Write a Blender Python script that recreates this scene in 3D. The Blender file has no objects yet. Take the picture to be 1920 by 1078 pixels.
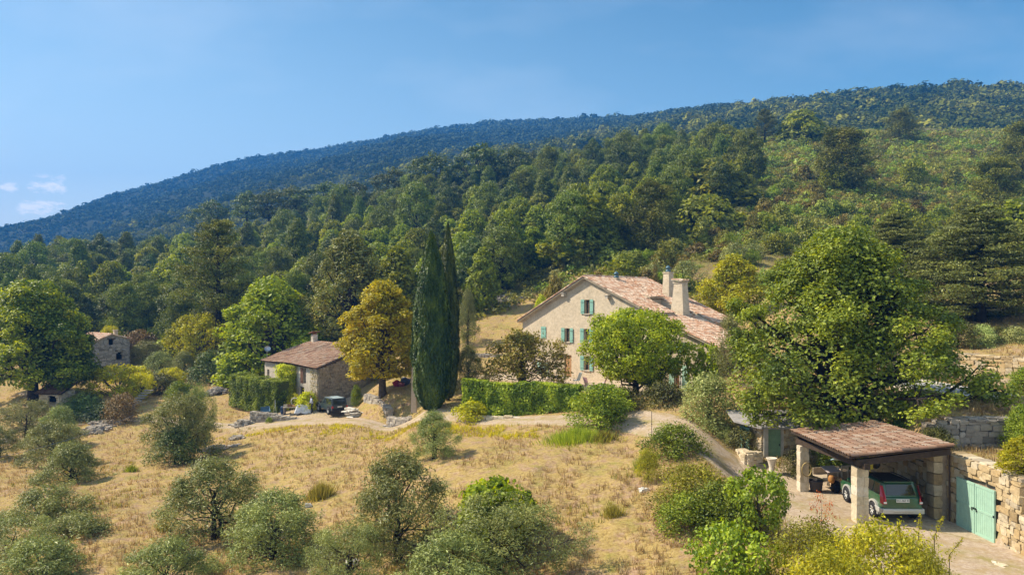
import bpy, bmesh, math, random
import numpy as np
from mathutils import Vector, Matrix
S = bpy.context.scene
COL = S.collection
rad = math.radians
# ------------------------------------------------------------------ camera
F, CX, HY = 1280.0, 960.0, 575.0          # focal length, principal column and horizon row of the photo (px)
cam = bpy.data.cameras.new("camera"); co = bpy.data.objects.new("camera", cam); COL.objects.link(co)
cam.sensor_width = 36; cam.lens = 24; cam.shift_y = 36/1920
cam.clip_start = 0.5; cam.clip_end = 20000
co.rotation_euler = (rad(90), 0, 0); S.camera = co
# ------------------------------------------------------------------ light
SUN_TO = Vector((-0.78, 0.16, 0.80)).normalized()
EL = math.asin(SUN_TO.z); AZ = math.atan2(SUN_TO.x, SUN_TO.y)
sl = bpy.data.lights.new("sun", 'SUN'); sl.energy = 5.0; sl.angle = rad(0.5); sl.color = (1.0, 0.89, 0.70)
so = bpy.data.objects.new("sun", sl); COL.objects.link(so)
so.rotation_euler = (-SUN_TO).to_track_quat('-Z', 'Y').to_euler()
S.view_settings.view_transform = 'Standard'; S.view_settings.look = 'None'
S.view_settings.exposure = 0.8; S.view_settings.gamma = 1
W = bpy.data.worlds.new("World"); S.world = W; W.use_nodes = True
nt = W.node_tree; nt.nodes.clear()
def N(nt, t, **k):
    n = nt.nodes.new(t)
    for a, b in k.items():
        if a.startswith('i_'):
            key = a[2:]
            n.inputs[int(key) if key.isdigit() else key.replace('_', ' ')].default_value = b
        else: setattr(n, a, b)
    return n
def L(nt, a, b): nt.links.new(a, b)
sky = N(nt, 'ShaderNodeTexSky', sky_type='NISHITA', sun_disc=False)
sky.sun_elevation = EL; sky.sun_rotation = AZ; sky.air_density = 1.0; sky.dust_density = 1.8; sky.ozone_density = 2.0; sky.altitude = 200
bg = N(nt, 'ShaderNodeBackground', i_Strength=0.10)
tc = N(nt, 'ShaderNodeTexCoord')
hs = N(nt, 'ShaderNodeHueSaturation', i_Saturation=1.2, i_Hue=0.475)
L(nt, sky.outputs[0], hs.inputs['Color'])
# small cumulus low in the west
sep = N(nt, 'ShaderNodeSeparateXYZ'); L(nt, tc.outputs['Generated'], sep.inputs[0])
def M(nt, op, a, b=None, c=None):
    n = nt.nodes.new('ShaderNodeMath'); n.operation = op
    for i, v in enumerate((a, b, c)):
        if v is None: continue
        if isinstance(v, (int, float)): n.inputs[i].default_value = v
        else: nt.links.new(v, n.inputs[i])
    return n.outputs[0]
az = M(nt, 'DIVIDE', sep.outputs[0], sep.outputs[1]); el = M(nt, 'DIVIDE', sep.outputs[2], sep.outputs[1])
cn = N(nt, 'ShaderNodeCombineXYZ'); L(nt, M(nt, 'MULTIPLY', az, 1.0), cn.inputs[0]); L(nt, M(nt, 'MULTIPLY', el, 2.6), cn.inputs[1])
nz = N(nt, 'ShaderNodeTexNoise', i_Scale=20.0, i_Detail=8.0, i_Roughness=0.66); L(nt, cn.outputs[0], nz.inputs['Vector'])
def blob(a0, e0, wa, we):
    da = M(nt, 'DIVIDE', M(nt, 'SUBTRACT', az, a0), wa); de = M(nt, 'DIVIDE', M(nt, 'SUBTRACT', el, e0), we)
    r = M(nt, 'ADD', M(nt, 'MULTIPLY', da, da), M(nt, 'MULTIPLY', de, de))
    return M(nt, 'MAXIMUM', M(nt, 'SUBTRACT', 1.0, r), 0.0)
bl = None
for px, py, wx, wy in ((85, 345, 62, 24), (12, 353, 45, 14), (80, 388, 62, 22), (-120, 350, 90, 30)):
    b = blob((px-CX)/F, (HY-py)/F, wx/F, wy/F)
    bl = b if bl is None else M(nt, 'MAXIMUM', bl, b)
den = M(nt, 'MULTIPLY', M(nt, 'SUBTRACT', M(nt, 'ADD', M(nt, 'MULTIPLY', nz.outputs[0], 1.9), M(nt, 'MULTIPLY', bl, 0.30)), 1.08), 3.2)
den = M(nt, 'MULTIPLY', M(nt, 'MINIMUM', M(nt, 'MAXIMUM', den, 0.0), 0.8), M(nt, 'MINIMUM', M(nt, 'MULTIPLY', bl, 4.0), 1.0))
nz2 = N(nt, 'ShaderNodeTexNoise', i_Scale=2.2, i_Detail=4.0); L(nt, cn.outputs[0], nz2.inputs['Vector'])
veil = M(nt, 'MULTIPLY', M(nt, 'MAXIMUM', M(nt, 'SUBTRACT', nz2.outputs[0], 0.46), 0.0), 0.5)
den = M(nt, 'MAXIMUM', den, veil)
elc = M(nt, 'MAXIMUM', el, 0.0)
wh = M(nt, 'MULTIPLY', M(nt, 'POWER', 2.718, M(nt, 'MULTIPLY', elc, -4.2)), M(nt, 'ADD', 0.62, M(nt, 'MULTIPLY', az, -0.6)))
wm = N(nt, 'ShaderNodeMix', data_type='RGBA'); L(nt, M(nt, 'MINIMUM', M(nt, 'MAXIMUM', wh, 0.0), 0.85), wm.inputs[0]); wm.inputs[7].default_value = (5.6, 6.5, 7.1, 1)
gm = N(nt, 'ShaderNodeMix', data_type='RGBA', blend_type='MULTIPLY'); gm.inputs[0].default_value = 1.0; L(nt, hs.outputs[0], gm.inputs[6])
gc_ = N(nt, 'ShaderNodeCombineColor'); L(nt, M(nt, 'MAXIMUM', M(nt, 'SUBTRACT', 1.32, M(nt, 'MULTIPLY', elc, 1.45)), .4), gc_.inputs[0]); L(nt, M(nt, 'MAXIMUM', M(nt, 'SUBTRACT', 1.22, M(nt, 'MULTIPLY', elc, .9)), .5), gc_.inputs[1]); L(nt, M(nt, 'MAXIMUM', M(nt, 'SUBTRACT', 1.12, M(nt, 'MULTIPLY', elc, .5)), .6), gc_.inputs[2])
L(nt, gc_.outputs[0], gm.inputs[7]); L(nt, gm.outputs[2], wm.inputs[6])
mx = N(nt, 'ShaderNodeMix', data_type='RGBA'); L(nt, den, mx.inputs[0]); L(nt, wm.outputs[2], mx.inputs[6]); mx.inputs[7].default_value = (9.2, 9.0, 8.9, 1)
L(nt, mx.outputs[2], bg.inputs[0])
wo = N(nt, 'ShaderNodeOutputWorld'); L(nt, bg.outputs[0], wo.inputs[0])
S.render.engine = 'CYCLES'
cy = S.cycles
cy.max_bounces = 5; cy.diffuse_bounces = 3; cy.glossy_bounces = 2; cy.transmission_bounces = 3; cy.transparent_max_bounces = 4; cy.volume_bounces = 0
cy.use_denoising = True; cy.use_adaptive_sampling = True; cy.adaptive_threshold = 0.02
cy.caustics_reflective = False; cy.caustics_refractive = False
# ------------------------------------------------------------------ helpers
def P(px, py, Y): return np.array([(px-CX)/F*Y, Y, (HY-py)/F*Y])
def tag(o, label=None, cat=None, group=None, kind=None):
    if label: o['label'] = label
    if cat: o['category'] = cat
    if group: o['group'] = group
    if kind: o['kind'] = kind
    return o
def empty(name, loc=(0, 0, 0), rz=0.0, parent=None):
    o = bpy.data.objects.new(name, None); COL.objects.link(o); o.location = loc; o.rotation_euler = (0, 0, rz)
    if parent: o.parent = parent
    return o
class MB:
    """collects geometry and links it as ONE mesh object"""
    def __init__(s): s.v = []; s.f = []; s.t = []; s.m = []; s.n = 0
    def add(s, V, Fc, tone=0.5, mi=0):
        V = np.asarray(V, float).reshape(-1, 3); Fc = np.asarray(Fc, int)
        s.v.append(V); s.f.append(Fc + s.n); s.n += len(V)
        s.t.append(np.broadcast_to(np.asarray(tone, float), (len(Fc),))); s.m.append(np.broadcast_to(np.asarray(mi, int), (len(Fc),)))
    def xf(s, mat):
        R = np.array(mat.to_3x3()); T = np.array(mat.translation)
        s.v = [v @ R.T + T for v in s.v]; return s
    def data(s, name, mats, smooth=False):
        me = bpy.data.meshes.new(name)
        V = np.concatenate(s.v); me.vertices.add(len(V)); me.vertices.foreach_set('co', V.ravel().astype(np.float32))
        tot = np.concatenate([np.full(len(f), f.shape[1]) for f in s.f]); idx = np.concatenate([f.ravel() for f in s.f])
        me.loops.add(len(idx)); me.loops.foreach_set('vertex_index', idx.astype(np.int32))
        st = np.zeros(len(tot), int); st[1:] = np.cumsum(tot)[:-1]
        me.polygons.add(len(tot)); me.polygons.foreach_set('loop_start', st.astype(np.int32)); me.polygons.foreach_set('loop_total', tot.astype(np.int32))
        for m in (mats if isinstance(mats, (list, tuple)) else [mats]): me.materials.append(m)
        me.polygons.foreach_set('material_index', np.concatenate(s.m).astype(np.int32))
        me.polygons.foreach_set('use_smooth', np.full(len(tot), smooth))
        at = me.attributes.new('tone', 'FLOAT', 'FACE'); at.data.foreach_set('value', np.concatenate(s.t).astype(np.float32))
        me.update(calc_edges=True); me.validate()
        return me
    def build(s, name, mats, parent=None, smooth=False):
        o = bpy.data.objects.new(name, s.data(name, mats, smooth)); COL.objects.link(o)
        if parent: o.parent = parent
        return o
    # --- primitives
    def box(s, c, d, tone=0.5, mi=0, rz=0.0, M4=None):
        x, y, z = np.array(d)/2.0
        V = np.array([[a, b, e] for e in (-z, z) for b in (-y, y) for a in (-x, x)])
        if rz: V[:, :2] = V[:, :2] @ np.array([[math.cos(rz), math.sin(rz)], [-math.sin(rz), math.cos(rz)]])
        if M4 is not None: V = V @ np.array(M4.to_3x3()).T + np.array(M4.translation)
        s.add(V + np.array(c), [[0, 2, 3, 1], [4, 5, 7, 6], [0, 1, 5, 4], [2, 6, 7, 3], [0, 4, 6, 2], [1, 3, 7, 5]], tone, mi); return s
    def tube(s, pts, r, k=6, tone=0.5, mi=0, caps=True):
        pts = np.asarray(pts, float); n = len(pts); r = np.broadcast_to(np.asarray(r, float), (n,))
        d = np.gradient(pts, axis=0) if n > 1 else np.array([[0, 0, 1.]]); d /= np.linalg.norm(d, axis=1)[:, None] + 1e-9
        ref = np.array([1., 0, 0]) if abs(d[0, 2]) > 0.7 else np.array([0, 0, 1.])
        a = np.cross(d, ref); a /= np.linalg.norm(a, axis=1)[:, None] + 1e-9; b = np.cross(d, a)
        th = np.arange(k)*2*math.pi/k
        V = pts[:, None] + r[:, None, None]*(a[:, None]*np.cos(th)[None, :, None] + b[:, None]*np.sin(th)[None, :, None])
        i = np.arange(n-1)[:, None]*k; j = np.arange(k)[None]; j2 = (j+1) % k
        Fq = np.stack([i+j, i+k+j, i+k+j2, i+j2], -1).reshape(-1, 4)
        base = s.n; s.add(V.reshape(-1, 3), Fq, tone, mi)
        if caps:
            s.v.append(pts[[0, -1]]); s.n += 2
            c0, c1 = base+n*k, base+n*k+1; jj = np.arange(k)
            s.f.append(np.stack([np.full(k, c0), base+jj, base+(jj+1) % k], -1)); s.f.append(np.stack([np.full(k, c1), base+(n-1)*k+(jj+1) % k, base+(n-1)*k+jj], -1))
            for _ in (0, 1): s.t.append(np.full(k, float(np.mean(tone)))); s.m.append(np.full(k, mi))
        return s
    def lathe(s, prof, c=(0, 0, 0), k=20, tone=0.5, mi=0, axis='z'):
        prof = np.asarray(prof, float); n = len(prof); th = np.arange(k)*2*math.pi/k
        V = np.stack([prof[:, 0, None]*np.cos(th), prof[:, 0, None]*np.sin(th), np.broadcast_to(prof[:, 1, None], (n, k))], -1)
        if axis == 'x': V = V[..., [2, 0, 1]]
        if axis == 'y': V = V[..., [0, 2, 1]]
        i = np.arange(n-1)[:, None]*k; j = np.arange(k)[None]; j2 = (j+1) % k
        s.add(V.reshape(-1, 3)+np.array(c), np.stack([i+j, i+j2, i+k+j2, i+k+j], -1).reshape(-1, 4), tone, mi); return s
    def prism(s, poly, y0, y1, tone=0.5, mi=0):
        """poly in (x, z), extruded along y"""
        p = np.asarray(poly, float); n = len(p)
        V = np.concatenate([np.stack([p[:, 0], np.full(n, y0), p[:, 1]], -1), np.stack([p[:, 0], np.full(n, y1), p[:, 1]], -1)])
        i = np.arange(n); j = (i+1) % n
        s.add(V, np.stack([i, j, j+n, i+n], -1), tone, mi)
        s.f.append(np.array([np.arange(n)[::-1]]) + s.n - 2*n); s.f.append(np.array([np.arange(n)+n]) + s.n - 2*n)
        for _ in (0, 1): s.t.append(np.full(1, tone)); s.m.append(np.full(1, mi))
        return s
def one(fn, name, mat, parent=None, smooth=False, **kw):
    m = MB(); fn(m); return m.build(name, mat, parent, smooth)
def hash2(i, j, s=0):
    h = np.sin(i*127.1 + j*311.7 + s*74.7)*43758.5453
    return h - np.floor(h)
def vn(x, y, s=0):
    i, j = np.floor(x), np.floor(y); fx, fy = x-i, y-j; fx = fx*fx*(3-2*fx); fy = fy*fy*(3-2*fy)
    return (hash2(i, j, s)*(1-fx) + hash2(i+1, j, s)*fx)*(1-fy) + (hash2(i, j+1, s)*(1-fx) + hash2(i+1, j+1, s)*fx)*fy - 0.5
def fbm(x, y, o=4, s=0):
    r = 0; a = 1.0
    for k in range(o): r = r + a*vn(x*2**k, y*2**k, s+k); a *= 0.5
    return r
# ------------------------------------------------------------------ materials
def mat(name, build):
    m = bpy.data.materials.new(name); m.use_nodes = True; t = m.node_tree; t.nodes.clear()
    out = N(t, 'ShaderNodeOutputMaterial'); L(t, build(t), out.inputs[0]); return m
def ramp(t, fac, stops, interp='LINEAR'):
    r = N(t, 'ShaderNodeValToRGB'); r.color_ramp.interpolation = interp
    e = r.color_ramp.elements
    while len(e) < len(stops): e.new(0.5)
    for q, (p, c) in zip(e, stops): q.position = p; q.color = (*c, 1)
    L(t, fac, r.inputs[0]); return r.outputs[0]
def noise(t, scale, detail=4, rough=0.55, vec=None):
    n = N(t, 'ShaderNodeTexNoise', i_Scale=scale, i_Detail=float(detail), i_Roughness=rough)
    L(t, vec if vec is not None else N(t, 'ShaderNodeTexCoord').outputs['Object'], n.inputs['Vector']); return n.outputs[0]
def mixc(t, f, a, b, mode='MIX'):
    m = N(t, 'ShaderNodeMix', data_type='RGBA', blend_type=mode)
    for i, v in ((0, f), (6, a), (7, b)):
        if isinstance(v, (int, float)): m.inputs[i].default_value = v
        elif isinstance(v, tuple): m.inputs[i].default_value = (*v, 1)
        else: L(t, v, m.inputs[i])
    return m.outputs[2]
def bump(t, h, st=0.4, dist=0.05):
    b = N(t, 'ShaderNodeBump', i_Strength=st, i_Distance=dist); L(t, h, b.inputs['Height']); return b.outputs[0]
def bsdf(t, col, rough=0.8, spec=0.3, metal=0.0, normal=None, coat=0.0):
    b = N(t, 'ShaderNodeBsdfPrincipled')
    for k, v in (('Base Color', col), ('Roughness', rough), ('Specular IOR Level', spec), ('Metallic', metal), ('Coat Weight', coat)):
        if isinstance(v, tuple): b.inputs[k].default_value = (*v, 1)
        elif isinstance(v, (int, float)): b.inputs[k].default_value = v
        else: L(t, v, b.inputs[k])
    if normal is not None: L(t, normal, b.inputs['Normal'])
    return b.outputs[0]
def attr(t, n='tone'): return N(t, 'ShaderNodeAttribute', attribute_name=n).outputs['Fac']
def plain(name, c, rough=0.7, spec=0.3, metal=0.0, var=0.15, sc=6, coat=0.0):
    def b(t):
        f = noise(t, sc, 5)
        d = tuple(x*(1-var) for x in c); e = tuple(min(1, x*(1+var)) for x in c)
        return bsdf(t, ramp(t, f, [(0.3, d), (0.7, e)]), rough, spec, metal, bump(t, f, 0.15, 0.01), coat)
    return mat(name, b)
def leafmat(name, a, b, c=None, trans=0.3, hv=0.035, rough=0.5, spec=0.35, warm=True):
    """leaf tones from each leaf's own value, a slight hue change from plant to plant"""
    def f(t):
        nonlocal a, b, c
        K_ = 1.0 if rough == .51 else 1.62
        a, b = tuple(min(.72, x*K_) for x in a), tuple(min(.72, x*K_) for x in b); c = tuple(min(.72, x*K_) for x in c) if c else None
        WB_ = (1.02, 1.0, .55) if warm else (1, 1, 1); a, b = tuple(x*y for x, y in zip(a, WB_)), tuple(x*y for x, y in zip(b, WB_)); c = tuple(x*y for x, y in zip(c, WB_)) if c else None
        c2 = c or tuple((x+y)/2 for x, y in zip(a, b))
        col = ramp(t, attr(t), [(0.0, a), (0.5, c2), (1.0, b)])
        oi = N(t, 'ShaderNodeObjectInfo'); h = N(t, 'ShaderNodeHueSaturation')
        L(t, M(t, 'ADD', M(t, 'MULTIPLY', M(t, 'SUBTRACT', oi.outputs['Random'], 0.5), hv), 0.5), h.inputs['Hue'])
        L(t, M(t, 'ADD', M(t, 'MULTIPLY', oi.outputs['Random'], 0.45), 0.78), h.inputs['Value'])
        L(t, col, h.inputs['Color'])
        p = bsdf(t, h.outputs[0], rough, spec)
        tr = N(t, 'ShaderNodeBsdfTranslucent'); h2 = N(t, 'ShaderNodeHueSaturation', i_Hue=0.485, i_Saturation=1.1, i_Value=1.3)
        L(t, h.outputs[0], h2.inputs['Color']); L(t, h2.outputs[0], tr.inputs[0])
        ms = N(t, 'ShaderNodeMixShader', i_0=min(.45, trans*1.35)); L(t, p, ms.inputs[1]); L(t, tr.outputs[0], ms.inputs[2])
        return ms.outputs[0]
    return mat(name, f)
LM = dict(
 oak=leafmat('oak_leaf', (.050, .068, .012), (.265, .285, .036), (.135, .162, .022)),
 pine=leafmat('pine_needle', (.034, .052, .012), (.205, .230, .036), (.096, .122, .021), trans=.15),
 darkpine=leafmat('dark_needle', (.024, .038, .012), (.132, .150, .030), (.062, .084, .018), trans=.12),
 cedar=leafmat('cedar_needle', (.040, .052, .020), (.190, .215, .075), (.095, .120, .044), trans=.12),
 cypress=leafmat('cypress_leaf', (.012, .026, .010), (.085, .105, .022), (.032, .052, .014), trans=.14),
 olive=leafmat('olive_leaf', (.065, .080, .045), (.275, .285, .150), (.145, .160, .076), trans=.16, rough=.45),
 gold=leafmat('golden_leaf', (.10, .105, .014), (.47, .39, .05), (.26, .24, .028), trans=.35),
 lime=leafmat('lime_leaf', (.065, .100, .010), (.36, .40, .030), (.175, .225, .018), trans=.35),
 yellow=leafmat('yellow_leaf', (.11, .13, .012), (.46, .44, .035), (.26, .27, .02), trans=.35),
 hedge=leafmat('hedge_leaf', (.055, .100, .018), (.32, .38, .055), (.15, .21, .030), trans=.25),
 varieg=leafmat('pale_leaf', (.075, .105, .040), (.48, .50, .33), (.22, .26, .13), trans=.15),
 brown=leafmat('russet_leaf', (.065, .055, .018), (.25, .19, .055), (.13, .11, .028), trans=.2),
 purple=leafmat('purple_leaf', (.07, .05, .035), (.22, .15, .10), (.12, .085, .055), trans=.2),
 scrub=leafmat('scrub_leaf', (.048, .058, .016), (.265, .245, .060), (.135, .135, .032), trans=.2, hv=.09),
 broom=leafmat('broom_stem', (.055, .095, .016), (.26, .30, .04), (.13, .18, .024), trans=.2, hv=.05),
 red=leafmat('red_leaf', (.16, .03, .02), (.42, .12, .07), trans=.3),
)
BARK = mat('bark', lambda t: bsdf(t, ramp(t, noise(t, 5, 6), [(.3, (.035, .027, .02)), (.7, (.13, .10, .075))]), .9, .2, 0, bump(t, noise(t, 14, 6), .8, .03)))
DBARK = mat('dark_bark', lambda t: bsdf(t, ramp(t, noise(t, 5, 6), [(.3, (.015, .012, .01)), (.7, (.06, .045, .035))]), .9, .2, 0, bump(t, noise(t, 14, 6), .8, .03)))
def stonemat(name, cols, rough=.9):
    def b(t):
        c = ramp(t, attr(t), [(i/(len(cols)-1), x) for i, x in enumerate(cols)])
        f = noise(t, 7, 7, .65); c = mixc(t, .55, c, ramp(t, f, [(.25, (.45, .42, .40)), (.75, (1.25, 1.2, 1.12))]), 'MULTIPLY')
        return bsdf(t, c, rough, .2, 0, bump(t, noise(t, 22, 6), .6, .02))
    return mat(name, b)
STONE = stonemat('grey_stone', [(.20, .17, .14), (.42, .37, .30), (.30, .27, .24), (.50, .45, .38), (.25, .22, .20)])
WARM = stonemat('warm_stone', [(.30, .22, .12), (.52, .42, .26), (.42, .30, .15), (.58, .50, .36), (.36, .30, .22)])
HGREY = stonemat('house_stone', [(.17, .165, .16), (.36, .35, .34), (.26, .25, .24), (.44, .42, .40)])
PALE = stonemat('pale_stone', [(.48, .40, .28), (.62, .54, .40), (.55, .45, .30), (.66, .60, .50)])
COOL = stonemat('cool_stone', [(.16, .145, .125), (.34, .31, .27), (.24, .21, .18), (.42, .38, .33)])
MORTAR = plain('lime_mortar', (.34, .27, .19), .95, .1, 0, .2, 9)
DMORTAR = plain('dark_joint', (.12, .10, .08), .95, .1, 0, .2, 9)
TILE = None
def tilemat(name, stops):
    def b(t):
        c = ramp(t, attr(t), stops, 'CONSTANT')
        f = noise(t, 9, 6, .7); g = noise(t, .6, 4)
        c = mixc(t, .5, c, ramp(t, f, [(.3, (.55, .5, .45)), (.7, (1.2, 1.15, 1.1))]), 'MULTIPLY')
        c = mixc(t, M(t, 'MULTIPLY', M(t, 'MAXIMUM', M(t, 'SUBTRACT', g, .52), 0.), 2.2), c, (.20, .17, .13))
        return bsdf(t, c, .85, .25, 0, bump(t, f, .4, .01))
    return mat(name, b)
TILE = tilemat('clay_tile', [(0, (.50, .31, .215)), (.2, (.60, .45, .34)), (.38, (.45, .25, .155)), (.52, (.55, .37, .265)), (.7, (.66, .54, .43)), (.84, (.36, .22, .15)), (.95, (.22, .15, .11))])
OTILE = tilemat('old_clay_tile', [(0, (.33, .19, .13)), (.2, (.40, .27, .19)), (.4, (.28, .16, .10)), (.55, (.37, .23, .155)), (.75, (.43, .33, .25)), (.88, (.22, .14, .10)), (.96, (.14, .10, .08))])
def stucco(name, c1, c2, c3):
    def b(t):
        a = noise(t, .8, 6, .6); f = noise(t, 16, 6, .7); g = noise(t, 3.5, 6, .7)
        c = ramp(t, a, [(.3, c1), (.55, c2), (.8, c3)]); c = mixc(t, .8, c, ramp(t, g, [(.32, (.66, .62, .57)), (.5, (.95, .93, .9)), (.68, (1.12, 1.1, 1.08))]), 'MULTIPLY')
        c = mixc(t, .4, c, ramp(t, f, [(.35, (.72, .7, .68)), (.6, (1.08, 1.06, 1.04))]), 'MULTIPLY')
        return bsdf(t, c, .95, .1, 0, bump(t, mixc(t, .5, f, g), .75, .04))
    return mat(name, b)
STUC = stucco('stucco', (.50, .425, .32), (.60, .51, .39), (.64, .555, .43))
STUC2 = stucco('weathered_render', (.42, .37, .31), (.54, .49, .42), (.60, .56, .50))
TEAL = plain('teal_paint', (.22, .41, .34), .6, .3, 0, .12, 5)
TEAL2 = plain('pale_teal_paint', (.31, .48, .38), .6, .3, 0, .08, 4)
GREENP = plain('sage_paint', (.20, .32, .19), .7, .3, 0, .12, 4)
WOOD = plain('door_wood', (.36, .20, .09), .7, .3, 0, .25, 8)
FRAMEW = plain('window_wood', (.30, .20, .12), .7, .3, 0, .2, 8)
DARKW = plain('old_beam', (.055, .038, .026), .85, .2, 0, .3, 6)
GREYW = plain('grey_wood', (.34, .29, .23), .85, .2, 0, .3, 6)
CONC = plain('concrete', (.42, .39, .34), .9, .2, 0, .15, 5)
WHITE = plain('white_paint', (.74, .73, .70), .6, .3, 0, .1, 5)
METAL = plain('grey_metal', (.36, .38, .40), .4, .5, .8, .1, 8)
COWL = plain('blue_cowl', (.07, .13, .16), .45, .4, .3, .15, 8)
BLACK = plain('black_rubber', (.018, .018, .02), .7, .3, 0, .2, 8)
DARK = mat('dark_inside', lambda t: bsdf(t, (.012, .010, .009), .9, .1))
GLASS = mat('window_glass', lambda t: bsdf(t, (.035, .045, .05), .08, .6))
# ------------------------------------------------------------------ terrain
ANCH = [(0,1078,32),(250,1078,31),(500,1078,30),(740,1050,31.5),(960,1078,27),(1200,1078,25.5),(1250,1000,28.5),(1400,1078,24),(0,950,42),(200,960,40),
(420,1000,37),(600,950,38),(850,950,34),(1000,900,36),(1200,900,34.5),(1200,840,40),(1000,840,42),(815,855,43.5),(640,860,50),(430,850,57),(300,875,54),
(150,870,58),(0,850,62),(200,925,46),(600,820,58),(385,830,64),(200,800,72),(0,800,75),(90,750,82),(60,745,83),(130,712,92),(205,715,98),(0,735,88),
(300,720,95),(400,735,85),(430,700,95),(598,762,73),(496,741,83),(540,775,72),(470,793,70),(750,728,68),(800,768,58),(860,748,60),(870,702,72),
(900,660,85),(900,610,95),(1000,580,100),(960,555,110),(880,570,112),(700,650,95),(550,660,105),(400,655,115),(200,645,122),(0,650,125),
(1100,490,118),(1200,480,121),(1300,500,100),(1400,500,95),(1380,590,76),(1500,480,102),(1600,540,76),(1700,560,68),(1835,600,61),(1920,592,60),
(1920,640,52),(1800,640,54),(1450,620,60),(1400,650,56),(1600,790,40),(1500,805,41),(1480,865,38.5),(1380,840,41),
(1450,440,118),(1575,350,155),(1750,450,118),(1920,450,112),(1920,345,165),(1700,335,168),(1300,420,142),(1200,430,152),(1450,330,182),
(1700,264,240),(1920,264,240),(1500,264,240),(1300,302,240),(1150,330,240),(900,400,220),(700,450,210),(500,500,200),(300,540,190),(0,570,190),
(1700,250,300),(1920,250,300),(1300,285,300),(1000,330,300),(700,400,300),(500,440,290),(300,490,290),(0,530,290),
(400,797,70),(560,790,68),(650,787,65),(770,793,58),(900,788,52),(1030,787,49),(1150,785,47),(1230,790,44.5),(1300,815,40.5),(1350,850,37.5),
(1420,895,34.5),(1520,948,30.8),(1620,1000,28),(1760,1030,26),(1900,1060,24),(735,738,66),(700,738,70),(690,793,62),(740,786,63.5),(676,776,67.5),(701,786,64.3),(668,766,71),(714,742,69),(1560,1000,28.6),(1500,985,29),
(1650,1170,20),(1250,1200,20),(700,1300,20),(0,1350,20),(1900,1180,19.5),(960,2000,11),(0,2100,11),(1920,1900,9.5),
(-600,1100,32),(-600,860,62),(-600,760,88),(-600,660,125),(-600,590,190),(-600,560,290),(2500,660,50),(2500,592,60),(2500,440,112),(2500,345,165),(2500,255,240),(2500,240,300),
(-600,800,75),(2500,1100,24),(2500,900,32)]
def key(x, y): return np.stack([1.6*x/y, np.log(y)], -1)
_A = np.array(ANCH, float); _K = np.stack([1.6*(_A[:, 0]-CX)/F, np.log(_A[:, 2])], -1); _V = (HY-_A[:, 1])/F
def _phi(a, b):
    r = np.linalg.norm(a[:, None]-b[None], axis=-1); return np.where(r > 0, r*r*np.log(r+1e-12), 0)
n_ = len(_K); _M = np.zeros((n_+3, n_+3)); _M[:n_, :n_] = _phi(_K, _K) + 2e-4*np.eye(n_); _M[:n_, n_] = 1; _M[:n_, n_+1:] = _K; _M[n_, :n_] = 1; _M[n_+1:, :n_] = _K.T
_C = np.linalg.solve(_M, np.concatenate([_V, np.zeros(3)]))
def tps(x, y):
    k = key(x, y); out = np.empty(len(k))
    for s in range(0, len(k), 20000):
        q = k[s:s+20000]; out[s:s+20000] = _phi(q, _K) @ _C[:n_] + _C[n_] + q @ _C[n_+1:]
    return out*y
def ss(a, b, x):
    t = np.clip((x-a)/(b-a), 0, 1); return t*t*(3-2*t)
def band(x, a, wa, b, wb): return ss(a-wa, a, x)*(1-ss(b, b+wb, x))
HU = (0.62, -0.785); HV = (0.785, 0.62); HO = (7.22, 66.0); TZ = -7.05
ROAD = [(40,800,86),(180,805,76),(300,797,74),(400,797,70),(480,795,69),(560,791,68),(650,788,64.5),(770,793,58),(900,788,52),(1030,787,49),(1150,786,46.8),(1230,792,44),(1300,815,40.5),(1350,850,37.5),
        (1420,895,34.5),(1520,948,31.2),(1620,996,28.3),(1760,1025,26.2),(1900,1055,24.2),(2100,1100,21)]
RD = np.array([[(a-CX)/F*c, c] for a, b, c in ROAD]); RW = [.7,.8,.9,.9,1.0,1.5,1.6,1.05,1.1,1.3,1.9,2.2,1.7,1.5,1.6,1.8,2.3,2.6,2.6,2.6]
def catmull(p, w, per=14):
    p = np.asarray(p); out = []; ow = []
    for i in range(len(p)-1):
        p0, p1, p2, p3 = p[max(i-1, 0)], p[i], p[i+1], p[min(i+2, len(p)-1)]
        for t in np.linspace(0, 1, per, endpoint=False):
            out.append(.5*((2*p1)+(-p0+p2)*t+(2*p0-5*p1+4*p2-p3)*t*t+(-p0+3*p1-3*p2+p3)*t**3)); ow.append(w[i]*(1-t)+w[i+1]*t)
    out.append(p[-1]); ow.append(w[-1]); return np.array(out), np.array(ow)
RC, RCW = catmull(RD, RW)
def road_d(x, y):
    d = np.full(len(x), 99.)
    for (a, b), w in zip(RC[::3], RCW[::3]): d = np.minimum(d, np.hypot(x-a, y-b)-w)
    return d
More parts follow.
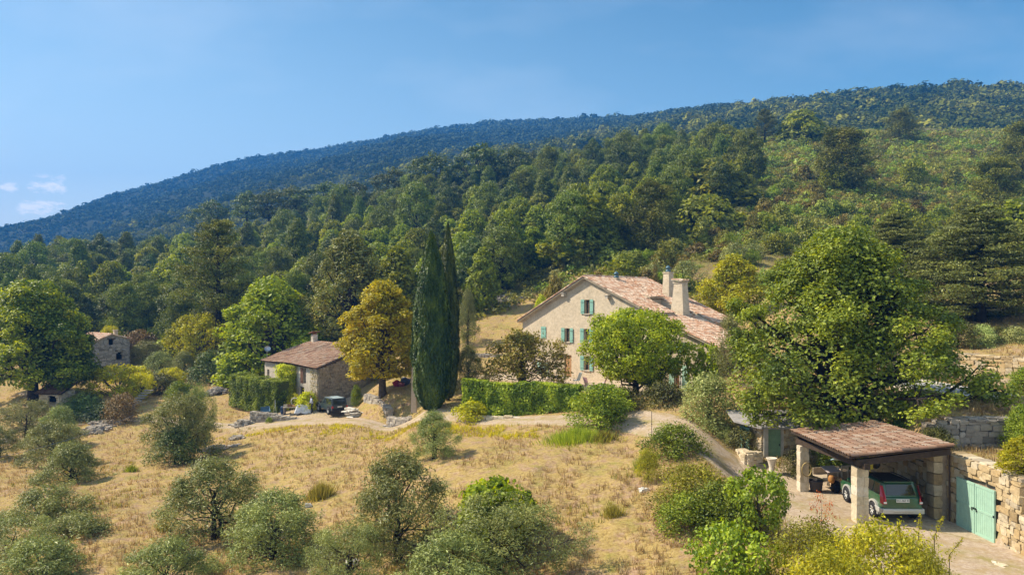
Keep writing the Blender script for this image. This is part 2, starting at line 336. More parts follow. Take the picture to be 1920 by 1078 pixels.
def G(x, y, detail=True):
    x = np.atleast_1d(np.asarray(x, float)); y = np.atleast_1d(np.asarray(y, float))
    z = tps(x, y)
    dx, dy = x-HO[0], y-HO[1]; u = dx*HU[0]+dy*HU[1]; v = dx*HV[0]+dy*HV[1]
    m = band(u, -10.5, 5, 15.6, 1.2)*band(v, -6.0, 2.5, 10.5, 4); z = z*(1-m)+TZ*m
    m = band(x, 12.6, 2.5, 19.45, .25)*band(y, 24, 4, 36.5, 3.0); z = z*(1-m)-9.3*m
    m = ss(19.2, 19.45, x)*band(y, 10, 6, 36.6, .4)*(1-ss(60, 80, x)); z = z*(1-m)-6.62*m
    wl = np.maximum((x-31.9)*.92+(y-48.6)*.39, (x-31.9)*.27+(y-48.6)*.96)
    m = band(x, 20.9, 1.2, 70, 20)*band(y, 32.95, .3, 60, 1)*(1-ss(.12, .4, wl)); z = z*(1-m)+(-5.42+.2*ss(33, 38, y))*m
    m = ss(22, 28, x)*ss(.12, .4, wl)*(1-ss(3, 8, wl))*ss(38, 40, y); z = z*(1-m)-3.45*m
    if detail:
        r = road_d(x, y) if len(x) < 500000 else 9
        k = ss(.2, 2.5, r)*ss(8, 30, y)*(1-band(u, -11, 1, 16, 1)*band(v, -7, 1, 11, 1))*(1-band(x, 12.6, 1, 19.4, .5)*band(y, 23, 1, 37, 1))
        z = z + k*(.32*fbm(x/5, y/5, 3, 1) + .16*fbm(x/1.1, y/1.1, 3, 7) + 1.6*ss(85, 150, y)*fbm(x/22, y/22, 3, 3))
    return z
def g1(x, y): return float(G(x, y)[0])
def at(px, Y, dz=0.0):
    x = (px-CX)/F*Y; return (x, Y, g1(x, Y)+dz)
def forest_lim(Y): return np.interp(Y, [88,105,118,130,150,170,230,300], [850,975,1180,1290,1400,1430,1360,1320])
def forest_mask(x, y):
    px = CX+F*x/y; front = np.interp(px, [-400,0,300,450,650,800,900,1200], [122,122,114,106,98,100,104,120])
    return (1-ss(0, 25, px-forest_lim(y)))*ss(-6, 0, y-front)
ua = np.linspace(-1.45, 1.5, 640); yy = [9.0]
while yy[-1] < 345: yy.append(yy[-1]*1.0068)
yy = np.array(yy); UA, YY = np.meshgrid(ua, yy); X_, Y_ = (UA*YY).ravel(), YY.ravel()
Z_ = G(X_, Y_)
nr, nc = UA.shape; i = np.arange(nr-1)[:, None]*nc; j = np.arange(nc-1)[None]
g = MB(); g.add(np.stack([X_, Y_, Z_], -1), np.stack([i+j, i+j+1, i+nc+j+1, i+nc+j], -1).reshape(-1, 4))
def ground_mat(t):
    tcn = N(t, 'ShaderNodeTexCoord').outputs['Object']
    a = noise(t, .22, 6, .62, tcn); b_ = noise(t, 1.4, 7, .7, tcn); c_ = noise(t, 6, 8, .75, tcn); d_ = noise(t, .55, 6, .7, tcn)
    soil = ramp(t, c_, [(.30, (0.158, 0.093, 0.056)), (.48, (0.316, 0.200, 0.121)), (.62, (0.399, 0.278, 0.181)), (.76, (0.501, 0.399, 0.297))])
    straw = ramp(t, c_, [(.30, (0.148, 0.093, 0.030)), (.5, (0.360, 0.255, 0.092)), (.7, (0.483, 0.353, 0.148))])
    green = ramp(t, c_, [(.3, (.10, .10, .025)), (.6, (.30, .27, .06))])
    col = mixc(t, ramp(t, b_, [(.38, (0, 0, 0)), (.54, (1, 1, 1))]), soil, straw)
    col = mixc(t, M(t, 'MULTIPLY', ramp(t, d_, [(.50, (0, 0, 0)), (.66, (1, 1, 1))]), .75), col, green)
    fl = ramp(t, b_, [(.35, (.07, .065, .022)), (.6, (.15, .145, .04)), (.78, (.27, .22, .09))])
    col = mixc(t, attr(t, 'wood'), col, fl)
    gv = ramp(t, c_, [(.3, (.30, .22, .15)), (.6, (.52, .42, .31)), (.75, (.62, .54, .43))])
    col = mixc(t, attr(t, 'yard'), col, gv)
    return bsdf(t, col, .95, .1, 0, bump(t, mixc(t, .5, c_, b_), .9, .12))
GM = mat('dry_hillside', ground_mat)
go = g.build('ground', GM, smooth=True); tag(go, kind='structure')
me = go.data
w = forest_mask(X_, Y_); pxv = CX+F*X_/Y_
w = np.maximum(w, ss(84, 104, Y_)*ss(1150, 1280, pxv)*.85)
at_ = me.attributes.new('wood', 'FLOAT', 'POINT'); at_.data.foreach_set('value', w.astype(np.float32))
dx, dy = X_-HO[0], Y_-HO[1]; u_ = dx*HU[0]+dy*HU[1]; v_ = dx*HV[0]+dy*HV[1]
yd = np.maximum(band(u_, -9, 2, 15.6, 1)*band(v_, -6, 1.5, 1, 1), band(X_, 12, 1.5, 19.4, .2)*band(Y_, 22, 4, 38, 2)*.9)
yd = np.maximum(yd, band(X_, -27, 2, -17.5, 1.5)*band(Y_, 67.5, 1.5, 75, 2)*.6)
at_ = me.attributes.new('yard', 'FLOAT', 'POINT'); at_.data.foreach_set('value', yd.astype(np.float32))
# track: one sheet a few millimetres above the ground it follows
nw = 12; rv = []
nrm = np.gradient(RC, axis=0); nrm = np.stack([-nrm[:, 1], nrm[:, 0]], -1); nrm /= np.linalg.norm(nrm, axis=1)[:, None]
wob = .35*fbm(np.arange(len(RC))*.23, np.arange(len(RC))*0+.5, 3, 5)
for k in range(nw+1):
    s_ = (k/nw*2-1); rv.append(RC + nrm*(s_*(RCW+wob*abs(s_)))[:, None])
rv = np.stack(rv, 1); X2, Y2 = rv[..., 0].ravel(), rv[..., 1].ravel()
edge = np.abs(np.tile(np.arange(nw+1)/nw*2-1, len(RC)))
Z2 = G(X2, Y2) + .045 - .07*(edge > .99) + .03*(1-edge)
i = np.arange(len(RC)-1)[:, None]*(nw+1); j = np.arange(nw)[None]
g = MB(); g.add(np.stack([X2, Y2, Z2], -1), np.stack([i+j, i+nw+1+j, i+nw+2+j, i+j+1], -1).reshape(-1, 4))
def track_mat(t):
    c_ = noise(t, 7, 8, .75); b_ = noise(t, 1.2, 6, .7)
    col = ramp(t, c_, [(.3, (0.255, 0.178, 0.123)), (.5, (0.408, 0.315, 0.230)), (.72, (0.527, 0.442, 0.348))])
    col = mixc(t, ramp(t, b_, [(.48, (0, 0, 0)), (.62, (.85, .85, .85))]), col, (.33, .24, .12))
    col = mixc(t, M(t, 'MULTIPLY', attr(t, 'mid'), ramp(t, noise(t, 2.5, 5, .7), [(.4, (0, 0, 0)), (.55, (1, 1, 1))])), col, (.26, .22, .07))
    return bsdf(t, col, .95, .1, 0, bump(t, c_, .7, .05))
tk = tag(g.build('track', mat('pale_gravel', track_mat), smooth=True), kind='structure')
at_ = tk.data.attributes.new('mid', 'FLOAT', 'POINT'); at_.data.foreach_set('value', (np.clip(1-edge/.3, 0, 1)*.8+np.clip((edge-.8)/.2, 0, 1)).astype(np.float32))
# ------------------------------------------------------------------ mountain behind
def ridge(px):
    py = np.interp(px, [-700,0,100,250,330,480,600,700,800,950,1150,1215,1300,1450,1600,1680,1800,1920,2100,2700],
                   [520,431,412,360,336,298,284,266,246,229,226,219,206,194,180,171,167,167,160,190])
    Yr = np.interp(px, [-700,0,500,1100,1250,1450,1700,1920,2700], [1700,1650,1500,1150,820,640,560,520,480]); return py, Yr
def base(px):
    py = np.interp(px, [-600,0,300,500,700,1000,1300,1700,1920,2600], [565,545,505,460,420,350,300,262,262,255]); return py, 318+0*px
def mount(px, t):
    pr, yr = ridge(px); pb, yb = base(px); zr, zb = (HY-pr)/F*yr, (HY-pb)/F*yb
    Y = yb+(yr-yb)*t; zz = np.where(t <= 1, zb+(zr-zb)*t, zr-(t-1)*.35*(yr-yb))
    x = (px-CX)/F*Y
    zz = zz + (22*fbm(x/160, Y/220, 4, 11)+4*fbm(x/30, Y/40, 3, 13))*np.clip(4*t*(1-t), 0, 1)*(yr-yb)/1000 - 3*(t < .02)
    return x, Y, zz
pc = np.linspace(-1100, 3200, 420); tt = np.linspace(0, 1.15, 110); PX, TT = np.meshgrid(pc, tt)
mxx, myy, mzz = mount(PX.ravel(), TT.ravel())
nr, nc = PX.shape; i = np.arange(nr-1)[:, None]*nc; j = np.arange(nc-1)[None]
g = MB(); g.add(np.stack([mxx, myy, mzz], -1), np.stack([i+j, i+j+1, i+nc+j+1, i+nc+j], -1).reshape(-1, 4))
MG = mat('wooded_soil', lambda t: bsdf(t, ramp(t, noise(t, .03, 6, .7), [(.35, (.014, .022, .012)), (.6, (.022, .034, .016)), (.8, (.036, .046, .024))]), .95, .1))
tag(g.build('mountain', MG, smooth=True), kind='structure')
# low plain that carries everything out to the horizon
g = MB(); q = 3100; g.add([[-q, -190, -60], [q, -190, -60], [q, 1880, -60], [-q, 1880, -60]], [[0, 1, 2, 3]]); tag(g.build('valley_floor', MG), kind='structure')
# ------------------------------------------------------------------ foliage
def unit(v): return v/(np.linalg.norm(v, axis=-1, keepdims=True)+1e-9)
def rdir(rg, n): return unit(rg.normal(size=(n, 3)))
def leaves(m, rg, Pn, Nn, size, asp, tone, mi=0):
    """one small diamond face per leaf or leaf spray"""
    n = len(Pn); T = unit(np.cross(Nn, rdir(rg, n))); B = np.cross(Nn, T)
    sz = np.broadcast_to(size, (n,))[:, None]
    V = np.stack([Pn-T*sz, Pn+B*sz*asp+Nn*sz*.12, Pn+T*sz, Pn-B*sz*asp+Nn*sz*.12], 1)
    m.add(V.reshape(-1, 3), np.arange(4*n).reshape(n, 4), tone, mi)
def puff(m, rg, C, R, n, size, asp, bias=1.0, up=.35, rnd=.75, flat=1.0, tone0=None, inner=.25, vert=0.0):
    """C clump centres, R radii; n leaves each"""
    k = len(C); R = np.broadcast_to(R, (k,)); tone0 = np.clip(rg.normal(.5, .17, k), 0, 1) if tone0 is None else tone0
    d = rdir(rg, k*n); rr = rg.uniform(inner, 1, k*n)**.6
    Cn = np.repeat(C, n, 0); Rn = np.repeat(R, n)
    o = d*(Rn*rr)[:, None]; o[:, 2] *= flat
    nn = unit(d*bias + np.array([0, 0, up]) + rdir(rg, k*n)*rnd)
    if vert: nn[:, 2] *= (1-vert); nn = unit(nn)
    leaves(m, rg, Cn+o, nn, size*rg.uniform(.6, 1.25, k*n), asp, np.clip(np.repeat(tone0, n)+rg.normal(0, .16, k*n), 0, 1))
def curve(a, b, sag, n=5, rg=None, wob=0):
    t = np.linspace(0, 1, n)[:, None]; p = np.asarray(a)*(1-t)+np.asarray(b)*t; p[:, 2] += (sag*4*t*(1-t))[:, 0]
    if rg is not None and wob: p[1:-1] += rg.normal(0, wob, (n-2, 3))
    return p
SH = dict(
 round=lambda t: np.sqrt(np.clip(1-(2*t-1)**2, 0.02, 1)),
 dome=lambda t: np.clip(1-t, 0.02, 1)**.42*np.clip(.72+t*1.6, 0, 1),
 cone=lambda t: np.clip(1-t, .02, 1)**.8*np.clip(.45+t*3, 0, 1),
 egg=lambda t: np.clip(1-t, .02, 1)**.55*np.clip(.45+t*2.2, 0, 1),
 umb=lambda t: np.clip(.35+t*1.2, 0, 1)*np.clip(1-t**3, .1, 1),
 bush=lambda t: np.sqrt(np.clip(1-t*t, .03, 1)))
class Tpl: pass
def tree(seed, h, r, base, shape, K, br, m_, cr, n, leaf, asp=.6, flat=.8, lm='oak', bark=None, tr=.22, up=.35, bias=1.0, spread=(.5, .92), lean=0, fork=None, twig=True, multi=1, vert=0, rnd=.75, inner=.25, fill=.2):
    rg = np.random.default_rng(seed); H = h-base
    t = (np.arange(K)+rg.uniform(.1, .9, K))/K; t = t**.85*.94+.03
    an = np.arange(K)*2.39996+rg.uniform(-.5, .5, K); f = SH[shape](t)
    ra = f*r*rg.uniform(spread[0], spread[1], K)*np.clip(rg.normal(1, .1, K), .7, 1.25)
    cb = np.stack([ra*np.cos(an), ra*np.sin(an), base+t*H*(1-br*.35)], -1)
    rb = br*r*rg.uniform(.75, 1.25, K)*np.clip(f, .45, 1)
    d = rdir(rg, K*m_); cbn = np.repeat(cb, m_, 0); out = cbn.copy(); out[:, 2] -= base+H*.35; out = unit(out)
    d = unit(d+out*.55+np.array([0, 0, .15])); rbn = np.repeat(rb, m_)
    off = d*(rbn*rg.uniform(.45, 1.05, K*m_))[:, None]; off[:, 2] *= flat
    cc = cbn+off; cc[:, 2] = np.maximum(cc[:, 2], base*.55+.05)
    bt = np.clip(rg.normal(.5, .13, K), 0, 1); ct = np.clip(np.repeat(bt, m_)+rg.normal(0, .11, K*m_), 0, 1)
    m = MB(); puff(m, rg, cc, cr*rg.uniform(.7, 1.3, K*m_), n, leaf, asp, bias, up, rnd, flat, ct, inner, vert)
    nf = int(K*m_*n*fill); tf = rg.uniform(.02, .97, nf); af = rg.uniform(0, 6.283, nf); rf = SH[shape](tf)*r*np.sqrt(rg.uniform(.05, .80, nf))
    pf = np.stack([rf*np.cos(af), rf*np.sin(af), base+tf*H], -1); pf += rg.normal(0, .12, (nf, 3)); ok_ = fbm(pf[:, 0]*1.3/cr*.3+pf[:, 2]*.7, pf[:, 1]*1.3/cr*.3+9, 3, seed) > -.35; pf = pf[ok_]; nf = len(pf)
    leaves(m, rg, pf, unit(np.stack([np.cos(af[ok_]), np.sin(af[ok_]), .5+0*af[ok_]], -1)+rdir(rg, nf)*.9), leaf*1.15*rg.uniform(.7, 1.3, nf), asp, np.clip(rg.normal(.42, .2, nf), 0, 1))
    tm = MB(); fk = fork if fork is not None else base*.8+.1*h
    for s in range(multi):
        ox = rg.normal(0, tr*1.2, 2)*(multi > 1); top = np.array([lean+rg.normal(0, .1), rg.normal(0, .1), base+H*.62]); f0 = np.array([lean*.4+ox[0], ox[1], max(fk, .2)])
        tm.tube([[ox[0]*.6, ox[1]*.6, -.35], [ox[0]*.6, ox[1]*.6, .0], f0, (f0+top)/2+rg.normal(0, .12*r/4, 3), top], [tr*1.5, tr*1.15, tr*.85, tr*.5, tr*.15], 8)
        for q in range(s, K, multi):
            z0 = f0[2]+(cb[q, 2]-f0[2])*rg.uniform(.15, .45); z0 = max(z0, f0[2]*.8); w = np.clip((z0-f0[2])/(top[2]-f0[2]+1e-6), 0, 1); st = f0*(1-w)+top*w
            c = curve(st, cb[q], -.06*r, 5, rg, .05*r); tm.tube(c, np.linspace(tr*.42, tr*.14, 5), 5, caps=False)
            if twig:
                for e in range(q*m_, (q+1)*m_, 2): tm.tube(curve(cb[q], cc[e], .03*r, 3), [tr*.12, tr*.07, tr*.03], 3, caps=False)
    T = Tpl(); T.crown = m.data('crown', LM[lm]); T.trunk = tm.data('trunk', bark or BARK, True)
    V = np.concatenate(m.v); T.w = float(np.percentile(V[:, 0], 98)-np.percentile(V[:, 0], 2)); T.h = float(np.percentile(V[:, 2], 99.4)); return T
def conifer(seed, h, r, base, lm='pine', nb=34, clump=.55, n=26, leaf=.16, flat=.35, tilt=.25, expo=.8, m_=7, tr=.2, droop=0, asp=.28, whorl=False, bark=None, rnd=.8, fillr=1.0):
    rg = np.random.default_rng(seed); tm = MB(); C = []; T0 = []; R_ = []
    tm.tube([[0, 0, -.4], [rg.normal(0, .05), 0, h*.4], [rg.normal(0, .15), rg.normal(0, .1), h*.97]], [tr*1.2, tr*.75, tr*.1], 8)
    for b in range(nb):
        t = (b+.5)/nb; t = t**.9
        if whorl: t = round(t*whorl)/whorl
        L_ = r*((1-t)**expo)*rg.uniform(.7, 1.12)*min(1, .55+t*2.4)+.25; an = b*2.39996+rg.normal(0, .3); z = base+t*(h-base)*.97
        tip = np.array([L_*math.cos(an), L_*math.sin(an), z+tilt*L_*rg.uniform(.5, 1.4)-droop*L_*(1-t)])
        c = curve([0, 0, z], tip, -.08*L_, 6, rg, .03*L_); tm.tube(c, np.linspace(tr*.3, tr*.06, 6), 4, caps=False)
        bt = np.clip(rg.normal(.5, .15), 0, 1)
        k = max(3, int(m_*(.4+L_/r)))
        for q in range(k):
            s = 1-(q/k)*.78*fillr+rg.uniform(-.04, .04); s = min(max(s, .1), 1); p = c[int(s*4.99)]*(1-(s*5 % 1))+c[min(int(s*4.99)+1, 5)]*(s*5 % 1)
            side = np.array([-math.sin(an), math.cos(an), 0])*rg.normal(0, 1)*L_*.22*s
            C.append(p+side+np.array([0, 0, rg.normal(.02, .04)*L_])); T0.append(np.clip(bt+rg.normal(0, .12), 0, 1)); R_.append(clump*(.55+.6*L_/r)*rg.uniform(.7, 1.2))
    m = MB(); puff(m, rg, np.array(C), np.array(R_), n, leaf, asp, .6, .55, rnd, flat, np.array(T0))
    T = Tpl(); T.crown = m.data('crown', LM[lm]); T.trunk = tm.data('trunk', bark or DBARK, True)
    V = np.concatenate(m.v); T.w = float(np.percentile(V[:, 0], 99)-np.percentile(V[:, 0], 1)); T.h = float(np.percentile(V[:, 2], 99.8)); return T
def cypress(seed, h, r, n=30000):
    rg = np.random.default_rng(seed); t = rg.uniform(0, 1, n)**1.1
    prof = lambda t: np.interp(t, [0, .04, .12, .3, .5, .7, .85, .95, 1], [.35, .62, .88, 1, .93, .72, .46, .2, .03])
    an = rg.uniform(0, 2*math.pi, n); lump = 1+.20*fbm(an*1.6+3, t*h*.42, 4, seed)+.16*fbm(an*5, t*h*.9, 3, seed+5)
    rr = prof(t)*r*lump*(1-.28*rg.uniform(0, 1, n)**2)
    Pn = np.stack([rr*np.cos(an), rr*np.sin(an), .25+t*(h-.3)], -1)
    nn = unit(np.stack([np.cos(an), np.sin(an), .15+0*an], -1)+rdir(rg, n)*.65)
    T_ = unit(np.cross(nn, np.cross(np.array([0, 0, 1.])+rdir(rg, n)*.25, nn))); B = np.cross(nn, T_)
    s = (rg.uniform(.06, .17, n))[:, None]
    V = np.stack([Pn-T_*s, Pn+B*s*.38, Pn+T_*s*1.2, Pn-B*s*.38], 1)
    tone = np.clip(.5+.9*fbm(an*1.8, t*h*.7, 3, seed+9)+rg.normal(0, .16, n), 0, 1)
    m = MB(); m.add(V.reshape(-1, 3), np.arange(4*n).reshape(n, 4), tone)
    core = [[.05, .3]]+[[prof(q)*r*.66, .3+q*(h-.8)] for q in np.linspace(0, 1, 20)]
    tm = MB(); tm.lathe(core, k=14, tone=.1); tm.tube([[0, 0, -.4], [0, 0, h*.5]], [.22, .1], 8, mi=1)
    T = Tpl(); T.crown = m.data('crown', LM['cypress']); T.trunk = tm.data('trunk', [LM['cypress'], DBARK], True); T.w = 2*r; T.h = h; return T
def bush(seed, h, r, lm='scrub', K=14, m_=9, cr=.3, n=18, leaf=.09, asp=.5, br=.42, up=.35, stems=4, shape='bush', tr=.04, vert=0, flat=.9, rnd=.75):
    return tree(seed, h, r, .05*h, shape, K, br, m_, cr*r, n, leaf, asp, flat, lm, DBARK, tr, up, 1.0, (.3, .85), multi=stems, fork=.12*h, twig=False, vert=vert, rnd=rnd)
def plant(T, name, label, cat, px, ytop, Y, wpx, group=None, rz=None, zb=None, dz=0, ysc=1.0, mesh=False):
    """stand a plant on the ground at depth Y so that it reaches the height and width it has in the photo"""
    x, y, z = at(px, Y); z = z if zb is None else zb; z += dz
    s = wpx/F*Y/T.w; h = ((HY-ytop)/F*Y - z)/T.h
    if h < .72*s: z -= (.72*s-h)*T.h; h = .72*s
    o = empty(name, (x, y, z), rz if rz is not None else (px*1.7) % 6.28); o.scale = (s, s*ysc, h)
    tag(o, label, cat, group)
    for nm, me in (('trunk', T.trunk), ('crown', T.crown)):
        c = bpy.data.objects.new(nm, me); COL.objects.link(c); c.parent = o
    return o
def single(T, name, label, cat, loc, s, h, rz, group=None):
    o = bpy.data.objects.new(name, T.crown); COL.objects.link(o); o.location = loc; o.scale = (s, s, h); o.rotation_euler = (0, 0, rz); return tag(o, label, cat, group)
# ------------------------------------------------------------------ far wood on the mountain (one mass nobody could count)
def scatter_mass(name, pts, sizes, seed, k, matl, leaf=.5, asp=.75, flat=.8, tones=None, rz=.75):
    rg = np.random.default_rng(seed); m = MB(); n = len(pts)
    t0 = np.clip(rg.normal(.45, .2, n), 0, 1) if tones is None else tones
    d = rdir(rg, n*k); d[:, 2] = np.abs(d[:, 2])*1.1-.25; d = unit(d)
    sub = 1+.25*np.sin(d[:, 0]*5+np.repeat(rg.uniform(0, 6, n), k))*np.sin(d[:, 1]*5+1)
    R = np.repeat(sizes, k)*sub; o = d*R[:, None]*rg.uniform(.75, 1.02, n*k)[:, None]; o[:, 2] *= flat
    nn = unit(d+rdir(rg, n*k)*rz+np.array([0, 0, .2]))
    leaves(m, rg, np.repeat(pts, k, 0)+o, nn, R*leaf*rg.uniform(.6, 1.2, n*k), asp, np.clip(np.repeat(t0, k)+rg.normal(0, .12, n*k), 0, 1))
    return tag(m.build(name, matl), kind='stuff')
rg = np.random.default_rng(5)
nP = 68000; pxs = rg.uniform(-350, 2250, nP); tts = rg.uniform(0, 1.06, nP)**.9
x, y, z = mount(pxs, tts)
sz = np.clip(rg.lognormal(.0, .36, nP), .45, 2.2)*(1.05+y/1150*1.6)
sz = np.where((tts > .93) & (tts < 1.02), sz*rg.choice([.8, 1.0, 1.6], nP, p=[.5, .35, .15]), sz)
fg = leafmat('far_hazed_leaf', (.018, .032, .018), (.066, .084, .036), (.038, .054, .026), trans=.05, hv=0, warm=False, rough=.9, spec=.05)  # cooler than the nearer wood: some distance haze is put into the leaf colour
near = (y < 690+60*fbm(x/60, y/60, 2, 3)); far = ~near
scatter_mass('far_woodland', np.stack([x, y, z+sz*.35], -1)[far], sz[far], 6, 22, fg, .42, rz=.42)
nw_ = leafmat('ridge_leaf', (.020, .034, .012), (.150, .150, .040), (.062, .074, .022), trans=.08, hv=0, rough=.9, spec=.05)
idx = np.where(near)[0]; idx = idx[rg.uniform(0, 1, len(idx)) < .62]; big = sz[idx]*np.where(tts[idx] > .97, .9, rg.choice([.75, 1.15, 1.7], len(idx), p=[.5, .35, .15]))
scatter_mass('ridge_woodland', np.stack([x, y, z], -1)[idx]+np.stack([0*big, 0*big, big*.45], -1), big, 16, 44, nw_, .27, rz=.55, tones=np.clip(.42+1.1*fbm(x[idx]/30, y[idx]/30, 3, 21)+rg.normal(0, .17, len(idx)), 0, 1))
# ------------------------------------------------------------------ forest on the slope: real trees, each its own
PT = [tree(11, 12, 3.6, 1.2, 'egg', 28, .33, 10, .62, 38, .19, .34, .85, 'pine', DBARK, .2, .5, fill=.3), conifer(12, 11.5, 4.0, 1.4, 'pine', 34, 1.15, 62, .20, .7, .5, .42, 7, .2),
      tree(13, 11.5, 4.2, 2.6, 'umb', 18, .36, 10, .66, 40, .19, .36, .6, 'darkpine', DBARK, .2, .6, fill=.3),
      tree(14, 12, 3.9, 1.2, 'round', 28, .34, 10, .62, 38, .19, .34, .8, 'pine', DBARK, .2, .5, fill=.3)]
OT = [tree(21, 9, 3.8, .5, 'dome', 24, .36, 12, .52, 32, .20, .62, .85, 'oak', None, .2, fill=.35), tree(22, 10, 3.6, .5, 'egg', 26, .36, 11, .52, 32, .20, .62, .9, 'oak', None, .2, fill=.35),
      tree(23, 8, 4.2, .4, 'dome', 24, .34, 12, .52, 32, .20, .62, .8, 'oak', None, .2, fill=.35), tree(24, 11, 3.4, .8, 'round', 24, .38, 11, .52, 32, .20, .62, .95, 'oak', None, .2, fill=.35)]
rg = np.random.default_rng(8); cand = []; Yc = 99.0
while Yc < 296:
    sp = 6.3+(Yc-99)*.022; X0 = -1.02*Yc
    while X0 < .62*Yc:
        xx = X0+rg.uniform(-.38, .38)*sp; yy_ = Yc+rg.uniform(-.38, .38)*sp
        if forest_mask(np.array([xx]), np.array([yy_]))[0] > rg.uniform(.45, .8): cand.append((xx, yy_))
        X0 += sp
    Yc += sp*.92
cand = np.array(cand); cz = G(cand[:, 0], cand[:, 1]); cpx = CX+F*cand[:, 0]/cand[:, 1]
cand = cand[(cpx > -60)]; cz = cz[cpx > -60]; cpx = cpx[cpx > -60]
pn = .42+.9*vn(cand[:, 0]/22, cand[:, 1]/30, 40)+.3*((cpx > 740) & (cpx < 1120) & (cand[:, 1] > 190))-.25*((cpx > 640) & (cpx < 1200) & (cand[:, 1] < 170))+.2*(cpx < 500)
ispine = rg.uniform(0, 1, len(cand)) < pn
cnt = {True: 0, False: 0}
LMK = [(130, 'above the big walnut'), (250, 'above the stone house'), (360, 'above the yellow tree'), (470, 'behind the tall pine'), (580, 'above the ash tree'), (690, 'above the cottage'), (800, 'above the golden tree'), (900, 'above the cypresses'),
       (1000, 'left above the farmhouse'), (1110, 'above the farmhouse gable'), (1220, 'above the farmhouse ridge'), (1330, 'above the chimneys'), (9999, 'at its right corner')]
DPT = [(108, 'lowest row'), (122, 'second row'), (140, 'lower slope'), (160, 'middle slope'), (185, 'upper slope'), (215, 'high slope'), (245, 'near the skyline'), (999, 'skyline')]
SHP = {True: ['slender', 'broad', 'flat-topped', 'egg-shaped'], False: ['domed', 'egg-shaped', 'low spreading', 'greyish tall']}
def whereabouts(px, Y): return next(n for a, n in LMK if px < a), next(n for a, n in DPT if Y < a)
for k in range(len(cand)):
    pine = bool(ispine[k])
    if cnt[pine] >= 295: pine = not pine
    if cnt[pine] >= 295: continue
    cnt[pine] += 1; ti = int(rg.integers(0, 4)); T = (PT if pine else OT)[ti]
    side, dp = whereabouts(cpx[k], cand[k, 1])
    kd = SHP[pine][ti]+(' dark pine' if pine else ' green oak'); lab = '%s in wood, %s, %s' % (kd, dp, side)
    o = empty('forest_pine' if pine else 'forest_oak', (*cand[k], cz[k]), rg.uniform(0, 6.28)); s = rg.uniform(.78, 1.2)*(1+.12*(cand[k, 1] > 170))*(.80 if cand[k, 1] > 238 else 1); o.scale = (s, s, s*rg.uniform(.85, 1.15)*(1.05 if pine else .95))
    tag(o, lab, 'tree', ('dark pines' if pine else 'green oaks')+' in the forest')
    for nm, me in (('trunk', T.trunk), ('crown', T.crown)):
        c = bpy.data.objects.new(nm, me); COL.objects.link(c); c.parent = o
print('FOREST', cnt, len(cand))
# ------------------------------------------------------------------ maquis on the open slope
ST = [bush(31, 1.5, 1.0, 'scrub', 12, 8, .24, 12, .10), bush(32, 1.2, 1.1, 'broom', 14, 8, .22, 12, .11, .25, up=.9), bush(33, 1.8, 1.0, 'scrub', 12, 8, .24, 12, .10),
      bush(34, .9, 1.0, 'brown', 10, 8, .22, 12, .09), bush(35, 1.6, 1.3, 'olive', 12, 9, .24, 12, .09, .3), bush(36, 2.6, 1.4, 'oak', 14, 9, .26, 13, .12)]
SN = ['grey green maquis shrub', 'bright green broom bush', 'olive green rounded shrub', 'russet dry shrub', 'silvery grey shrub', 'tall dark evergreen bush']
rg = np.random.default_rng(9); n = 22000
Yv = 80+(305-80)*rg.uniform(0, 1, n)**.75; pv_ = rg.uniform(830, 2450, n); xs = (pv_-CX)/F*Yv
ok = (pv_ > forest_lim(Yv)-30) | (Yv < 92); dxx, dyy = xs-HO[0], Yv-HO[1]; uu = dxx*HU[0]+dyy*HU[1]; vv = dxx*HV[0]+dyy*HV[1]
ok &= ~((uu > -14) & (uu < 19) & (vv > -12) & (vv < 13)); ok &= ~((pv_ < 1010) & (Yv < 104))
ok &= (1.0*vn(xs/9, Yv/9, 60)+.5*vn(xs/3, Yv/3, 61)+.35*ss(85, 125, Yv)) > -.2
ok &= ~((pv_ < 1150) & (Yv < 100) & (rg.uniform(0, 1, n) < .8)); ok &= ~((pv_ > 1500) & (Yv < 76))
xs, Yv, pv_ = xs[ok], Yv[ok], pv_[ok]; zs = G(xs, Yv); size = np.clip(rg.lognormal(0, .33, len(xs)), .5, 2.2)*(1+.35*ss(150, 260, Yv))
app = size/Yv; order = np.argsort(-app); kinds = (np.clip((vn(xs/14, Yv/14, 62)+.5)*6+rg.normal(0, 1.3, len(xs)), 0, 5.99)).astype(int)
vis = order[(pv_[order] > 820) & (pv_[order] < 1960)]; ind = set(vis[:270].tolist())
for k in vis[:270]:
    q = kinds[k]; side = next(n for a, n in ((1000, 'left of the farmhouse'), (1120, 'above the farmhouse gable'), (1220, 'above the farmhouse ridge'), (1300, 'above the chimneys'), (1380, 'above yellow green tree'), (1460, 'right of the wood'), (1550, 'left of the dark hill pine'), (1640, 'above the great oak'), (1730, 'above the left cedar'), (1820, 'left above big cedar'), (9999, 'above the big cedar')) if pv_[k] < a)
    dp = next(n for a, n in ((90, 'lowest'), (102, 'low'), (116, 'lower middle'), (135, 'middle'), (165, 'high'), (999, 'topmost')) if Yv[k] < a)
    lab = '%s %s, %s hillside, %s' % ('small' if size[k] < 1.0 else 'medium' if size[k] < 1.45 else 'large', SN[q], dp, side)
    single(ST[q], 'shrub', lab, 'shrub', (xs[k], Yv[k], zs[k]-.1), size[k], size[k]*rg.uniform(.8, 1.2), rg.uniform(0, 6.28), 'shrubs on the open hillside')
rest = np.array([k for k in range(len(xs)) if k not in ind]); print('SHRUBS', len(xs))
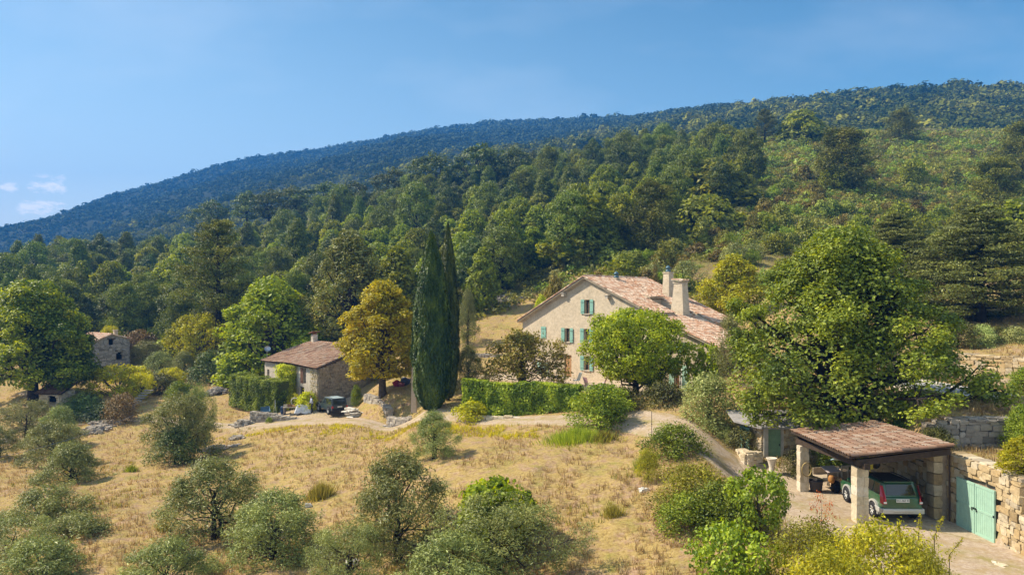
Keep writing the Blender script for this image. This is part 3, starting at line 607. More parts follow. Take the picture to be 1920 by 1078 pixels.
for q, (nm, lmn) in enumerate((('maquis', 'scrub'), ('broom_thicket', 'broom'), ('russet_undergrowth', 'brown'))):
    sel = rest[(kinds[rest] % 3) == (0, 1, 2)[q]] if q < 2 else rest[((kinds[rest] % 3) == 2)]
    if q == 2: sel = sel[::2]
    if q == 0: sel = np.concatenate([sel, rest[((kinds[rest] % 3) == 2)][1::2]])
    scatter_mass(nm, np.stack([xs[sel], Yv[sel], zs[sel]+.15*size[sel]], -1), size[sel]*1.05, 70+q, 120, LM[lmn], .17, .5, .75)
# low leafy undergrowth in the wood's edge and on the banks
rg = np.random.default_rng(10); n = 5200; Yv = rg.uniform(86, 190, n); pv_ = rg.uniform(-60, 1500, n); xs = (pv_-CX)/F*Yv
ok = forest_mask(xs, Yv) > .02; xs, Yv = xs[ok], Yv[ok]
scatter_mass('forest_undergrowth', np.stack([xs, Yv, G(xs, Yv)+.2], -1), rg.uniform(.5, 1.4, len(xs)), 90, 50, LM['scrub'], .24, .55, .8)
# ------------------------------------------------------------------ masonry and roofs
_c = np.array([[x, y, z] for x in (-1, 0, 1) for y in (-1, 0, 1) for z in (-1, 0, 1) if (x, y, z) != (0, 0, 0)], float)
_id = {tuple(int(q) for q in v): i for i, v in enumerate(_c)}
_q = []
for ax in range(3):
    for sg in (-1, 1):
        b, c = [(1, 2), (2, 0), (0, 1)][ax]
        for s in (-1, 0):
            for t_ in (-1, 0):
                q = []
                for ds, dt in ((0, 0), (1, 0), (1, 1), (0, 1)):
                    v = [0, 0, 0]; v[ax] = sg; v[b] = s+ds; v[c] = t_+dt; q.append(_id[tuple(v)])
                _q.append(q if sg > 0 else q[::-1])
_q = np.array(_q); _nz = np.abs(_c).sum(1); _c = _c*np.where(_nz == 1, 1.0, np.where(_nz == 2, .975, .93))[:, None]
def blocks(m, C, D, A, rg, tone=None, jit=.07, mi=0):
    """rough stones: centres C, half sizes D, yaw A"""
    n = len(C); V = _c[None]+rg.normal(0, jit, (n, 26, 3)); V = V*D[:, None]
    ca, sa = np.cos(A)[:, None], np.sin(A)[:, None]
    X = V[..., 0]*ca-V[..., 1]*sa; Y = V[..., 0]*sa+V[..., 1]*ca; V = np.stack([X, Y, V[..., 2]], -1)+C[:, None]
    tone = rg.uniform(0, 1, n) if tone is None else tone
    m.add(V.reshape(-1, 3), (_q[None]+26*np.arange(n)[:, None, None]).reshape(-1, 4), np.repeat(tone, 24), mi)
def stone_face(m, rg, a, b, z0, z1, depth=.12, sw=.34, sh=.2, holes=(), top=None, out=None, jit=.07, tone=None):
    """courses of stones over the vertical face from a to b (x, y), left to right as seen from outside"""
    a, b = np.array(a, float), np.array(b, float); Lw = np.linalg.norm(b-a); d = (b-a)/Lw; nrm = np.array([d[1], -d[0]]); C = []; D = []
    z = z0
    while z < z1-.03:
        h = min(sh*rg.uniform(.6, 1.45), z1-z); s = -rg.uniform(0, .2)
        while s < Lw:
            w = sw*rg.uniform(.5, 1.6); s1 = min(s+w, Lw); s0 = max(s, 0)
            if s1-s0 > .05:
                sc = (s0+s1)/2; zc = z+h/2; zt = top(sc) if top else z1
                if zc < zt and not any(sc > h0-.02 and sc < h1+.02 and zc > k0 and zc < k1 for h0, h1, k0, k1 in holes):
                    hz_ = min(h, (zt-z)*1.05); dd = depth*rg.uniform(.7, 1.25)
                    p = a+d*sc+nrm*(dd*.32); C.append([p[0], p[1], z+hz_/2+rg.normal(0, .015)]); D.append([(s1-s0)/2*.97, dd, hz_/2*1.0])
            s += w
        z += h
    C, D = np.array(C), np.array(D); blocks(m, C, D, np.full(len(C), math.atan2(d[1], d[0])), rg, tone, jit)
def drywall(name, path, label, cat='stone wall', h=1.0, th=.5, seed=1, matl=None, sw=.4, sh=.22, zfun=None, top=None, coping=None, group=None, jmat=None, both=False, ends=True, core=.04, hh=None):
    """a free-standing or retaining wall: core plus individually shaped stones in one mesh; path = [(x, y, zbottom, ztop)]"""
    rg = np.random.default_rng(seed); m = MB(); core_m = MB()
    for (x0, y0, zb0, zt0), (x1, y1, zb1, zt1) in zip(path[:-1], path[1:]):
        a, b = np.array([x0, y0]), np.array([x1, y1]); Lw = np.linalg.norm(b-a); d = (b-a)/Lw; nr = np.array([d[1], -d[0]]); zb = min(zb0, zb1)-.15
        tf = lambda s, zt0=zt0, zt1=zt1, Lw=Lw: zt0+(zt1-zt0)*s/Lw
        stone_face(m, rg, a, b, zb, max(zt0, zt1), .11, sw, sh, top=tf)
        if both: stone_face(m, rg, b-nr*th, a-nr*th, zb, max(zt0, zt1), .11, sw, sh, top=lambda s, tf=tf, Lw=Lw: tf(Lw-s))
        V = [];
        for q, zt in ((a, zt0), (b, zt1)):
            for o in (-core, -th+core): V += [[*(q+nr*o), zb], [*(q+nr*o), zt-core]]
        core_m.add(V, [[0, 1, 5, 4], [2, 6, 7, 3], [1, 3, 7, 5], [0, 2, 3, 1], [4, 5, 7, 6]], .3, 1)
        # coping stones
        n = int(Lw/(sw*1.15))+1; s = (np.arange(n)+.5)/n; C = a[None]*(1-s)[:, None]+b[None]*s[:, None]-nr*th/2
        zz = zt0+(zt1-zt0)*s
        blocks(m, np.column_stack([C, zz+rg.uniform(-.03, .04, n)]), np.column_stack([np.full(n, Lw/n/2*.97), np.full(n, th/2+.04), rg.uniform(.05, .09, n) if coping is None else np.full(n, coping)]), np.full(n, math.atan2(d[1], d[0])), rg, jit=.08)
        if ends:
            for q, zt, sg in ((a, zt0, -1), (b, zt1, 1)):
                k = max(2, int((zt-zb)/sh)); zs_ = zb+(np.arange(k)+.5)/k*(zt-zb)
                blocks(m, np.column_stack([np.full(k, (q-nr*th/2)[0]), np.full(k, (q-nr*th/2)[1]), zs_]), np.column_stack([rg.uniform(.1, .16, k), np.full(k, th/2), np.full(k, (zt-zb)/k/2*.98)]), np.full(k, math.atan2(d[1], d[0])), rg)
    for v, f, t_, mi in zip(core_m.v, core_m.f, core_m.t, core_m.m): m.v.append(v); m.f.append(f+m.n); m.t.append(t_); m.m.append(mi); m.n += len(v)
    return tag(m.build(name, [matl or STONE, jmat or DMORTAR]), label, cat, group)
def tiles(m, rg, O, a, d, Lw, D, w=.22, step=.36, r=.098, skip=None, k=5, sag=0.0, lift=.035):
    """canal tiles: a = along the eave, d = down the slope (unit vectors), O = top corner"""
    O, a, d = (np.asarray(q, float) for q in (O, a, d)); nrm = np.cross(a, d); nrm = nrm if nrm[2] > 0 else -nrm
    nc, nr = int(Lw/w), int(round(D/step)); step = D/nr; I, J = np.meshgrid(np.arange(nc), np.arange(nr)); I, J = I.ravel(), J.ravel()
    if skip is not None:
        P0 = O+a*((I+.5)*w)[:, None]+d*((J+.5)*step)[:, None]; kp = ~skip(P0); I, J = I[kp], J[kp]
    n = len(I); th = np.linspace(0, math.pi, k); s0, s1 = J*step-.01, (J+1)*step+.05; jx = rg.normal(0, .008, n); jz = rg.normal(0, .007, n)
    und = sag*np.sin(I*.11+1)*np.sin(J*.23+.5)
    out = []
    for s, rr, li in ((s0, r*.86, 0.0), (s1, r, lift)):
        p = O+a*((I+.5)*w+jx)[:, None]+d*s[:, None]+nrm*(li+jz+und)[:, None]
        out.append(p[:, None]+a*(rr*np.cos(th))[None, :, None]+nrm*(rr*.95*np.sin(th))[None, :, None])
    V = np.stack(out, 1).reshape(n, 2*k, 3); q = np.arange(k-1); f = np.stack([q, q+1, q+k+1, q+k], -1)
    tone = (rg.uniform(0, 1, n)*.62+hash2(I, I*0+3.)*.38+.0)%1
    m.add(V.reshape(-1, 3), (f[None]+2*k*np.arange(n)[:, None, None]).reshape(-1, 4), np.repeat(tone, k-1))
    # butt ends, so that the row steps read as thickness
    E = V[:, k:]; m.add(np.concatenate([E, E-nrm*.0+(-nrm*.02)[None, None]-d*.004], 1).reshape(-1, 3), (f[None]+2*k*np.arange(n)[:, None, None]).reshape(-1, 4), np.repeat(np.clip(tone*.9, 0, 1), k-1))
def slab(m, O, a, d, Lw, D, th, tone=.5, mi=0, drop=.02):
    O, a, d = (np.asarray(q, float) for q in (O, a, d)); nrm = np.cross(a, d); nrm = nrm if nrm[2] > 0 else -nrm; O = O-nrm*drop
    V = [O, O+a*Lw, O+a*Lw+d*D, O+d*D]; V = V+[q-nrm*th for q in V]
    m.add(V, [[0, 1, 2, 3], [7, 6, 5, 4], [0, 4, 5, 1], [1, 5, 6, 2], [2, 6, 7, 3], [3, 7, 4, 0]], tone, mi)
def ridge_tiles(m, rg, A, B, r=.13, step=.4):
    A, B = np.asarray(A, float), np.asarray(B, float); Lr = np.linalg.norm(B-A); n = int(Lr/step); d = (B-A)/Lr; s = np.cross(d, [0, 0, 1.]); s /= np.linalg.norm(s); u = np.cross(s, d)
    th = np.linspace(-.25, math.pi+.25, 7)
    for i in range(n):
        ring = []
        for q, rr in ((i*step, r*.9), ((i+1)*step+.04, r)):
            p = A+d*q; ring.append(p+s*(rr*np.cos(th))[:, None]+u*(rr*np.sin(th))[:, None]+u*(.02 if rr == r else 0))
        m.add(np.concatenate(ring), [[j, j+1, j+8, j+7] for j in range(6)], rg.uniform())
def boolean_cut(o, boxes):
    """cut true openings; boxes = (x0, x1, y0, y1, z0, z1) in the object's own frame"""
    c = MB()
    for x0, x1, y0, y1, z0, z1 in boxes: c.box(((x0+x1)/2, (y0+y1)/2, (z0+z1)/2), (x1-x0, y1-y0, z1-z0))
    co_ = c.build('cutter', DARK); co_.matrix_world = o.matrix_world
    par = o.parent; o.parent = None; co_.location = (0, 0, 0); o.location = (0, 0, 0)
    md = o.modifiers.new('b', 'BOOLEAN'); md.operation = 'DIFFERENCE'; md.solver = 'EXACT'; md.object = co_
    dg = bpy.context.evaluated_depsgraph_get(); me = bpy.data.meshes.new_from_object(o.evaluated_get(dg)); o.modifiers.clear(); o.data = me
    bpy.data.objects.remove(co_); o.parent = par
def window(par, x, y, z, w, h, ny=-1, frame=FRAMEW, glass=GLASS, bars=(1, 2), name='window', depth=.05, rz=0.0, fw=.06):
    """x, z = centre; the pane sits at depth y facing ny along y"""
    m = MB(); m.box((0, 0, h/2-fw/2), (w, depth, fw)); m.box((0, 0, -h/2+fw/2), (w, depth, fw))
    for s in (-1, 1): m.box((s*(w/2-fw/2), 0, 0), (fw, depth, h-2*fw-.002))
    for i in range(1, bars[0]+1): m.box((-w/2+w*i/(bars[0]+1), 0, 0), (fw*.9, depth*.9, h-2*fw-.002))
    for i in range(1, bars[1]+1): m.box((0, 0, -h/2+h*i/(bars[1]+1)), (w-2*fw-.002, depth*.7, fw*.4))
    f = m.build(name, frame, par); f.location = (x, y, z); f.rotation_euler = (0, 0, rz)
    g_ = MB(); g_.box((0, 0, 0), (w-2*fw, .012, h-2*fw)); p = g_.build('pane', glass, f); p.location = (0, .008*-ny, 0); return f
def shutter(par, x, y, z, w, h, ny=-1, matl=None, rz=0.0, battens=True):
    m = MB(); n = max(2, int(w/.13))
    for i in range(n): m.box((-w/2+w*(i+.5)/n, 0, 0), (w/n-.008, .035, h))
    if battens:
        for q in (-.32, .32): m.box((0, ny*.03, q*h), (w*.94, .03, .09))
        m.box((0, ny*.048, .32*h), (w*.5, .008, .025), mi=1)
    s = m.build('shutter', [matl or TEAL, BLACK], par); s.location = (x, y, z); s.rotation_euler = (0, 0, rz); return s
# ------------------------------------------------------------------ farmhouse
HRZ = math.atan2(HU[1], HU[0])
H = tag(empty('farmhouse', (HO[0], HO[1], TZ), HRZ), 'large stucco farmhouse with pink tiled gable roof and teal shutters', 'house')
def hu(px): k = (px-CX)/F; return (k*66-7.22)/(.62+.785*k)
def hz_(py, u): return (HY-py)/F*(66-.785*u)-TZ
zA = lambda u: 9.86-.41*u if u > 0 else 9.86+.435*u
ZB0, SB = 6.13, .362
zB = lambda u: ZB0-SB*(u-8.5)
D_ = 9.0; T_ = .45
op = []   # openings x0, x1, z0, z1
def opn(pxa, pxb, pya, pyb): 
    a, b = hu(pxa), hu(pxb); uc = (a+b)/2; return (a, b, hz_(pyb, uc), hz_(pya, uc))
attic = opn(1096.5, 1106.5, 562, 588); f1a = opn(1059.5, 1069, 615.5, 641); f1b = opn(1095.5, 1106, 616.5, 642); g1_ = opn(1095.5, 1106, 668, 694)
door = opn(1058, 1071.5, 665.5, 707); door = (door[0], door[1], 0.02, door[3]); frd = opn(1265.5, 1279, 684, 732); frd = (frd[0], frd[1], .02, frd[3])
upx = opn(1262, 1269, 643, 659); sec = opn(1015, 1024, 614, 632); ga = opn(1008, 1029, 680, 705); ga = (ga[0], ga[1], .02, ga[3])
hid1 = (5.2, 6.0, f1b[2]-.1, f1b[3]-.1); hid2 = (8.3, 9.1, f1b[2]-.2, f1b[3]-.2); hid3 = (5.4, 6.3, .9, 2.1)
m = MB(); m.prism([(-9.8, -1.2), (15, -2.2), (15, zB(15)), (8.5, zB(8.5)), (8.5, zA(8.5)), (0, zA(0)), (-9.8, zA(-9.8))], 0, T_)
fw_ = m.build('front_wall', STUC, H); boolean_cut(fw_, [(a, b, -.3, T_+.3, c, d) for a, b, c, d in (attic, f1a, f1b, g1_, door, frd, upx, hid1, hid2, hid3)])
m = MB(); m.prism([(-9.8, -1.2), (10.3, -1.2), (10.3, zA(10.3)), (0, zA(0)), (-9.8, zA(-9.8))], D_-T_, D_); m.build('rear_wall', STUC, H)
def sidewall(name, x0, x1, y0, y1, z1):
    m = MB(); m.box(((x0+x1)/2, (y0+y1)/2, (z1-1.2)/2), (x1-x0, y1-y0, z1+1.2)); return m.build(name, STUC, H)
sidewall('side_wall', -9.8, -9.35, T_+.003, D_-T_-.003, zA(-9.8)-.03)
sidewall('side_wall', 14.55, 15, T_+.003, 5.5, zB(15)-.03)
sidewall('side_wall', 9.85, 10.3, 5.9, D_-T_-.003, zA(10.3)-.05)
m = MB(); m.prism([(9.8, -1.2), (15, -1.2), (15, zB(15)-.02), (9.8, zB(9.8)-.02)], 5.503, 5.9); m.prism([(8.5, 5.2), (8.55, zA(8.5)-.02), (10.3, zA(10.3)-.02), (10.3, 5.0)], 5.45, 5.5); m.build('extension_wall', STUC, H)
# roof: base slabs in render colour, clay tiles above
rg = np.random.default_rng(41); m = MB(); OH = .42
nA = 1/math.hypot(1, .41); nL = 1/math.hypot(1, .435); nB = 1/math.hypot(1, SB)
dA = np.array([nA, 0, -.41*nA]); dL = np.array([-nL, 0, -.435*nL]); dB = np.array([nB, 0, -SB*nB]); ay = np.array([0, 1., 0])
NU0, NU1, NV0, NV1 = 5.3, 8.45, 2.7, 4.6        # roof notch
notch = lambda p: (p[:, 0] > NU0) & (p[:, 1] > NV0) & (p[:, 1] < NV1)
slab(m, (0, -OH, 9.86+.10), ay, dL, D_+.5, (9.8+.45)/nL, .14, mi=1)
# right main: split round the notch and where the lower extension roof begins
slab(m, (0, -OH, 9.96), ay, dA, D_+.5, NU0/nA, .14, mi=1)
p1 = np.array([NU0, -OH, 9.96-.41*NU0]); slab(m, p1, ay, dA, NV0+OH, (8.5-NU0)/nA, .14, mi=1)
slab(m, (NU0, NV1, 9.96-.41*NU0), ay, dA, 5.5-NV1, (8.5-NU0)/nA, .14, mi=1)
slab(m, (NU0, 5.503, 9.96-.41*NU0), ay, dA, D_+.08-5.503, (10.75-NU0)/nA, .14, mi=1)
tiles(m, rg, (0, -OH, 9.97), ay, dL, D_+.5, (9.8+.5)/nL)
tiles(m, rg, (0, -OH, 9.97), ay, dA, 5.5+OH, 8.5/nA, skip=notch)
tiles(m, rg, (0, 5.5, 9.97), ay, dA, D_+.08-5.5, 10.8/nA)
slab(m, (8.2, -OH, ZB0+.11+.3*SB), ay, dB, 5.48+OH, (15.45-8.2)/nB, .14, mi=1)
tiles(m, rg, (8.3, -OH, ZB0+.12+.2*SB), ay, dB, 5.48+OH, (15.5-8.3)/nB)
ridge_tiles(m, rg, (0, -OH-.02, 10.02), (0, D_+.1, 10.0))
# verge tiles along the rakes, two rows of mortared tile ends below the roof edge
for (O, d, L2) in (((0, 0, 9.98), dL, 10.3/nL), ((0, 0, 9.98), dA, 8.5/nA), ((8.3, 0, ZB0+.14+.2*SB), dB, 7.2/nB)):
    O = np.array(O, float)
    for k_ in range(int(L2/.34)):
        a_ = O+d*(k_*.34)+np.array([0, -OH-.04, .01]); ridge_tiles(m, rg, a_, a_+d*.345, .085, .33)
roof = m.build('roof', [TILE, STUC], H)
m = MB(); 
for (O, d, L2, off) in (((0, 0, 9.86), dL, 9.9/nL, 0), ((0, 0, 9.86), dA, 8.5/nA, 0), ((8.5, 0, ZB0), dB, 6.6/nB, 0)):
    O = np.array(O, float); nrm = np.cross(ay, d); nrm = nrm if nrm[2] > 0 else -nrm
    for row, (dep, dz) in enumerate(((.13, -.20), (.26, -.11))):
        slab(m, O+nrm*(dz+.12)+np.array([0, -dep, 0]), ay, d, dep, L2, .075)
m.build('cornice', STUC2, roof)
# notch: floor and rendered cheeks
m = MB(); zf = 9.86-.41*NU1-.1
m.box(((NU0+NU1)/2, (NV0+NV1)/2, zf-.05), (NU1-NU0, NV1-NV0, .1))
m.prism([(NU0, zf), (NU1+.2, zf), (NU1+.2, 9.93-.41*(NU1+.2)), (NU0, 9.93-.41*NU0)], NV1+.002, NV1+.2)
m.prism([(NU0, zf), (NU1, zf), (NU1, 9.9-.41*NU1), (NU0, 9.9-.41*NU0)], NV0-.2, NV0-.002)
m.box((NU0-.1, (NV0+NV1)/2, (zf+9.86-.41*NU0)/2), (.19, NV1-NV0+.3, 9.86-.41*NU0-zf)); m.build('roof_terrace', STUC2, roof)
m = MB(); c_ = np.array([NU0-.75, NV0-.1, 9.86-.41*(NU0-.75)+.22]); slab(m, c_, ay, np.array([.97, 0, -.22]), NV1-NV0+.2, 1.15, .1, mi=1); tiles(m, rg, c_+np.array([0, 0, .01]), ay, np.array([.97, 0, -.22]), NV1-NV0+.2, 1.2); m.build('small_roof', [TILE, STUC], roof)
# gable brackets: purlin ends wrapped in tile
for px, py in ((1060, 553), (1142, 557)):
    u = hu(px); m = MB(); m.box((0, -.20, 0), (.34, .40, .26)); m.box((0, -.23, .16), (.5, .46, .06)); b_ = m.build('purlin_bracket', STUC2, H); b_.location = (u, 0, hz_(py, u))
# chimneys
def chimney(name, u, v, w, d, h, tw, td, cap='tiles', zoff=0, label=None):
    z0 = 9.86-.41*u-.5; m = MB(); z1 = 9.86-.41*u+h
    V = []
    for z, a, b in ((z0, w, d), (z0+.75, w, d), (z1, tw, td)):
        for sx, sy in ((-1, -1), (1, -1), (1, 1), (-1, 1)): V.append([sx*a/2+((w-a)*.12), sy*b/2, z])
    f = [[0, 1, 5, 4], [1, 2, 6, 5], [2, 3, 7, 6], [3, 0, 4, 7], [4, 5, 9, 8], [5, 6, 10, 9], [6, 7, 11, 10], [7, 4, 8, 11], [8, 9, 10, 11]]
    m.add(V, f); m.box((0, 0, z1+.06), (tw+.12, td+.12, .11)); c = m.build('chimney', STUC, roof); c.location = (u, v, 0)
    if cap == 'tiles':
        m = MB(); r2 = np.random.default_rng(3); 
        for sx in (-1, 1):
            for sy in (-1, 1): m.box((sx*(tw/2-.08), sy*(td/2-.08), z1+.2), (.14, .14, .17), mi=1)
        O = np.array([-tw/2-.16, -td/2-.16, z1+.36]); slab(m, O, ay, np.array([.985, 0, -.12]), td+.32, tw+.32, .07, mi=1); tiles(m, r2, O+np.array([0, 0, .01]), ay, np.array([.985, 0, -.12]), td+.32, tw+.34)
        m.build('chimney_cap', [TILE, STUC], c)
    else:
        m = MB(); m.lathe([[.01, z1+.1], [.27, z1+.11], [.25, z1+.3], [.14, z1+.36], [.2, z1+.42], [.28, z1+.5], [.2, z1+.62], [.1, z1+.75], [.01, z1+.78]], k=16); m.build('cowl', COWL, c, True)
    return c
chimney('c', 8.0, 4.02, 1.35, .95, 2.6, .9, .78)
chimney('c', 4.55, 6.6, .85, .8, 2.3, .68, .66, 'cowl')
chimney('c', .7, 3.4, .5, .5, .2, .45, .45, 'cowl')
# doors, windows, shutters
def win(o, bars=(1, 2), shut='both', name='window', sw=.46):
    a, b, c, d = o; window(H, (a+b)/2, .22, (c+d)/2, b-a, d-c, bars=bars)
    m = MB(); m.box(((a+b)/2, -.04, c-.045), (b-a+.16, .16, .07)); m.build('window_sill', STUC2, H)
    if shut in ('both', 'left'): shutter(H, a-sw/2-.02, -.075, (c+d)/2, sw, d-c+.06, rz=.06)
    if shut in ('both', 'right'): shutter(H, b+sw/2+.02, -.075, (c+d)/2, sw, d-c+.06, rz=-.06)
for o in (attic, f1a, f1b, g1_, hid1, hid2, hid3): win(o)
window(H, (upx[0]+upx[1])/2, .22, (upx[2]+upx[3])/2, upx[1]-upx[0], upx[3]-upx[2]); shutter(H, upx[1]+.5, -.07, (upx[2]+upx[3])/2, .95, upx[3]-upx[2]+.1); shutter(H, upx[0]-.4, -.07, (upx[2]+upx[3])/2, .7, upx[3]-upx[2]+.1)
a, b, c, d = sec; shutter(H, (a+b)/2, -.05, (c+d)/2, b-a, d-c+.2)
a, b, c, d = ga
for s in (0, 1): q = shutter(H, a+(b-a)*(.25+.5*s), -.05, (c+d)/2, (b-a)/2-.02, d-c, matl=TEAL2); q.name = 'barn_door'
a, b, c, d = door; m = MB()
for i in range(2):
    x0 = a+(b-a)*(i+.5)/2; m.box((x0, .18, (c+d)/2), ((b-a)/2-.01, .06, d-c))
    for zc, hh in ((.25, .42), (.70, .38)): m.box((x0, .14, c+(d-c)*zc), ((b-a)/2-.16, .03, (d-c)*hh))
dd = m.build('front_door', WOOD, H); m = MB(); m.lathe([[.0, -.05], [.03, -.04], [.03, .04], [.0, .05]], ((a+b)/2+.06, .10, 1.0), 8, axis='y'); m.build('door_handle', METAL, dd)
m = MB(); m.box(((a+b)/2, -.25, -.03), (b-a+.5, .5, .1)); m.build('door_step', CONC, H)
a, b, c, d = frd; window(H, a+(b-a)*.72, .2, (c+d)/2, (b-a)*.5, d-c, bars=(1, 4), name='glazed_door', frame=WHITE); 
m = MB(); m.box((a+(b-a)*.2, .2, (c+d)/2), ((b-a)*.38, .07, d-c)); m.box((a+(b-a)*.2, .15, (c+d)/2), ((b-a)*.2, .03, (d-c)*.8)); m.build('inner_shutter', WOOD, H)
shutter(H, a-.3, -.08, (c+d)/2, .5, d-c, matl=TEAL2, rz=.08); shutter(H, b+.33, -.08, (c+d)/2, .58, d-c, matl=TEAL2, rz=-.08)
m = MB(); m.box((0, 3.5, 2.6), (19, .1, 5.4)); m.box((11.7, 2.5, 2.2), (5.4, .1, 4.4)); m.box((0, 3.5, 6.2), (10, .1, 1.8)); m.build('dark_interior', DARK, H)   # near-black sheets behind the windows, room shade put into their colour
m = MB(); m.tube([[14.6, -.1, 0], [14.6, -.1, zB(14.6)-.2]], .045, 8); m.build('downpipe', METAL, H)
# stone steps from the terrace down to the track
def loc_h(u, v, z=0): return (HO[0]+u*HU[0]+v*HV[0], HO[1]+u*HU[1]+v*HV[1], TZ+z)
m = MB()
for i in range(6): m.box((0, -i*.34, -.10-i*.17), (1.5, .36, .2))
st = m.build('stone_steps', CONC); st.location = loc_h(13.9, -5.2); st.rotation_euler = (0, 0, HRZ+.6); tag(st, 'short flight of stone steps below the glazed door', 'steps')
# ------------------------------------------------------------------ cottage
CA = np.array([-20.65, 73.0]); CG = -10.85; crz = math.atan2(-.74, .673)      # x axis along the eave, towards the near corner
C_ = tag(empty('cottage', (CA[0], CA[1], CG), crz), 'small old cottage of rendered stone under a low red tiled roof', 'house')
# local: near corner at (0,0), front eave runs to x=-14.3, gable runs to +y
LC, WC, EH, RH = 14.3, 9.6, 4.35, 6.25; RY = 6.2
rg = np.random.default_rng(51)
m = MB(); m.box((-LC/2, .2, EH/2-.5), (LC, .4, EH+1)); fr = m.build('front_wall', STUC2, C_)
cw = [(-13.6, -12.9, 2.3, 3.25), (-10.9, -10.3, 3.1, 3.85), (-3.9, -3.1, 2.35, 4.05), (-4.6, -3.5, .02, 1.95)]
boolean_cut(fr, [(a, b, -.3, .8, c, d) for a, b, c, d in cw])
m = MB(); P_ = [(0.0, -1.0), (WC, -1.0), (WC, EH), (RY, RH), (0, EH)]
m.prism(P_, -.4, 0, mi=1); m.v = [np.stack([v[:, 1], v[:, 0], v[:, 2]], -1) for v in m.v]; m.f = [f[:, ::-1] for f in m.f]
def ctop(s): return EH-.1+(RH-EH)*min(s/RY, 1) if s < RY else RH-.1-(RH-EH)*(s-RY)/(WC-RY)
stone_face(m, rg, (0.02, 0.05), (0.02, WC), -.6, RH, .1, .36, .2, top=ctop); m.build('gable_wall', [stonemat('gable_stone', [(.22, .18, .13), (.40, .33, .24), (.30, .25, .19), (.36, .28, .19)]), MORTAR], C_)
m = MB(); m.box((-LC+.2, WC/2+.2, EH/2-.5), (.4, WC-.8, EH+1)); m.box((-LC/2-.2, WC-.2, EH/2-.5), (LC-.5, .38, EH+.9)); m.build('rear_wall', STUC2, C_)
m = MB(); sl_ = (RH-EH)/RY; n1 = 1/math.hypot(1, sl_); d1 = np.array([0, -n1, -sl_*n1]); s2 = (RH-EH)/(WC-RY); n2 = 1/math.hypot(1, s2); d2 = np.array([0, n2, -s2*n2]); ax_ = np.array([1., 0, 0])
slab(m, (-LC-.3, RY, RH+.1), ax_, d1, LC+.55, (RY+.35)/n1, .13, mi=1); tiles(m, rg, (-LC-.3, RY, RH+.12), ax_, d1, LC+.6, (RY+.4)/n1, .23, .4, .105, sag=.10)
slab(m, (-LC-.3, RY, RH+.1), ax_, d2, LC+.55, (WC-RY+.3)/n2, .13, mi=1); tiles(m, rg, (-LC-.3, RY, RH+.12), ax_, d2, LC+.6, (WC-RY+.35)/n2, .23, .4, .105, sag=.10)
ridge_tiles(m, rg, (-LC-.3, RY, RH+.16), (.28, RY, RH+.12), .14)
cr_ = m.build('roof', [OTILE, DARKW], C_)
m = MB(); m.box((0, 0, .3), (.62, .62, 1.3)); c = m.build('chimney', STUC2, cr_); c.location = (-13.3, 6.0, RH+.1)
m = MB(); slab(m, (-.55, -.55, 1.18), np.array([0, 1., 0]), np.array([.97, 0, .22]), 1.1, 1.15, .07); 
for sx in (-1, 1): m.box((sx*.2, 0, 1.02), (.12, .5, .2))
m.build('chimney_cap', OTILE, c)
for a, b, c0, d0 in cw[:1]: m = MB(); m.box(((a+b)/2, .3, (c0+d0)/2), (b-a, .04, d0-c0)); m.build('window', DARK, C_)
a, b, c0, d0 = cw[1]; window(C_, (a+b)/2, .2, (c0+d0)/2, b-a, d0-c0, bars=(1, 1))
a, b, c0, d0 = cw[2]; window(C_, (a+b)/2, .25, (c0+d0)/2, b-a, d0-c0, bars=(1, 2)); shutter(C_, a-.1, -.06, (c0+d0)/2, .42, d0-c0, matl=plain('brown_paint', (.20, .10, .06)), rz=.3)
a, b, c0, d0 = cw[3]; m = MB(); m.box(((a+b)/2, .2, (c0+d0)/2), (b-a, .06, d0-c0)); m.build('door', DARKW, C_)
m = MB(); m.box((-LC/2, 3, 2), (LC-1.2, .1, 4)); m.build('dark_interior', DARK, C_)
# satellite dish on the eave corner
m = MB(); q = np.linspace(0, 1, 6); m.lathe(np.stack([q*.38, .14*q*q], -1), k=20); m.lathe(np.stack([q[::-1]*.37, .14*q[::-1]**2+.02], -1), k=20)
ds = MB(); ds.tube([[0, 0, -.2], [0, 0, 1.0], [.1, -.1, 1.1]], .025, 6); Dq = tag(empty('satellite_dish', (CA[0]-.673*13.6-.0, CA[1]+.74*13.6, CG+4.55), 0), 'round pale satellite dish on a pole at the cottage eave', 'dish')
ds.build('mast', METAL, Dq); dd = m.build('reflector', METAL, Dq, True); dd.location = (.1, -.15, 1.15); dd.rotation_euler = (rad(62), 0, rad(25)); m = MB(); m.tube([[0, 0, 0], [0, -.4, .45]], .015, 5); m.box((0, -.42, .47), (.07, .07, .1)); m.build('receiver_arm', METAL, Dq).location = (.1, -.15, .9)
# ------------------------------------------------------------------ old stone house on the left
SA = P(237, 706, 100); SG = -11.3
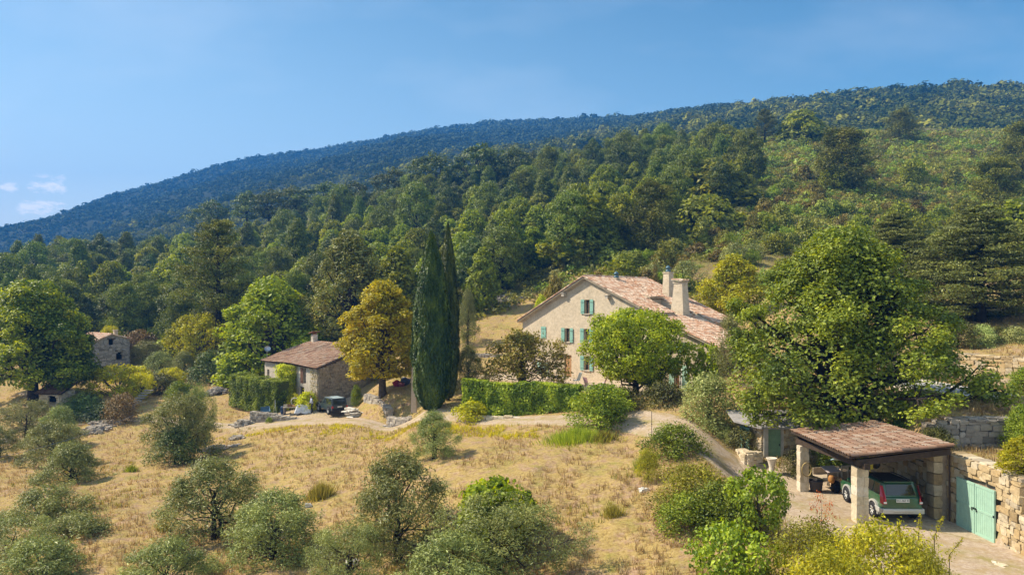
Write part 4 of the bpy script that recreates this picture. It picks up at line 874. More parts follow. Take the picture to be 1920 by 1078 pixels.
# gable faces the camera's right: near face between px 171 and 240; x axis along the gable, y axis into the house
srz = .87
S_ = tag(empty('stone_house', (P(171, 700, 98)[0], 98, SG), srz), 'old grey rubble stone house with tiled roof and dark window holes', 'house')
Wd = 5.05; eL, eR, eT = 2+3.9+.1, 2+4.35, 2+5.9; sx_ = Wd*.53; Ln = 9.0
zl = lambda py, Y=100: (HY-py)/F*Y-SG
eL, eR, eT = zl(641, 101)-.15, zl(636, 99)-.15, zl(627, 100)-.15; rg = np.random.default_rng(61)
wh = [(Wd*.46, Wd*.46+.64, zl(647), zl(636)), (Wd*.66, Wd*.66+.84, zl(675), zl(659)), (Wd*.28, Wd*.28+1.5, zl(693), zl(687.5))]
m = MB(); m.prism([(0, -1), (Wd, -1), (Wd, eR), (sx_, eT), (0, eL)], .12, .6, mi=1); gw = m.build('gable_wall', [HGREY, MORTAR], S_); boolean_cut(gw, [(a, b, -.4, 1, c0, d0) for a, b, c0, d0 in wh])
m = MB(); stone_face(m, rg, (0, .12), (Wd, .12), -.8, eT, .12, .42, .24, holes=wh, top=lambda s: eL+(eT-eL)*s/sx_ if s < sx_ else eT-(eT-eR)*(s-sx_)/(Wd-sx_)); m.build('stone_facing', HGREY, gw)
m = MB(); m.box((.25, Ln/2+.3, eL/2-.5), (.5, Ln-.6, eL+.9), mi=1); stone_face(m, rg, (0, Ln), (0, .1), -.8, eL, .12, .42, .24); m.box((Wd-.25, Ln/2+.3, eR/2-.5), (.5, Ln-.6, eR+.9), mi=1); stone_face(m, rg, (Wd, .1), (Wd, Ln), -.8, eR, .12, .42, .24); m.box((Wd/2, Ln-.2, eL/2-.5), (Wd-1.1, .4, eL+.9), mi=1); m.build('side_wall', [HGREY, MORTAR], S_)
m = MB(); dl = unit(np.array([-sx_, 0, eL-eT])); dr = unit(np.array([Wd-sx_, 0, eR-eT])); a_ = np.array([0, 1., 0])
for d, Lq in ((dl, math.hypot(sx_, eT-eL)+.35), (dr, math.hypot(Wd-sx_, eT-eR)+.35)):
    slab(m, (sx_, -.1, eT+.14), a_, d, Ln+.3, Lq, .13, mi=1); tiles(m, rg, (sx_, -.12, eT+.16), a_, d, Ln+.3, Lq+.05, .24, .42, .11)
ridge_tiles(m, rg, (sx_, -.12, eT+.2), (sx_, Ln+.1, eT+.2)); sr = m.build('roof', [TILE, MORTAR], S_)
m = MB(); m.box((0, 0, .3), (.5, .5, 1.6)); m.box((0, 0, 1.14), (.62, .62, .08)); c = m.build('chimney', STUC, sr); c.location = (Wd*.72, 1.2, eT-.4)
for a, b, c0, d0 in wh:
    m = MB(); m.box(((a+b)/2, .55, (c0+d0)/2), (b-a+.1, .05, d0-c0+.1)); w_ = m.build('window', DARK, S_); m = MB(); m.box(((a+b)/2, .06, d0+.09), (b-a+.5, .25, .16)); m.build('lintel', DARKW, w_)
# low sunlit outbuilding wing left of it, with square openings
m = MB(); a0 = P(120, 705, 104); 
wg = tag(empty('roofless_barn', (P(169, 700, 97)[0]-.1, 97.2, SG+.2), -.35), 'low roofless barn of warm stone with tall slots beside the stone house', 'barn')
hs_ = [(1.2, 1.6, 1.2, 2.8), (2.6, 3.0, 1.2, 2.8), (4.0, 4.4, 1.2, 2.8)]
m = MB(); stone_face(m, rg, (-5.4, 0), (0, 0), -.8, 3.0, .12, .4, .22, holes=[(a, b, c0, d0) for a, b, c0, d0 in hs_]); m.build('stone_facing', WARM, wg)
m = MB(); m.box((-2.7, .3, 1.0), (5.4, .5, 3.9)); o = m.build('wall', MORTAR, wg); boolean_cut(o, [(-5.4+a, -5.4+b, -.3, 1, c0, d0) for a, b, c0, d0 in hs_])
m = MB(); m.box((-2.7, .6, 1.6), (5, .04, 2.4)); m.build('dark_interior', DARK, wg)
# small hut under the big tree
hb = P(94, 768, 81); hut = tag(empty('stone_hut', (hb[0], 81, hb[2]), -.1), 'tiny stone hut with tiled lean-to roof in deep shade under the big tree', 'hut')
m = MB(); stone_face(m, rg, (-1.3, 0), (1.3, 0), -.5, 2.1, .12, .26, .2, holes=[(1.25, 2.05, -.6, 1.75)]); stone_face(m, rg, (-1.3, 2.2), (-1.3, 0), -.5, 2.1, .12, .4, .24); stone_face(m, rg, (1.3, 0), (1.3, 2.2), -.5, 2.1, .12, .4, .24); m.build('wall', PALE, hut)
m = MB(); m.box((0, 1.2, .9), (2.5, 1.9, 2.3)); m.build('dark_interior', DARK, hut)
m = MB(); d = unit(np.array([0, -1, -.42])); slab(m, (-1.7, 2.4, 3.1), ax_, d, 3.4, 3.0, .1, mi=1); tiles(m, rg, (-1.7, 2.4, 3.12), ax_, d, 3.4, 3.05, .24, .42, .11); m.build('roof', [OTILE, DARKW], hut)
m = MB(); m.box((.35, -.04, 1.86), (1.5, .3, .2)); m.build('lintel', CONC, hut)
# ------------------------------------------------------------------ retaining walls
def wpath(lst): return [(*P(a, 0, Y)[:2], zb, zt) for a, Y, zb, zt in lst]
GX = 19.2
garage_w = MB(); rg = np.random.default_rng(71)
R_ = tag(empty('garage_wall', (0, 0, 0)), 'tall warm rubble retaining wall holding the double teal garage doors', 'stone wall')
YD0, YD1 = 29.15, 26.85                                         # door jambs
def wtop(Y): return -6.42 if Y > 26.1 else -7.35 if Y > 25.5 else -7.75
for ya, yb, holes in ((29.9, 26.1, [(29.9-YD0-.02, 29.9-YD1+.02, -9.4, -7.22)]), (26.1, 25.55, []), (25.55, 17.5, [])):
    zt = -6.42 if ya > 27 else -6.45 if ya > 26 else -7.75
    stone_face(garage_w, rg, (GX, ya), (GX, yb), -9.6, zt, .13, .36, .25, holes=holes, jit=.08)
    garage_w.box((GX+.28, (ya+yb)/2, (zt-9.9)/2), (.44, ya-yb-.006, zt+9.9-.06), .3, 1)
    n = int((ya-yb)/.5)+1; yc = yb+(np.arange(n)+.5)/n*(ya-yb); blocks(garage_w, np.column_stack([np.full(n, GX+.27), yc, np.full(n, zt+.02)]), np.column_stack([np.full(n, .33), np.full(n, (ya-yb)/n/2*.97), np.full(n, .07)]), np.zeros(n), rg, jit=.08)
gwl = garage_w.build('stonework', [WARM, MORTAR], R_); boolean_cut  # doors sit proud in the opening
for s, (a, b) in enumerate(((YD0, (YD0+YD1)/2+.01), ((YD0+YD1)/2-.01, YD1))):
    m = MB(); m.box((0, 0, 0), (.05, a-b, 2.06)); 
    for zc in (-.98, 0, .98): m.box((-.035, 0, zc), (.02, a-b-.02, .09))
    for sy in (-1, 1): m.box((-.035, sy*((a-b)/2-.05), 0), (.02, .08, 1.86))
    n = 9
    for i in range(n): m.box((-.028, -(a-b)/2+(i+.5)*(a-b)/n, 0), (.008, .012, 1.8))
    dd = m.build('garage_door', TEAL2, R_); dd.location = (GX-.19, (a+b)/2, -8.27)
    m = MB(); m.box((GX-.25, (a+b)/2+(-.45 if s == 0 else .45), -8.3), (.04, .03, .14)); h_ = m.build('handle', BLACK, dd); h_.location = (-(GX-.19)+0, -((a+b)/2), 8.27)
CWX = 18.72
# carport back wall + return
m = MB(); stone_face(m, rg, (CWX, 35.6), (CWX, 29.95), -9.6, -6.2, .13, .34, .24, top=lambda s: -6.2); m.box((CWX+.28, 32.78, -8), (.44, 5.7, 3.6), .3, 1)
for zc in np.arange(-9.3, -6.2, .5):
    blocks(m, np.array([[CWX-.06, 30.15, zc+.25]]), np.array([[.20, .27, .24]]), np.zeros(1), rg, jit=.05)
tag(m.build('carport_wall', [WARM, MORTAR]), 'warm rubble stone wall shaded under the carport roof behind the green car', 'stone wall')
# carport: pillars, beams, tiled roof
K_ = tag(empty('carport', (17, 32, -9.3)), 'open carport with lean-to tile roof, dark beams and two pale stone pillars', 'carport'); ko = np.array([17, 32, -9.3])
def pillar(x, y, zt, w, seed):
    rg = np.random.default_rng(seed); m = MB(); z = -9.7
    while z < zt-.02:
        h = min(rg.uniform(.28, .5), zt-z); sp_ = rg.uniform(.35, .65)
        for s, ww in ((-1, sp_), (1, 1-sp_)):
            cx = x-w/2+(w*sp_/2 if s < 0 else w*(sp_+(1-sp_)/2))
            blocks(m, np.array([[cx, y, z+h/2]]), np.array([[w*ww/2*1.0, w/2*rg.uniform(.96, 1.05), h/2*1.01]]), np.zeros(1), rg, jit=.05)
        z += h
    m.box((x, y, (zt-9.7)/2), (w*.9, w*.9, zt+9.7-.02), .5); m.v = [v-ko for v in m.v]; return m.build('pillar', PALE, K_)
pillar(14.98, 29.4, -6.86, .52, 5); pillar(14.72, 34.55, -7.02, .46, 6)
m = MB()
def beam(a, b, w, h): 
    a, b = np.array(a, float), np.array(b, float); c = (a+b)/2; d = b-a; Ld = np.linalg.norm(d); q = Vector(d).to_track_quat('X', 'Z').to_matrix().to_4x4(); m.box(c, (Ld, w, h), M4=q)
beam((14.95, 28.7, -6.73), (14.7, 35.1, -6.88), .24, .26); beam((14.6, 29.0, -6.62), (18.7, 29.2, -6.17), .20, .26); beam((14.6, 34.9, -6.75), (18.7, 35.2, -6.27), .20, .24)
for yq in np.linspace(29.6, 34.6, 9): beam((14.6, yq, -6.53), (18.75, yq+.1, -6.03), .09, .12)
m.v = [v-ko for v in m.v]; m.build('beam', DARKW, K_)
m = MB(); O = np.array([18.78, 35.2, -5.94]); a_ = unit(np.array([-.02, -1., .012])); pb = np.array([14.35, 28.75, -6.38]); d = unit(np.array([-5.05, -.05, -.56])); d = unit(d-a_*np.dot(d, a_)); Lw = 6.35; Dw = 4.4
slab(m, O, a_, d, Lw, Dw, .07, mi=1); tiles(m, rg, O+np.array([0, 0, .01]), a_, d, Lw, Dw, .235, .38, .108, k=6, sag=.02)
for k_ in range(int(Dw/.36)):
    q_ = O+a_*(Lw+.02)+d*(k_*.36)+np.array([0, 0, .03]); ridge_tiles(m, rg, q_, q_+d*.37, .10, .36)
m.v = [v-ko for v in m.v]; m.build('roof', [OTILE, DARKW], K_)
# shed
sh0 = P(1431, 865, 39.4); D2 = tag(empty('garden_shed', (sh0[0], 39.4, -8.95), -.10), 'small stone shed with flat grey roof and sage green door', 'shed')
rg = np.random.default_rng(81); m = MB(); stone_face(m, rg, (-.55, 1.6), (0, 0), -.5, 1.95, .1, .24, .17); stone_face(m, rg, (1.1, 0), (3.0, .1), -.5, 2.0, .1, .24, .17)
m.add([[-.5, 1.6, -.5], [.05, .05, -.5], [.05, .05, 2.0], [-.5, 1.6, 2.0], [3, .12, -.5], [3, .12, 2.0], [3, 3, -.5], [3, 3, 2.0]], [[0, 1, 2, 3], [4, 6, 7, 5]], .3, 1); m.box((2.05, .2, .75), (1.9, .2, 2.5), .3, 1); m.build('wall', [WARM, MORTAR], D2)
m = MB(); m.box((.13, -.02, .9), (.24, .24, 2.2)); m.box((1.05, -.02, .9), (.14, .2, 2.2)); m.box((.6, -.0, 1.97), (.8, .16, .1)); m.build('door_jamb', CONC, D2)
m = MB()
for i in range(6): m.box((.25+.73*(i+.5)/6, .06, .95), (.73/6-.008, .05, 1.86))
m.box((.62, .02, .4), (.7, .03, .1)); m.box((.62, .02, 1.5), (.7, .03, .1)); dr_ = m.build('door', GREENP, D2); m = MB(); m.box((.9, -.02, 1.0), (.04, .05, .12)); m.build('handle', BLACK, dr_)
m = MB(); m.box((-.75, 1.2, 1.0), (.05, .9, 1.6), rz=.33); m.build('shutter', TEAL, D2)
m = MB(); m.add([[-1.5, 2.9, 2.55], [-1.45, .9, 2.22], [-.2, -.45, 2.06], [3.3, -.4, 2.1], [3.4, 3.3, 2.55]]+[[-1.5, 2.9, 2.45], [-1.45, .9, 2.12], [-.2, -.45, 1.96], [3.3, -.4, 2.0], [3.4, 3.3, 2.45]], [[0, 1, 6, 5], [1, 2, 7, 6], [2, 3, 8, 7], [3, 4, 9, 8], [4, 0, 5, 9]]); m.f.append(np.array([[0, 1, 2, 3, 4]])); m.f.append(np.array([[9, 8, 7, 6, 5]])); m.t += [np.array([.5])]*2; m.m += [np.array([0])]*2
m.build('roof', plain('grey_roofing', (.33, .31, .30), .9, .1, 0, .2, 4), D2)
# walls round the pool terrace, by the track, by the cottage
drywall('retaining_wall', [(25.5, 50.3, -5.3, -3.42), (31.9, 48.6, -5.3, -3.4), (33.3, 45.3, -5.3, -3.38), (36.2, 38.6, -5.4, -3.4)], 'long warm stone retaining wall behind the swimming pool', h=1, seed=3, matl=WARM, sw=.5, sh=.28, jmat=MORTAR, th=.6, ends=False)
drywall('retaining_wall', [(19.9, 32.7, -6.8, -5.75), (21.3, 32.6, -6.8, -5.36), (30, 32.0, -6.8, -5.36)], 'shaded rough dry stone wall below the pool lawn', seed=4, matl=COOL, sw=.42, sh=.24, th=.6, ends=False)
drywall('retaining_wall', [(*P(470, 0, 70)[:2], -12.0, -10.75), (*P(500, 0, 69.6)[:2], -11.9, -10.9), (*P(530, 0, 69)[:2], -11.8, -11.15), (*P(560, 0, 69)[:2], -11.7, -11.35), (*P(592, 0, 69.2)[:2], -11.6, -11.42)], 'low grey dry stone wall below the cottage yard', seed=5, matl=STONE, sw=.32, sh=.2, th=.5)
drywall('retaining_wall', [(*P(684, 0, 70)[:2], -10.6, -9.0), (*P(700, 0, 68)[:2], -10.6, -9.0), (*P(718, 0, 65.6)[:2], -10.5, -9.3), (*P(727, 0, 63.6)[:2], -10.5, -9.6)], 'curved grey retaining wall beside the parked jeep and white slabs', seed=6, matl=STONE, sw=.5, sh=.28, th=.5)
drywall('retaining_wall', [(*P(727, 0, 62.6)[:2], -10.8, -10.15), (*P(745, 0, 61)[:2], -10.6, -10.0), (*P(768, 0, 60)[:2], -10.4, -9.85)], 'very low tumbled stone border along the track near the power pole', seed=7, matl=STONE, sw=.45, sh=.25, th=.45)
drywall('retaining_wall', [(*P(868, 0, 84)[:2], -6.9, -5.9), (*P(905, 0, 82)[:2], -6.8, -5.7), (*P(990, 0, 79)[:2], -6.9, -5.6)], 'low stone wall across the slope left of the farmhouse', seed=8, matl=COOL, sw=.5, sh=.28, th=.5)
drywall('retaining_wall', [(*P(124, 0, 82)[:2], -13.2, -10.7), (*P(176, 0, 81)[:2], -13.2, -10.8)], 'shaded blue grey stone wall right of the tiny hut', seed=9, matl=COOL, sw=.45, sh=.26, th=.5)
drywall('garden_border', [(*P(1384, 0, 39.5)[:2], -8.75, -8.2), (*P(1400, 0, 38.3)[:2], -8.75, -8.25), (*P(1428, 0, 38.7)[:2], -8.95, -8.3)], 'low stone planter border in front of the shed', 'border', seed=10, matl=PALE, sw=.35, sh=.2, th=.35, both=True)
m = MB(); hx0 = P(905, 0, 51.2); tagp = drywall('kerb_wall', [(*P(893, 0, 51.9)[:2], -8.95, -8.35), (*P(945, 0, 51.2)[:2], -8.9, -8.3), (*P(1075, 0, 49.8)[:2], -8.6, -8.15)], 'low pale block wall at the foot of the long hedge', 'wall', seed=11, matl=PALE, sw=.6, sh=.3, th=.3)
# ------------------------------------------------------------------ pool
PO = tag(empty('swimming_pool', (31, 42.5, -5.2)), 'covered rectangular swimming pool with pale stone coping', 'pool')
pp = [(25.0, 47.3), (28.4, 47.3), (28.8, 39.3), (26.05, 37.5), (25.2, 39.8)]
def ring(m, pts, w, z0, z1):
    p = np.array(pts); n = len(p); c = p.mean(0); nx = np.roll(p, -1, 0); pv2 = np.roll(p, 1, 0); inn = []
    for i in range(n):
        e1 = unit(p[i]-pv2[i]); e2 = unit(nx[i]-p[i]); n1 = np.array([e1[1], -e1[0]]); n2 = np.array([e2[1], -e2[0]])
        if np.dot(n1, c-p[i]) < 0: n1 = -n1
        if np.dot(n2, c-p[i]) < 0: n2 = -n2
        b_ = unit(n1+n2); inn.append(p[i]+b_*w/max(np.dot(b_, n1), .4))
    inn = np.array(inn); V = np.concatenate([np.column_stack([p, np.full(n, z0)]), np.column_stack([p, np.full(n, z1)]), np.column_stack([inn, np.full(n, z1)]), np.column_stack([inn, np.full(n, z0)])])
    i = np.arange(n); j = (i+1) % n; m.add(V-np.array([31, 42.5, -5.2]), np.concatenate([np.stack([i+a*n, j+a*n, j+b*n, i+b*n], -1) for a, b in ((0, 1), (1, 2), (2, 3))])); return inn
m = MB(); inn = ring(m, pp, .55, -5.4, -5.02); m.build('coping', plain('pale_coping', (.58, .53, .45), .8, .2, 0, .1, 4), PO)
m = MB(); n = len(inn); m.v.append(np.column_stack([inn*1.0, np.full(n, -5.14)])-np.array([31, 42.5, -5.2])); m.f.append(np.array([list(range(n))])); m.t.append(np.array([.5])); m.m.append(np.array([0])); m.n += n
m.build('pool_cover', plain('grey_cover', (.30, .30, .31), .6, .3, 0, .1, 2), PO)
LD = tag(empty('pool_ladder', (29.3, 41.6, -5.1)), 'slanting pale metal shower post at the pool edge', 'shower'); m = MB(); m.tube([[-.35, 0, 0], [-.05, 0, .85], [.1, 0, 1.05]], .05, 8); m.tube([[-.2, .12, 0], [.1, .12, .85]], .04, 8); m.box((.12, 0, 1.07), (.2, .12, .06)); m.build('post', WHITE, LD); LD.name = 'pool_shower'
# ------------------------------------------------------------------ trees and shrubs one can tell apart
# great oak over the carport
BO = tree(101, 11.5, 6.6, .2, 'egg', 96, .21, 14, .46, 60, .082, .62, .85, 'oak', DBARK, .42, .45, spread=(.4, .98), fork=1.6, fill=.2)
BO.crown.materials[0] = leafmat('great_oak_leaf', (.044, .068, .014), (.265, .30, .048), (.120, .155, .024), trans=.22, hv=0)
plant(BO, 'oak_tree', 'huge spreading green oak hanging over the carport roof', 'tree', 1578, 442, 39.4, 366, rz=2.3, ysc=1.1)
# round clipped mulberry in front of the farmhouse
MU = tree(102, 6.6, 3.6, 1.5, 'round', 42, .29, 12, .46, 46, .088, .65, .85, 'lime', DBARK, .26, .5, spread=(.5, .95), fork=1.0)
plant(MU, 'mulberry_tree', 'dense rounded bright green tree with short dark trunk before the farmhouse', 'tree', 1192, 583, 53.5, 172, rz=.3, zb=-7.5)
# golden tree beside the cottage
GO = tree(103, 10.5, 3.6, 1.7, 'egg', 44, .28, 12, .48, 42, .105, .6, .8, 'gold', BARK, .24, .5, spread=(.5, .98), fork=2.0)
plant(GO, 'golden_tree', 'tall golden yellow tree beside the cottage, red bags at its trunk', 'tree', 717, 533, 67.5, 148, rz=1.2)
# cypresses
CY = cypress(104, 14.6, 1.75, 90000); plant(CY, 'cypress', 'broad dark columnar cypress, the nearer and left one of the pair', 'tree', 809, 434, 57, 76, zb=-8.75)
CY2 = cypress(105, 14.6, 1.3, 50000); plant(CY2, 'cypress', 'slimmer cypress peeping out right behind the broad one', 'tree', 840, 418, 60, 42, zb=-8.2)
# russet crab tree left of the farmhouse door
RU = tree(106, 5.2, 3.3, .9, 'dome', 26, .32, 10, .46, 26, .10, .55, .85, 'brown', DBARK, .13, .5, multi=3, fork=.8)
plant(RU, 'russet_tree', 'brownish green multi-stemmed small tree left of the farmhouse door', 'tree', 980, 622, 60.5, 142, rz=.4)
# cottage-side greens
OK1 = tree(107, 11, 4.4, .8, 'egg', 44, .26, 12, .50, 38, .125, .6, .85, 'oak', BARK, .25, .4); OK1.crown.materials[0] = leafmat('ash_leaf', (.06, .09, .012), (.30, .34, .04), (.15, .19, .022), trans=.3, hv=0)
plant(OK1, 'ash_tree', 'light green feathery tree rising behind the cottage left end', 'tree', 508, 528, 92, 172, rz=.8)
YB = tree(108, 7, 4.2, .5, 'round', 30, .3, 10, .5, 26, .14, .6, .85, 'yellow', BARK, .22, .5); YB.crown.materials[0] = leafmat('bright_yellow_leaf', (.14, .15, .012), (.56, .52, .04), (.32, .31, .02), trans=.3, hv=0)
plant(YB, 'yellow_tree', 'round yellow green tree between stone house and cottage', 'tree', 371, 590, 101, 104, rz=.1)
plant(YB, 'fig_tree', 'yellow green leafy shrub in front of the stone house', 'tree', 226, 686, 87, 116, rz=2.0, zb=-13.2)
plant(YB, 'yellow_tree', 'small yellow bush just behind the stone house chimney', 'tree', 207, 612, 112, 42, rz=3.0)
# big walnut at the left edge, two trunks
WA = tree(109, 12.5, 6.2, 1.8, 'dome', 60, .25, 13, .56, 46, .135, .6, .85, 'oak', DBARK, .45, .5, fork=2.2, spread=(.5, .97)); WA.crown.materials[0] = leafmat('walnut_leaf', (.030, .055, .010), (.27, .29, .026), (.080, .110, .014), trans=.26, hv=0)
plant(WA, 'walnut_tree', 'big dark green walnut with sunlit yellow top at the left edge', 'tree', 62, 533, 82, 190, rz=.2)
WB = tree(110, 8, 4.2, 1.6, 'dome', 34, .3, 12, .5, 40, .13, .6, .8, 'oak', DBARK, .26, .5, fork=1.6, lean=.8); WB.crown.materials[0] = WA.crown.materials[0]
plant(WB, 'walnut_tree', 'smaller shaded walnut with curved trunk above the tiny hut', 'tree', 120, 612, 84, 98, rz=.2)
# pines in front of the wood
BP = conifer(111, 16, 5.2, 3.0, 'pine', 44, 1.0, 60, .17, .5, .42, .62, 8, .33); BP.crown.materials[0] = leafmat('tall_pine_needle', (.030, .045, .010), (.20, .19, .035), (.085, .095, .018), trans=.12, hv=0)
plant(BP, 'tall_pine', 'tall open pine with bare dark trunk in front of the wood', 'tree', 410, 412, 103, 142, rz=.5, zb=-5.8)
EU = tree(112, 15, 5.0, 1.2, 'egg', 46, .27, 11, .56, 28, .17, .4, 1.0, 'darkpine', DBARK, .3, .2); EU.crown.materials[0] = leafmat('eucalyptus_leaf', (.045, .060, .018), (.21, .19, .06), (.10, .105, .032), trans=.15, hv=0)
plant(EU, 'eucalyptus_tree', 'tall dull olive green tree standing behind the cottage chimney', 'tree', 657, 438, 94, 138, rz=.9)
plant(OT[0], 'oak_tree', 'bright round oak in the wood straight behind the cypress pair', 'tree', 1100, 372, 117, 136, rz=.4)
plant(OT[1], 'oak_tree', 'pale green oak low in the wood, left of the cypresses', 'tree', 745, 470, 100, 88, rz=1.4)
plant(OT[2], 'oak_tree', 'leafy oak at the right corner of the wood, above the pointed pine', 'tree', 1335, 310, 150, 190, rz=1.9)
plant(OT[3], 'oak_tree', 'dense oak right of the pointed pine at the wood edge', 'tree', 1320, 372, 128, 140, rz=2.9)
CP = conifer(113, 12, 3.6, .8, 'pine', 40, .85, 60, .16, .9, .55, .5, 8, .22); CP.crown.materials[0] = BP.crown.materials[0]
plant(CP, 'pointed_pine', 'broad pointed pine at the lower edge of the wood above the farmhouse', 'tree', 1222, 340, 116, 112, rz=1.4, zb=7.0)
plant(CP, 'hill_pine', 'dark bushy pine alone in the middle of the scrub slope', 'tree', 1577, 240, 152, 112, rz=.3)
plant(CP, 'hill_pine', 'light green pine on the upper slope against the dark hill', 'tree', 1688, 204, 232, 62, rz=2.3)
plant(BP, 'hill_pine', 'slim dark pine above the wood right end near the skyline', 'tree', 1434, 205, 236, 48, rz=2.3)
plant(OT[0], 'oak_tree', 'wide bright green tree on the upper slope beside the slim pine', 'tree', 1502, 212, 232, 116, rz=2.3)
plant(CP, 'hill_pine', 'bushy yellow green pine at the right edge of the slope', 'tree', 1868, 295, 128, 108, rz=4.0)
plant(CP, 'hill_pine', 'pine cut by the right edge above the bushy one', 'tree', 1915, 228, 165, 84, rz=5.0)
plant(OT[1], 'oak_tree', 'green tree behind the cedar at the right edge', 'tree', 1905, 385, 92, 130, rz=1.0)
UP = [tree(114+i, 11, 3.8, 5.6, 'umb', 14, .36, 9, .62, 26, .17, .35, .5, 'darkpine', DBARK, .2, .6, lean=.8*(-1)**i, fork=5.0) for i in range(2)]
for i, (px, yt, w_, dsc) in enumerate(((398, 388, 60, 'leftmost'), (466, 371, 56, 'second from the left'), (508, 368, 58, 'third from the left, leaning'), (549, 361, 56, 'roundest'), (612, 355, 70, 'widest'), (662, 352, 60, 'dark'), (738, 328, 62, 'tall'), (812, 300, 86, 'broad'), (905, 283, 90, 'topmost broad'), (962, 290, 70, 'last right'))):
    plant(UP[i % 2], 'umbrella_pine', '%s umbrella pine on the wood skyline against the blue mountain' % dsc, 'tree', px, yt-10, 262-i*4, w_*1.1, 'umbrella pines on the skyline', rz=i*1.3)
# cedars right
CD = conifer(117, 11.5, 6.4, 1.4, 'cedar', 96, .95, 62, .13, .22, .13, .78, 12, .34, droop=.05, asp=.3)
plant(CD, 'cedar', 'wide flat-layered cedar with dark trunk right of the great oak', 'tree', 1838, 388, 60.5, 240, rz=.5)
plant(CD, 'cedar', 'dark layered cedar half hidden behind the great oak', 'tree', 1678, 402, 66, 150, rz=2.2)
# yellow-green tree behind the farmhouse roof
YG = tree(118, 6.5, 3.4, .4, 'egg', 30, .3, 10, .48, 26, .13, .6, .95, 'yellow', BARK, .16, .4, multi=3)
plant(YG, 'yellow_green_tree', 'yellow green tree glowing behind the farmhouse roof end', 'tree', 1375, 482, 74, 112, rz=.6)
# olive, fig and white bush right of the farmhouse
OL = [tree(120+i, 4.2, 2.3, .3, 'egg' if i == 1 else 'dome', 20, .33, 14, .33, 50, .066, .3, 1.0, 'olive', DBARK, .10, .3, multi=2, fork=.9, spread=(.35, 1.05), rnd=.9, fill=.32) for i in range(3)]
OL.append(tree(124, 4.6, 2.5, .35, 'round', 20, .34, 14, .33, 50, .066, .3, 1.0, 'olive', DBARK, .10, .3, multi=2, fork=1.0, spread=(.35, 1.05), rnd=.9, fill=.32))
plant(OL[3], 'olive_tree', 'tall grey olive between the farmhouse corner and the great oak', 'tree', 1392, 585, 50.5, 118, rz=.6, zb=-7.3)
FG = tree(125, 3.4, 2.2, .3, 'round', 16, .4, 8, .36, 18, .14, .75, .85, 'lime', DBARK, .1, .6, multi=3)
plant(FG, 'fig_tree', 'bright green fig against the farmhouse corner wall', 'tree', 1328, 648, 52.5, 64, rz=.6, zb=-7.2)
VB = bush(126, 4.3, 1.75, 'varieg', 30, 11, .24, 24, .07, .45, .36, stems=5, tr=.05)
plant(VB, 'pale_shrub', 'tall silvery white-leaved shrub beside the drive', 'shrub', 1331, 702, 43.5, 100, rz=.6)
BB = bush(127, 4.0, 2.0, 'lime', 28, 11, .24, 22, .085, .5, .36, stems=5, tr=.05); BB.crown.materials[0] = leafmat('laurel_leaf', (.035, .065, .010), (.26, .30, .028), (.11, .155, .018), trans=.22, hv=0)
plant(BB, 'laurel_bush', 'tall bright green bush at the right end of the long hedge', 'shrub', 1122, 722, 45.5, 112, rz=.6)
plant(BB, 'laurel_bush', 'upper yellow green bush behind the tall bush at the hedge end', 'shrub', 1140, 722, 48.5, 110, rz=2.6)
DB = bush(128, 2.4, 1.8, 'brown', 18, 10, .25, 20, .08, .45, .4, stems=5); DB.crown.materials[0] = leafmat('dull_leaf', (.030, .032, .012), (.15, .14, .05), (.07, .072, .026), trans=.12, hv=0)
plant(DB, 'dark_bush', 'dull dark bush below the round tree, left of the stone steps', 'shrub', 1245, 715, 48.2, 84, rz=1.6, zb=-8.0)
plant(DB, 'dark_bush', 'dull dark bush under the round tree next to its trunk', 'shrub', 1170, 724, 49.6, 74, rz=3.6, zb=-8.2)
plant(BB, 'climbing_shrub', 'green shrub growing against the farmhouse wall right of the trunk', 'shrub', 1232, 688, 53.8, 52, rz=4.0, zb=-7.1)
# terrace-left olive by the hedge
plant(OL[0], 'olive_tree', 'slender grey olive between the cypresses and the hedge', 'tree', 878, 648, 61, 62, rz=1.0)
plant(OL[1], 'olive_tree', 'small round grey green olive on the bank left of the farmhouse', 'tree', 877, 545, 88, 46, rz=1.9)
